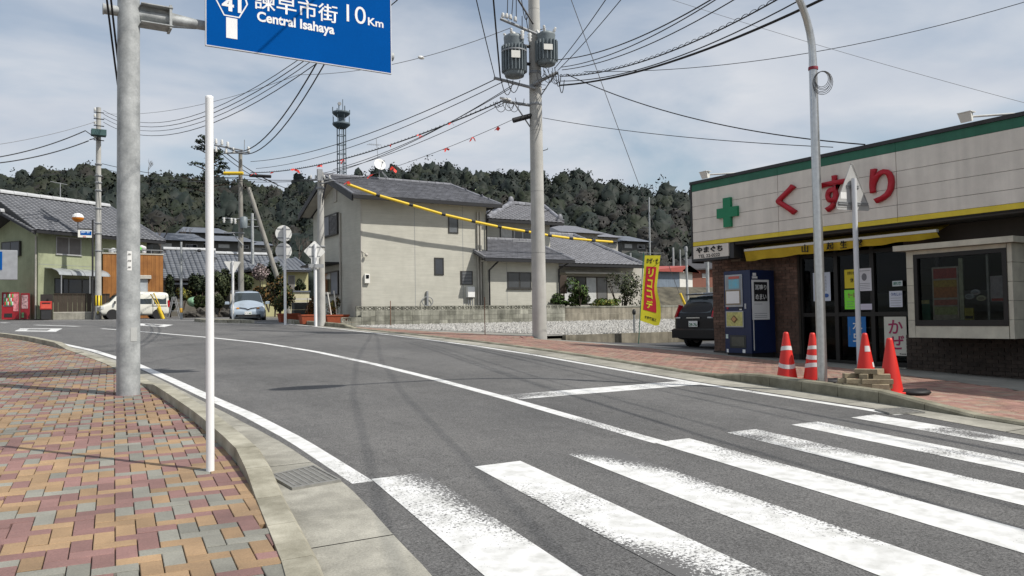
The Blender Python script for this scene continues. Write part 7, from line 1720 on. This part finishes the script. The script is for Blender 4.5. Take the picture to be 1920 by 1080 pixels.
def bush(name, lbl, cat, px0, px1, pyt, pyb, Y, n, ls, mats, seed, **k):
    P = PY((px0+px1)/2, pyb, Y); t = PY((px0+px1)/2, pyt, Y); w = (PY(px1, pyb, Y).x-PY(px0, pyb, Y).x)/2; h = t.z-P.z
    base = Vector((P.x, Y, min(P.z, max(gz(P.x, Y), P.z-.4)) if not k.get('lift') else gz(P.x, Y))); k.pop('lift', None); h0 = P.z-base.z
    return plant(name, lbl, cat, base, (w*1.05, w*.8, h/2*1.08), h0, n, ls, mats, seed, **k)
# before the beige house and the blue car
bush('shrub', 'leafy shrub with red tinged top beside the blue car', 'shrub', 497, 556, 525, 601, 41, 1500, .10, ['mid', 'olive', 'rust', 'light', 'mid'], 1)
bush('shrub', 'rust coloured potted shrub left of the diamond sign post', 'shrub', 572, 590, 548, 600, 33.5, 500, .07, ['rust', 'red', 'olive'], 2)
bush('shrub', 'yellow orange potted shrub with canes right of the service pole', 'shrub', 611, 640, 552, 600, 32.6, 420, .06, ['rust', 'yellow', 'olive'], 3)
TER = mat('terracotta', (.30, .07, .03), .8, var=.12, scale=9)
for (px, Y, wd, lbl) in ((541, 36.5, .9, 'reddish planter box at the foot of the leafy shrub'), (630, 32.2, .95, 'reddish terracotta planter under the yellow orange shrub'), (578, 33.2, .7, 'dark red planter under the rust coloured shrub')):
    P = at_base(px, 600, Y); t = thing('planter', lbl, 'planter', P+Vector((0, 0, .02)), 0, 'planters at the beige house corner')
    MB().hexa([(-wd*.42, -.2, 0), (wd*.42, -.2, 0), (wd*.42, .2, 0), (-wd*.42, .2, 0)], [(-wd*.5, -.25, .34), (wd*.5, -.25, .34), (wd*.5, .25, .34), (-wd*.5, .25, .34)]).build('box', TER, t); MB().box((-wd*.53, -.27, .34), (wd*.53, .27, .40)).build('rim', TER, t)
for (px0, py0, px1, py1, lbl) in ((626, 545, 632, 595, 'pale bamboo cane standing in the yellow shrub, right one'), (614, 548, 622, 596, 'pale bamboo cane standing in the yellow shrub, left one')):
    a, c = PY(px0, py0, 32.4), PY(px1, py1, 32.4); o = MB().tube([(0, 0, 0), tuple(a-c)], .025, 6).build('cane', WHITEP); o.location = c; tag(o, lbl, 'cane')
# dark low wall left of the planters
p = PY(575, 585, 35.5); lw2 = thing('dark_wall', 'low dark stone wall behind the round road signs', 'wall', (PY(545, 590, 37.5).x, 37.5, gz(p.x, 37)))
for k in range(4):
    for j in range(3):
        x0 = PY(552, 590, 37.5).x+k*.62; z0 = gz(x0, 37.5)-.1+j*.34; MB().box((x0+.01, 37.5+.02*j, z0), (x0+.61, 38, z0+.33), ch=.02).build('stone', mat('stone_dark', (.06, .06, .055), .9, rnd=.25, var=.2, scale=4), lw2, True)
# garden before the long house
bush('garden_tree', 'rounded clipped garden tree just right of the white post', 'tree', 397, 431, 507, 566, 60, 1500, .16, ['mid', 'dark', 'olive'], 5, lift=1, lumps=9)
bush('garden_tree', 'bushy dark green tree behind the grey utility pole', 'tree', 436, 482, 512, 552, 62, 1300, .16, ['mid', 'dark', 'light'], 6, lift=1)
bush('garden_tree', 'dark green tree at the right corner of the orange annex', 'tree', 306, 332, 512, 592, 60, 1400, .16, ['dark', 'pine', 'mid'], 7)
bush('garden_tree', 'layered dark pine left of the white post', 'tree', 350, 392, 508, 572, 62, 1300, .15, ['pine', 'dark', 'mid'], 8, lift=1, lumps=11)
bush('shrub', 'yellow green shrub behind the slim grey lamp pole', 'shrub', 331, 358, 537, 568, 59, 800, .12, ['yellow', 'olive', 'light'], 9)
bush('shrub', 'low green shrub behind the left mirror of the blue car', 'shrub', 395, 425, 553, 580, 56, 700, .12, ['mid', 'olive'], 10); bush('shrub', 'low green hedge ball left of the white post', 'shrub', 362, 392, 556, 582, 57, 700, .12, ['mid', 'light'], 11)
bush('blossom_tree', 'pink grey blossom tree in front of the yellow house', 'tree', 470, 512, 498, 535, 58, 800, .11, ['pink', 'grey', 'pink', 'brown'], 12, lift=1)
bush('garden_tree', 'dark pine right of the blossom tree', 'tree', 500, 530, 490, 540, 60, 700, .15, ['pine', 'dark'], 13, lift=1); bush('shrub', 'reddish brown hedge behind the blue car', 'shrub', 478, 530, 532, 570, 50, 1200, .12, ['brown', 'rust', 'olive', 'mid'], 14); bush('shrub', 'small pine shrub before the yellow house door', 'shrub', 552, 572, 525, 548, 61, 500, .12, ['dark', 'mid'], 15)
P = PY(372, 568, 58); o = MB().ball((0, 0, 0), 1, 12, 8, (.55, .4, .36))  .build('green_tarp', mat('tarp_green', (.24, .42, .27), .5, var=.5, scale=3)); o.location = PY(366, 566, 58); tag(o, 'pale green striped tarpaulin bundle in the garden', 'tarpaulin')
rr = random.Random(4)
for k in range(9):
    P = at_base(352+9*k, 590, 56.5); r = rr.uniform(.3, .55); b = MB().ball((0, 0, 0), 1, 11, 8); of = Vector((k*3.1, k*1.7, 0))
    b.v = [tuple(Vector((q[0]*1.25, q[1]*.8, max(q[2]*.8, -.3)))*r*(1+.5*noise.noise(Vector(q)*1.7+of))+Vector((0, 0, r*.35))) for q in b.v]; b.sm = [False]*len(b.sm)
    o = b.build('garden_rock', mat('rock', (.065, .06, .052), .95, var=.3, scale=3, rnd=.2, bump=.5, bscale=8)); o.location = P; o.rotation_euler = (0, 0, rr.uniform(0, 6)); tag(o, 'dark garden rock in the row beyond the side road, '+['leftmost', 'second from the left', 'third from the left', 'fourth from the left', 'middle one', 'fourth from the right', 'third from the right', 'second from the right', 'rightmost'][k], 'rock', 'garden rocks along the side road')
# shrubs in front of the tiled house
bush('shrub', 'bright green shrub below the sliding windows', 'shrub', 1062, 1105, 528, 582, 30.6, 1300, .075, ['fresh', 'mid', 'light'], 21); bush('shrub', 'low fresh green shrub right of the big utility pole', 'shrub', 1036, 1066, 552, 574, 30.5, 700, .07, ['fresh', 'mid'], 22); bush('shrub', 'low yellow green shrub on top of the old wall', 'shrub', 1108, 1160, 556, 580, 30.5, 900, .07, ['light', 'yellow', 'fresh'], 23)
bush('sparse_tree', 'sparse dark leaved tree left of the banner', 'tree', 1134, 1200, 505, 575, 31.2, 750, .085, ['mid', 'dark', 'olive'], 24, lift=1, stems=6, lumps=9)

# wooded hill
HILLM = mat('hill_ground', (.035, .036, .022), .95, c2=(.022, .024, .014), var=.3, scale=.3)
RID = [(-300, 352), (-100, 345), (0, 336), (60, 330), (100, 321), (160, 321), (215, 316), (270, 319), (330, 322), (380, 328), (420, 333), (470, 338), (520, 337), (560, 330), (600, 326), (640, 333), (690, 321), (740, 310), (800, 306), (860, 311), (930, 307), (1000, 313), (1040, 316), (1070, 322), (1095, 322), (1130, 332), (1180, 341), (1230, 347), (1290, 352), (1360, 362), (1500, 385), (1800, 420), (2300, 470)]
def az_of(px): return YAW+math.degrees(math.atan((px-960)/FPX))
def px_of(az): return 960+FPX*math.tan(R_(max(-59, min(59, az-YAW))))
def ridge_z(az, D):
    px = px_of(az); py = float(np.interp(px, [r[0] for r in RID], [r[1] for r in RID])); d = ray(px, py); return EYE+d.z/math.hypot(d.x, d.y)*D
R0, R1 = 92.0, 205.0
def hill_z(az, r):
    D = R1+18*math.sin(az*.13); top = ridge_z(az, D)-(3.6 if px_of(az) < 500 else 5.6); X, Y = r*math.sin(R_(az)), r*math.cos(R_(az))
    base = 2.4; s = (r-R0)/(D-R0)
    if s <= 0: return base+s*6
    if s <= 1: return base+(top-base)*(s**1.05)+2.2*noise.noise(Vector((X*.03, Y*.03, 0)))*min(1, s*4)*(1-s)
    return top-(s-1)*30
b = MB(); azs = frange(-32, 92, 2); rs_ = [84, 92, 98, 106, 116, 128, 142, 158, 174, 190, 204, 216, 240, 300, 360]
for a in azs:
    for r in rs_: b.v.append((r*math.sin(R_(a)), r*math.cos(R_(a)), hill_z(a, r)))
n = len(rs_)
for i in range(len(azs)-1):
    for k in range(n-1): q = i*n+k; b.f.append((q, q+1, q+n+1, q+n)); b.m.append(0); b.sm.append(True)
b.build('hill', HILLM, kind='structure')
rr = random.Random(11); names = ['hdark', 'hpine', 'hmid', 'holive', 'hbrown', 'hbamboo', 'hgrey', 'hcore']
for k_, c_ in (('hdark', (.016, .022, .016)), ('hpine', (.016, .024, .020)), ('hmid', (.021, .028, .016)), ('holive', (.026, .031, .018)), ('hbrown', (.025, .024, .020)), ('hbamboo', (.030, .037, .020)), ('hgrey', (.027, .026, .025)), ('hcore', (.016, .018, .014))): LV[k_] = leafmat(k_, c_, .2); fb = MB(); fb.vn = []
def crown(b, c, rad, mi, seed, n=13, m=9):
    """lumpy closed crown"""
    k = len(b.v); of = Vector((seed*1.7, seed*.9, seed*2.3))
    for i in range(m+1):
        a = math.pi*i/m
        for j in range(n):
            t = 2*math.pi*(j+.5*(i % 2))/n; d = Vector((math.sin(a)*math.cos(t), math.sin(a)*math.sin(t), math.cos(a)))
            f = 1+.42*noise.noise(d*1.6+of)+.34*noise.noise(d*4.2+of)+.2*noise.noise(d*9+of); b.v.append((c[0]+d.x*rad[0]*f, c[1]+d.y*rad[1]*f, c[2]+d.z*rad[2]*f)); b.vn.append(tuple((d+Vector((noise.noise(d*5+of), noise.noise(d*5-of), .15+noise.noise(d*4.2+of)))*.8).normalized()))
    for i in range(m):
        for j in range(n):
            o = i % 2; q = (k+i*n+j, k+(i+1)*n+(j+(1 if not o else 0)-(0 if o else 1)) % n, k+(i+1)*n+(j+1) % n, k+i*n+(j+1) % n)
            b.f.append(q); b.m.append(mi); b.sm.append(True)
cells = []
r = 94.0
while r < 214:
    a = -12.0
    while a < 62:
        cells.append((a+rr.uniform(-.4, .4)*(300/r), r+rr.uniform(-1.8, 1.8))); a += 4.1/r*57.3
    r += 3.9
for ci, (a, r) in enumerate(cells):
    X, Y = r*math.sin(R_(a)), r*math.cos(R_(a)); z = hill_z(a, r); px = px_of(a)
    if r < 100 and 280 < px < 520: continue
    if not (-60 < px < 1420) and ci % 2: continue
    nz = noise.noise(Vector((X*.035, Y*.035, 3.0))); nz2 = noise.noise(Vector((X*.02, Y*.02, 9.0)))
    if px < 640: pal = [0, 0, 1, 2, 3] if nz < .1 else [3, 2, 2, 0, 4]
    else: pal = [0, 0, 1, 2] if (r > 165 or nz < -.1) else ([5, 5, 3, 2] if nz2 > -.05 and nz > .12 else [4, 6, 2, 0, 4])
    m1 = rr.choice(pal); m2 = rr.choice(pal)
    rad = rr.uniform(1.7, 2.9); hh_ = rad*rr.uniform(.95, 1.3) if m1 != 1 else rad*1.5
    crown(fb, (X, Y, z+hh_*.7), (rad*.82, rad*.82, hh_*.85), m1, ci)
    leaves(fb, (X, Y, z+hh_*.75), (rad*1.12, rad*1.12, hh_*1.1), 230 if -60 < px < 1420 else 30, rr.uniform(.27, .38), [m1, m1, m1, m2], rr, shell=.75, lumps=9)
fb.build('forest', [LV[k] for k in names], kind='stuff')
# hillside houses
def hill_house(px, py, wpx, hpx, Y, lbl, wallc, roofm=TILEB):
    p = PY(px, py, Y); k = depth(p)/FPX; w_, h_ = wpx*k, hpx*k; t = thing('hillside_house', lbl, 'house', p, 0, 'houses at the foot of the hill')
    MB().box((-w_/2, 0, -3), (w_/2, 6, h_*.5)).build('wall', wallc, t)
    A, B, C_, D = Vector((-w_*.58, -.8, h_*.48)), Vector((w_*.58, -.8, h_*.48)), Vector((w_*.40, 3, h_)), Vector((-w_*.40, 3, h_))
    b = MB(); q = [A, B, C_, D, Vector((w_*.58, 6.8, h_*.48)), Vector((-w_*.58, 6.8, h_*.48))]; b.add(q, [(0, 1, 2, 3), (1, 4, 2), (4, 5, 3, 2), (5, 0, 3)]); b.build('roof', roofm, t)
    n = max(2, int(w_/2.2))
    for i in range(n):
        x = -w_/2+w_*(i+.5)/n; f = MB().box((x-.6, -.04, .15), (x+.6, .02, h_*.5-.35)).build('window', ALUW, t); MB().box((x-.54, -.055, .2), (x+.54, -.041, h_*.5-.4)).build('pane', DGLASS if i % 2 else CURT, f)
    return t
WLG = mat('wall_grey', (.11, .108, .10), .85); WLW = mat('wall_pale', (.38, .37, .34), .85)
hill_house(335, 470, 90, 38, 92, 'grey roofed house above the left end of the long house roof', WLG); hill_house(438, 468, 70, 30, 94, 'grey roofed house at the hill foot right of the white post', WLG); hill_house(385, 452, 80, 30, 104, 'upper grey roofed hillside house behind the white post', WLG); hill_house(490, 472, 40, 24, 96, 'small house at the hill foot behind the leaning strut', WLW)
hill_house(1085, 458, 90, 42, 62, 'long dark roofed house behind the wavy tiled roof', WLW, TILEM); hill_house(1135, 462, 60, 34, 70, 'pale gabled house at the right end of the wavy tiled roof', WLW, TILEM); hill_house(1190, 468, 62, 30, 78, 'grey roofed house at the foot of the hill right of the guy cable end', WLG, TILEB)
# bare trees and the tall pine
def bare_tree(px, py0, py1, Y, lbl, m='bark', spread=.5, seed=1, name='bare_tree'):
    p = PY(px, py0, Y); p.z = min(p.z, p.z); H = PY(px, py1, Y).z-p.z; t = thing(name, lbl, 'tree', p, 0); rr = random.Random(seed); b = MB(); tw = MB()
    def grow(o, d, L_, r, lv):
        e = o+d*L_; (b if lv < 2 else tw).tube([o, o.lerp(e, .5)+Vector((rr.uniform(-.05, .05)*L_, 0, 0)), e], [r, r*.8, r*.6], 5, cap=False)
        if lv >= 4: return
        for k in range(3):
            nd = (d+Vector((rr.uniform(-1, 1), rr.uniform(-1, 1), rr.uniform(-.1, .6)))*spread*1.3).normalized(); grow(o.lerp(e, rr.uniform(.6, 1)), nd, L_*rr.uniform(.55, .75), r*.58, lv+1)
    grow(Vector((0, 0, -1)), Vector((0, 0, 1)), H*.42, H*.022, 0); BK = mat('bare_bark', (.10, .085, .075), .95); b.build('trunk', BK, t); tw.build('crown', BK, t)
bare_tree(300, 470, 388, 90, 'bare branched tree left of the hillside houses', seed=2); bare_tree(350, 470, 400, 96, 'bare branched tree between the hillside roofs', seed=3); bare_tree(520, 480, 400, 88, 'bare branched tree right of the leaning strut', seed=4); bare_tree(560, 490, 410, 84, 'brown bare tree left of the beige house', seed=6)
bare_tree(278, 322, 290, 200, 'pale bare tree on the ridge right of the sign pole', seed=5)
PT = PY(392, 420, 88); ptree = thing('pine_tree', 'tall dark pine with level branches rising above the hill behind the white post', 'tree', PT); HT = PY(392, 268, 88).z-PT.z
MB().tube([(0, 0, -4), (.2, 0, HT*.5), (-.2, 0, HT*.97)], [.35, .25, .08], 9).build('trunk', BARK, ptree)
b = MB(); bl = MB(); rr = random.Random(9)
for k in range(22):
    z = HT*(.42+.55*k/21); a = rr.uniform(0, 6.28); L_ = (2.6-1.5*(k/21))*rr.uniform(.7, 1.25); e = Vector((math.cos(a)*L_, math.sin(a)*L_, z+rr.uniform(.1, .6)))
    bl.tube([(0, 0, z-.3), tuple(e*.55+Vector((0, 0, z*.45-.1))), tuple(e)], [.09, .06, .03], 5)
    for f in (.55, .8, 1.0): leaves(b, (e.x*f, e.y*f, e.z+.1), (.8, .8, .20), 40, .13, [0, 1], rr, flat=.5, lumps=4)
leaves(b, (-.2, 0, HT*.97), (.8, .8, .45), 90, .13, [0, 1], rr); b.build('crown', [LV['pine'], LV['dark']], ptree); bl.build('limbs', BARK, ptree)
# lattice tower on the ridge
TB = PY(641, 345, 190); lt_ = thing('lattice_tower', 'dark steel lattice communication tower with round platforms on the hill', 'tower', TB); k = depth(TB)/FPX; TM = mat('tower_steel', (.085, .115, .135), .6)
def tz(py): return PY(641, py, 190).z-TB.z
w_ = 6.4*k; z1 = tz(237)
for (sx, sy) in ((-1, -1), (1, -1), (1, 1), (-1, 1)): tube('tower_leg', TM, lt_, [(sx*w_, sy*w_, -8), (sx*w_*.95, sy*w_*.95, z1)], .13, 8)
n = 8
for i in range(n+1):
    z = -4+(z1+4)*i/n; b = MB()
    for (a, c) in (((-1, -1), (1, -1)), ((1, -1), (1, 1)), ((1, 1), (-1, 1)), ((-1, 1), (-1, -1))): b.tube([(a[0]*w_, a[1]*w_, z), (c[0]*w_, c[1]*w_, z)], .09, 6)
    b.build('ring_brace', TM, lt_, kind='stuff')
tube('ladder', TM, lt_, [(-w_*.2, -w_, -4), (-w_*.2, -w_, z1)], .07, 6); tube('cable_run', TM, lt_, [(w_*.35, -w_, -4), (w_*.35, -w_, z1)], .10, 6)
for (py, r, nm) in ((234, 16.5, 'platform'), (213, 16.5, 'platform')):
    z = tz(py); R2 = r*k; MB().lathe([(R2*.55, z-.9), (R2*.96, z-.15), (R2, z), (R2, z+.35), (R2*.9, z+.4)], n=20).build(nm, TM, lt_)
MB().lathe([(w_*.95, tz(234)), (w_*.9, tz(222)), (w_*1.2, tz(214))], n=12).build('core', TM, lt_)
for j in range(8):
    a = 2*math.pi*j/8; tube('rail_post', TM, lt_, [(16*k*math.cos(a), 16*k*math.sin(a), tz(234)), (16*k*math.cos(a), 16*k*math.sin(a), tz(218))], .07, 5)
for j in range(7):
    a = 2*math.pi*j/7+.3; tube('antenna', TM, lt_, [(16*k*math.cos(a), 16*k*math.sin(a), tz(214)), (16*k*math.cos(a), 16*k*math.sin(a), tz(202 if j % 2 else 207))], .12, 6)
tube('mast', TM, lt_, [(.4, 0, tz(212)), (.4, 0, tz(186))], .09, 6); z = tz(196); b = MB(); b.tube([(-4.5*k, -.3, z), (-4.5*k, -.6, z)], 3.4*k, 16); b.build('dish', GREYM, lt_); tube('dish_post', TM, lt_, [(-4.5*k, 0, tz(212)), (-4.5*k, 0, z)], .12, 6)
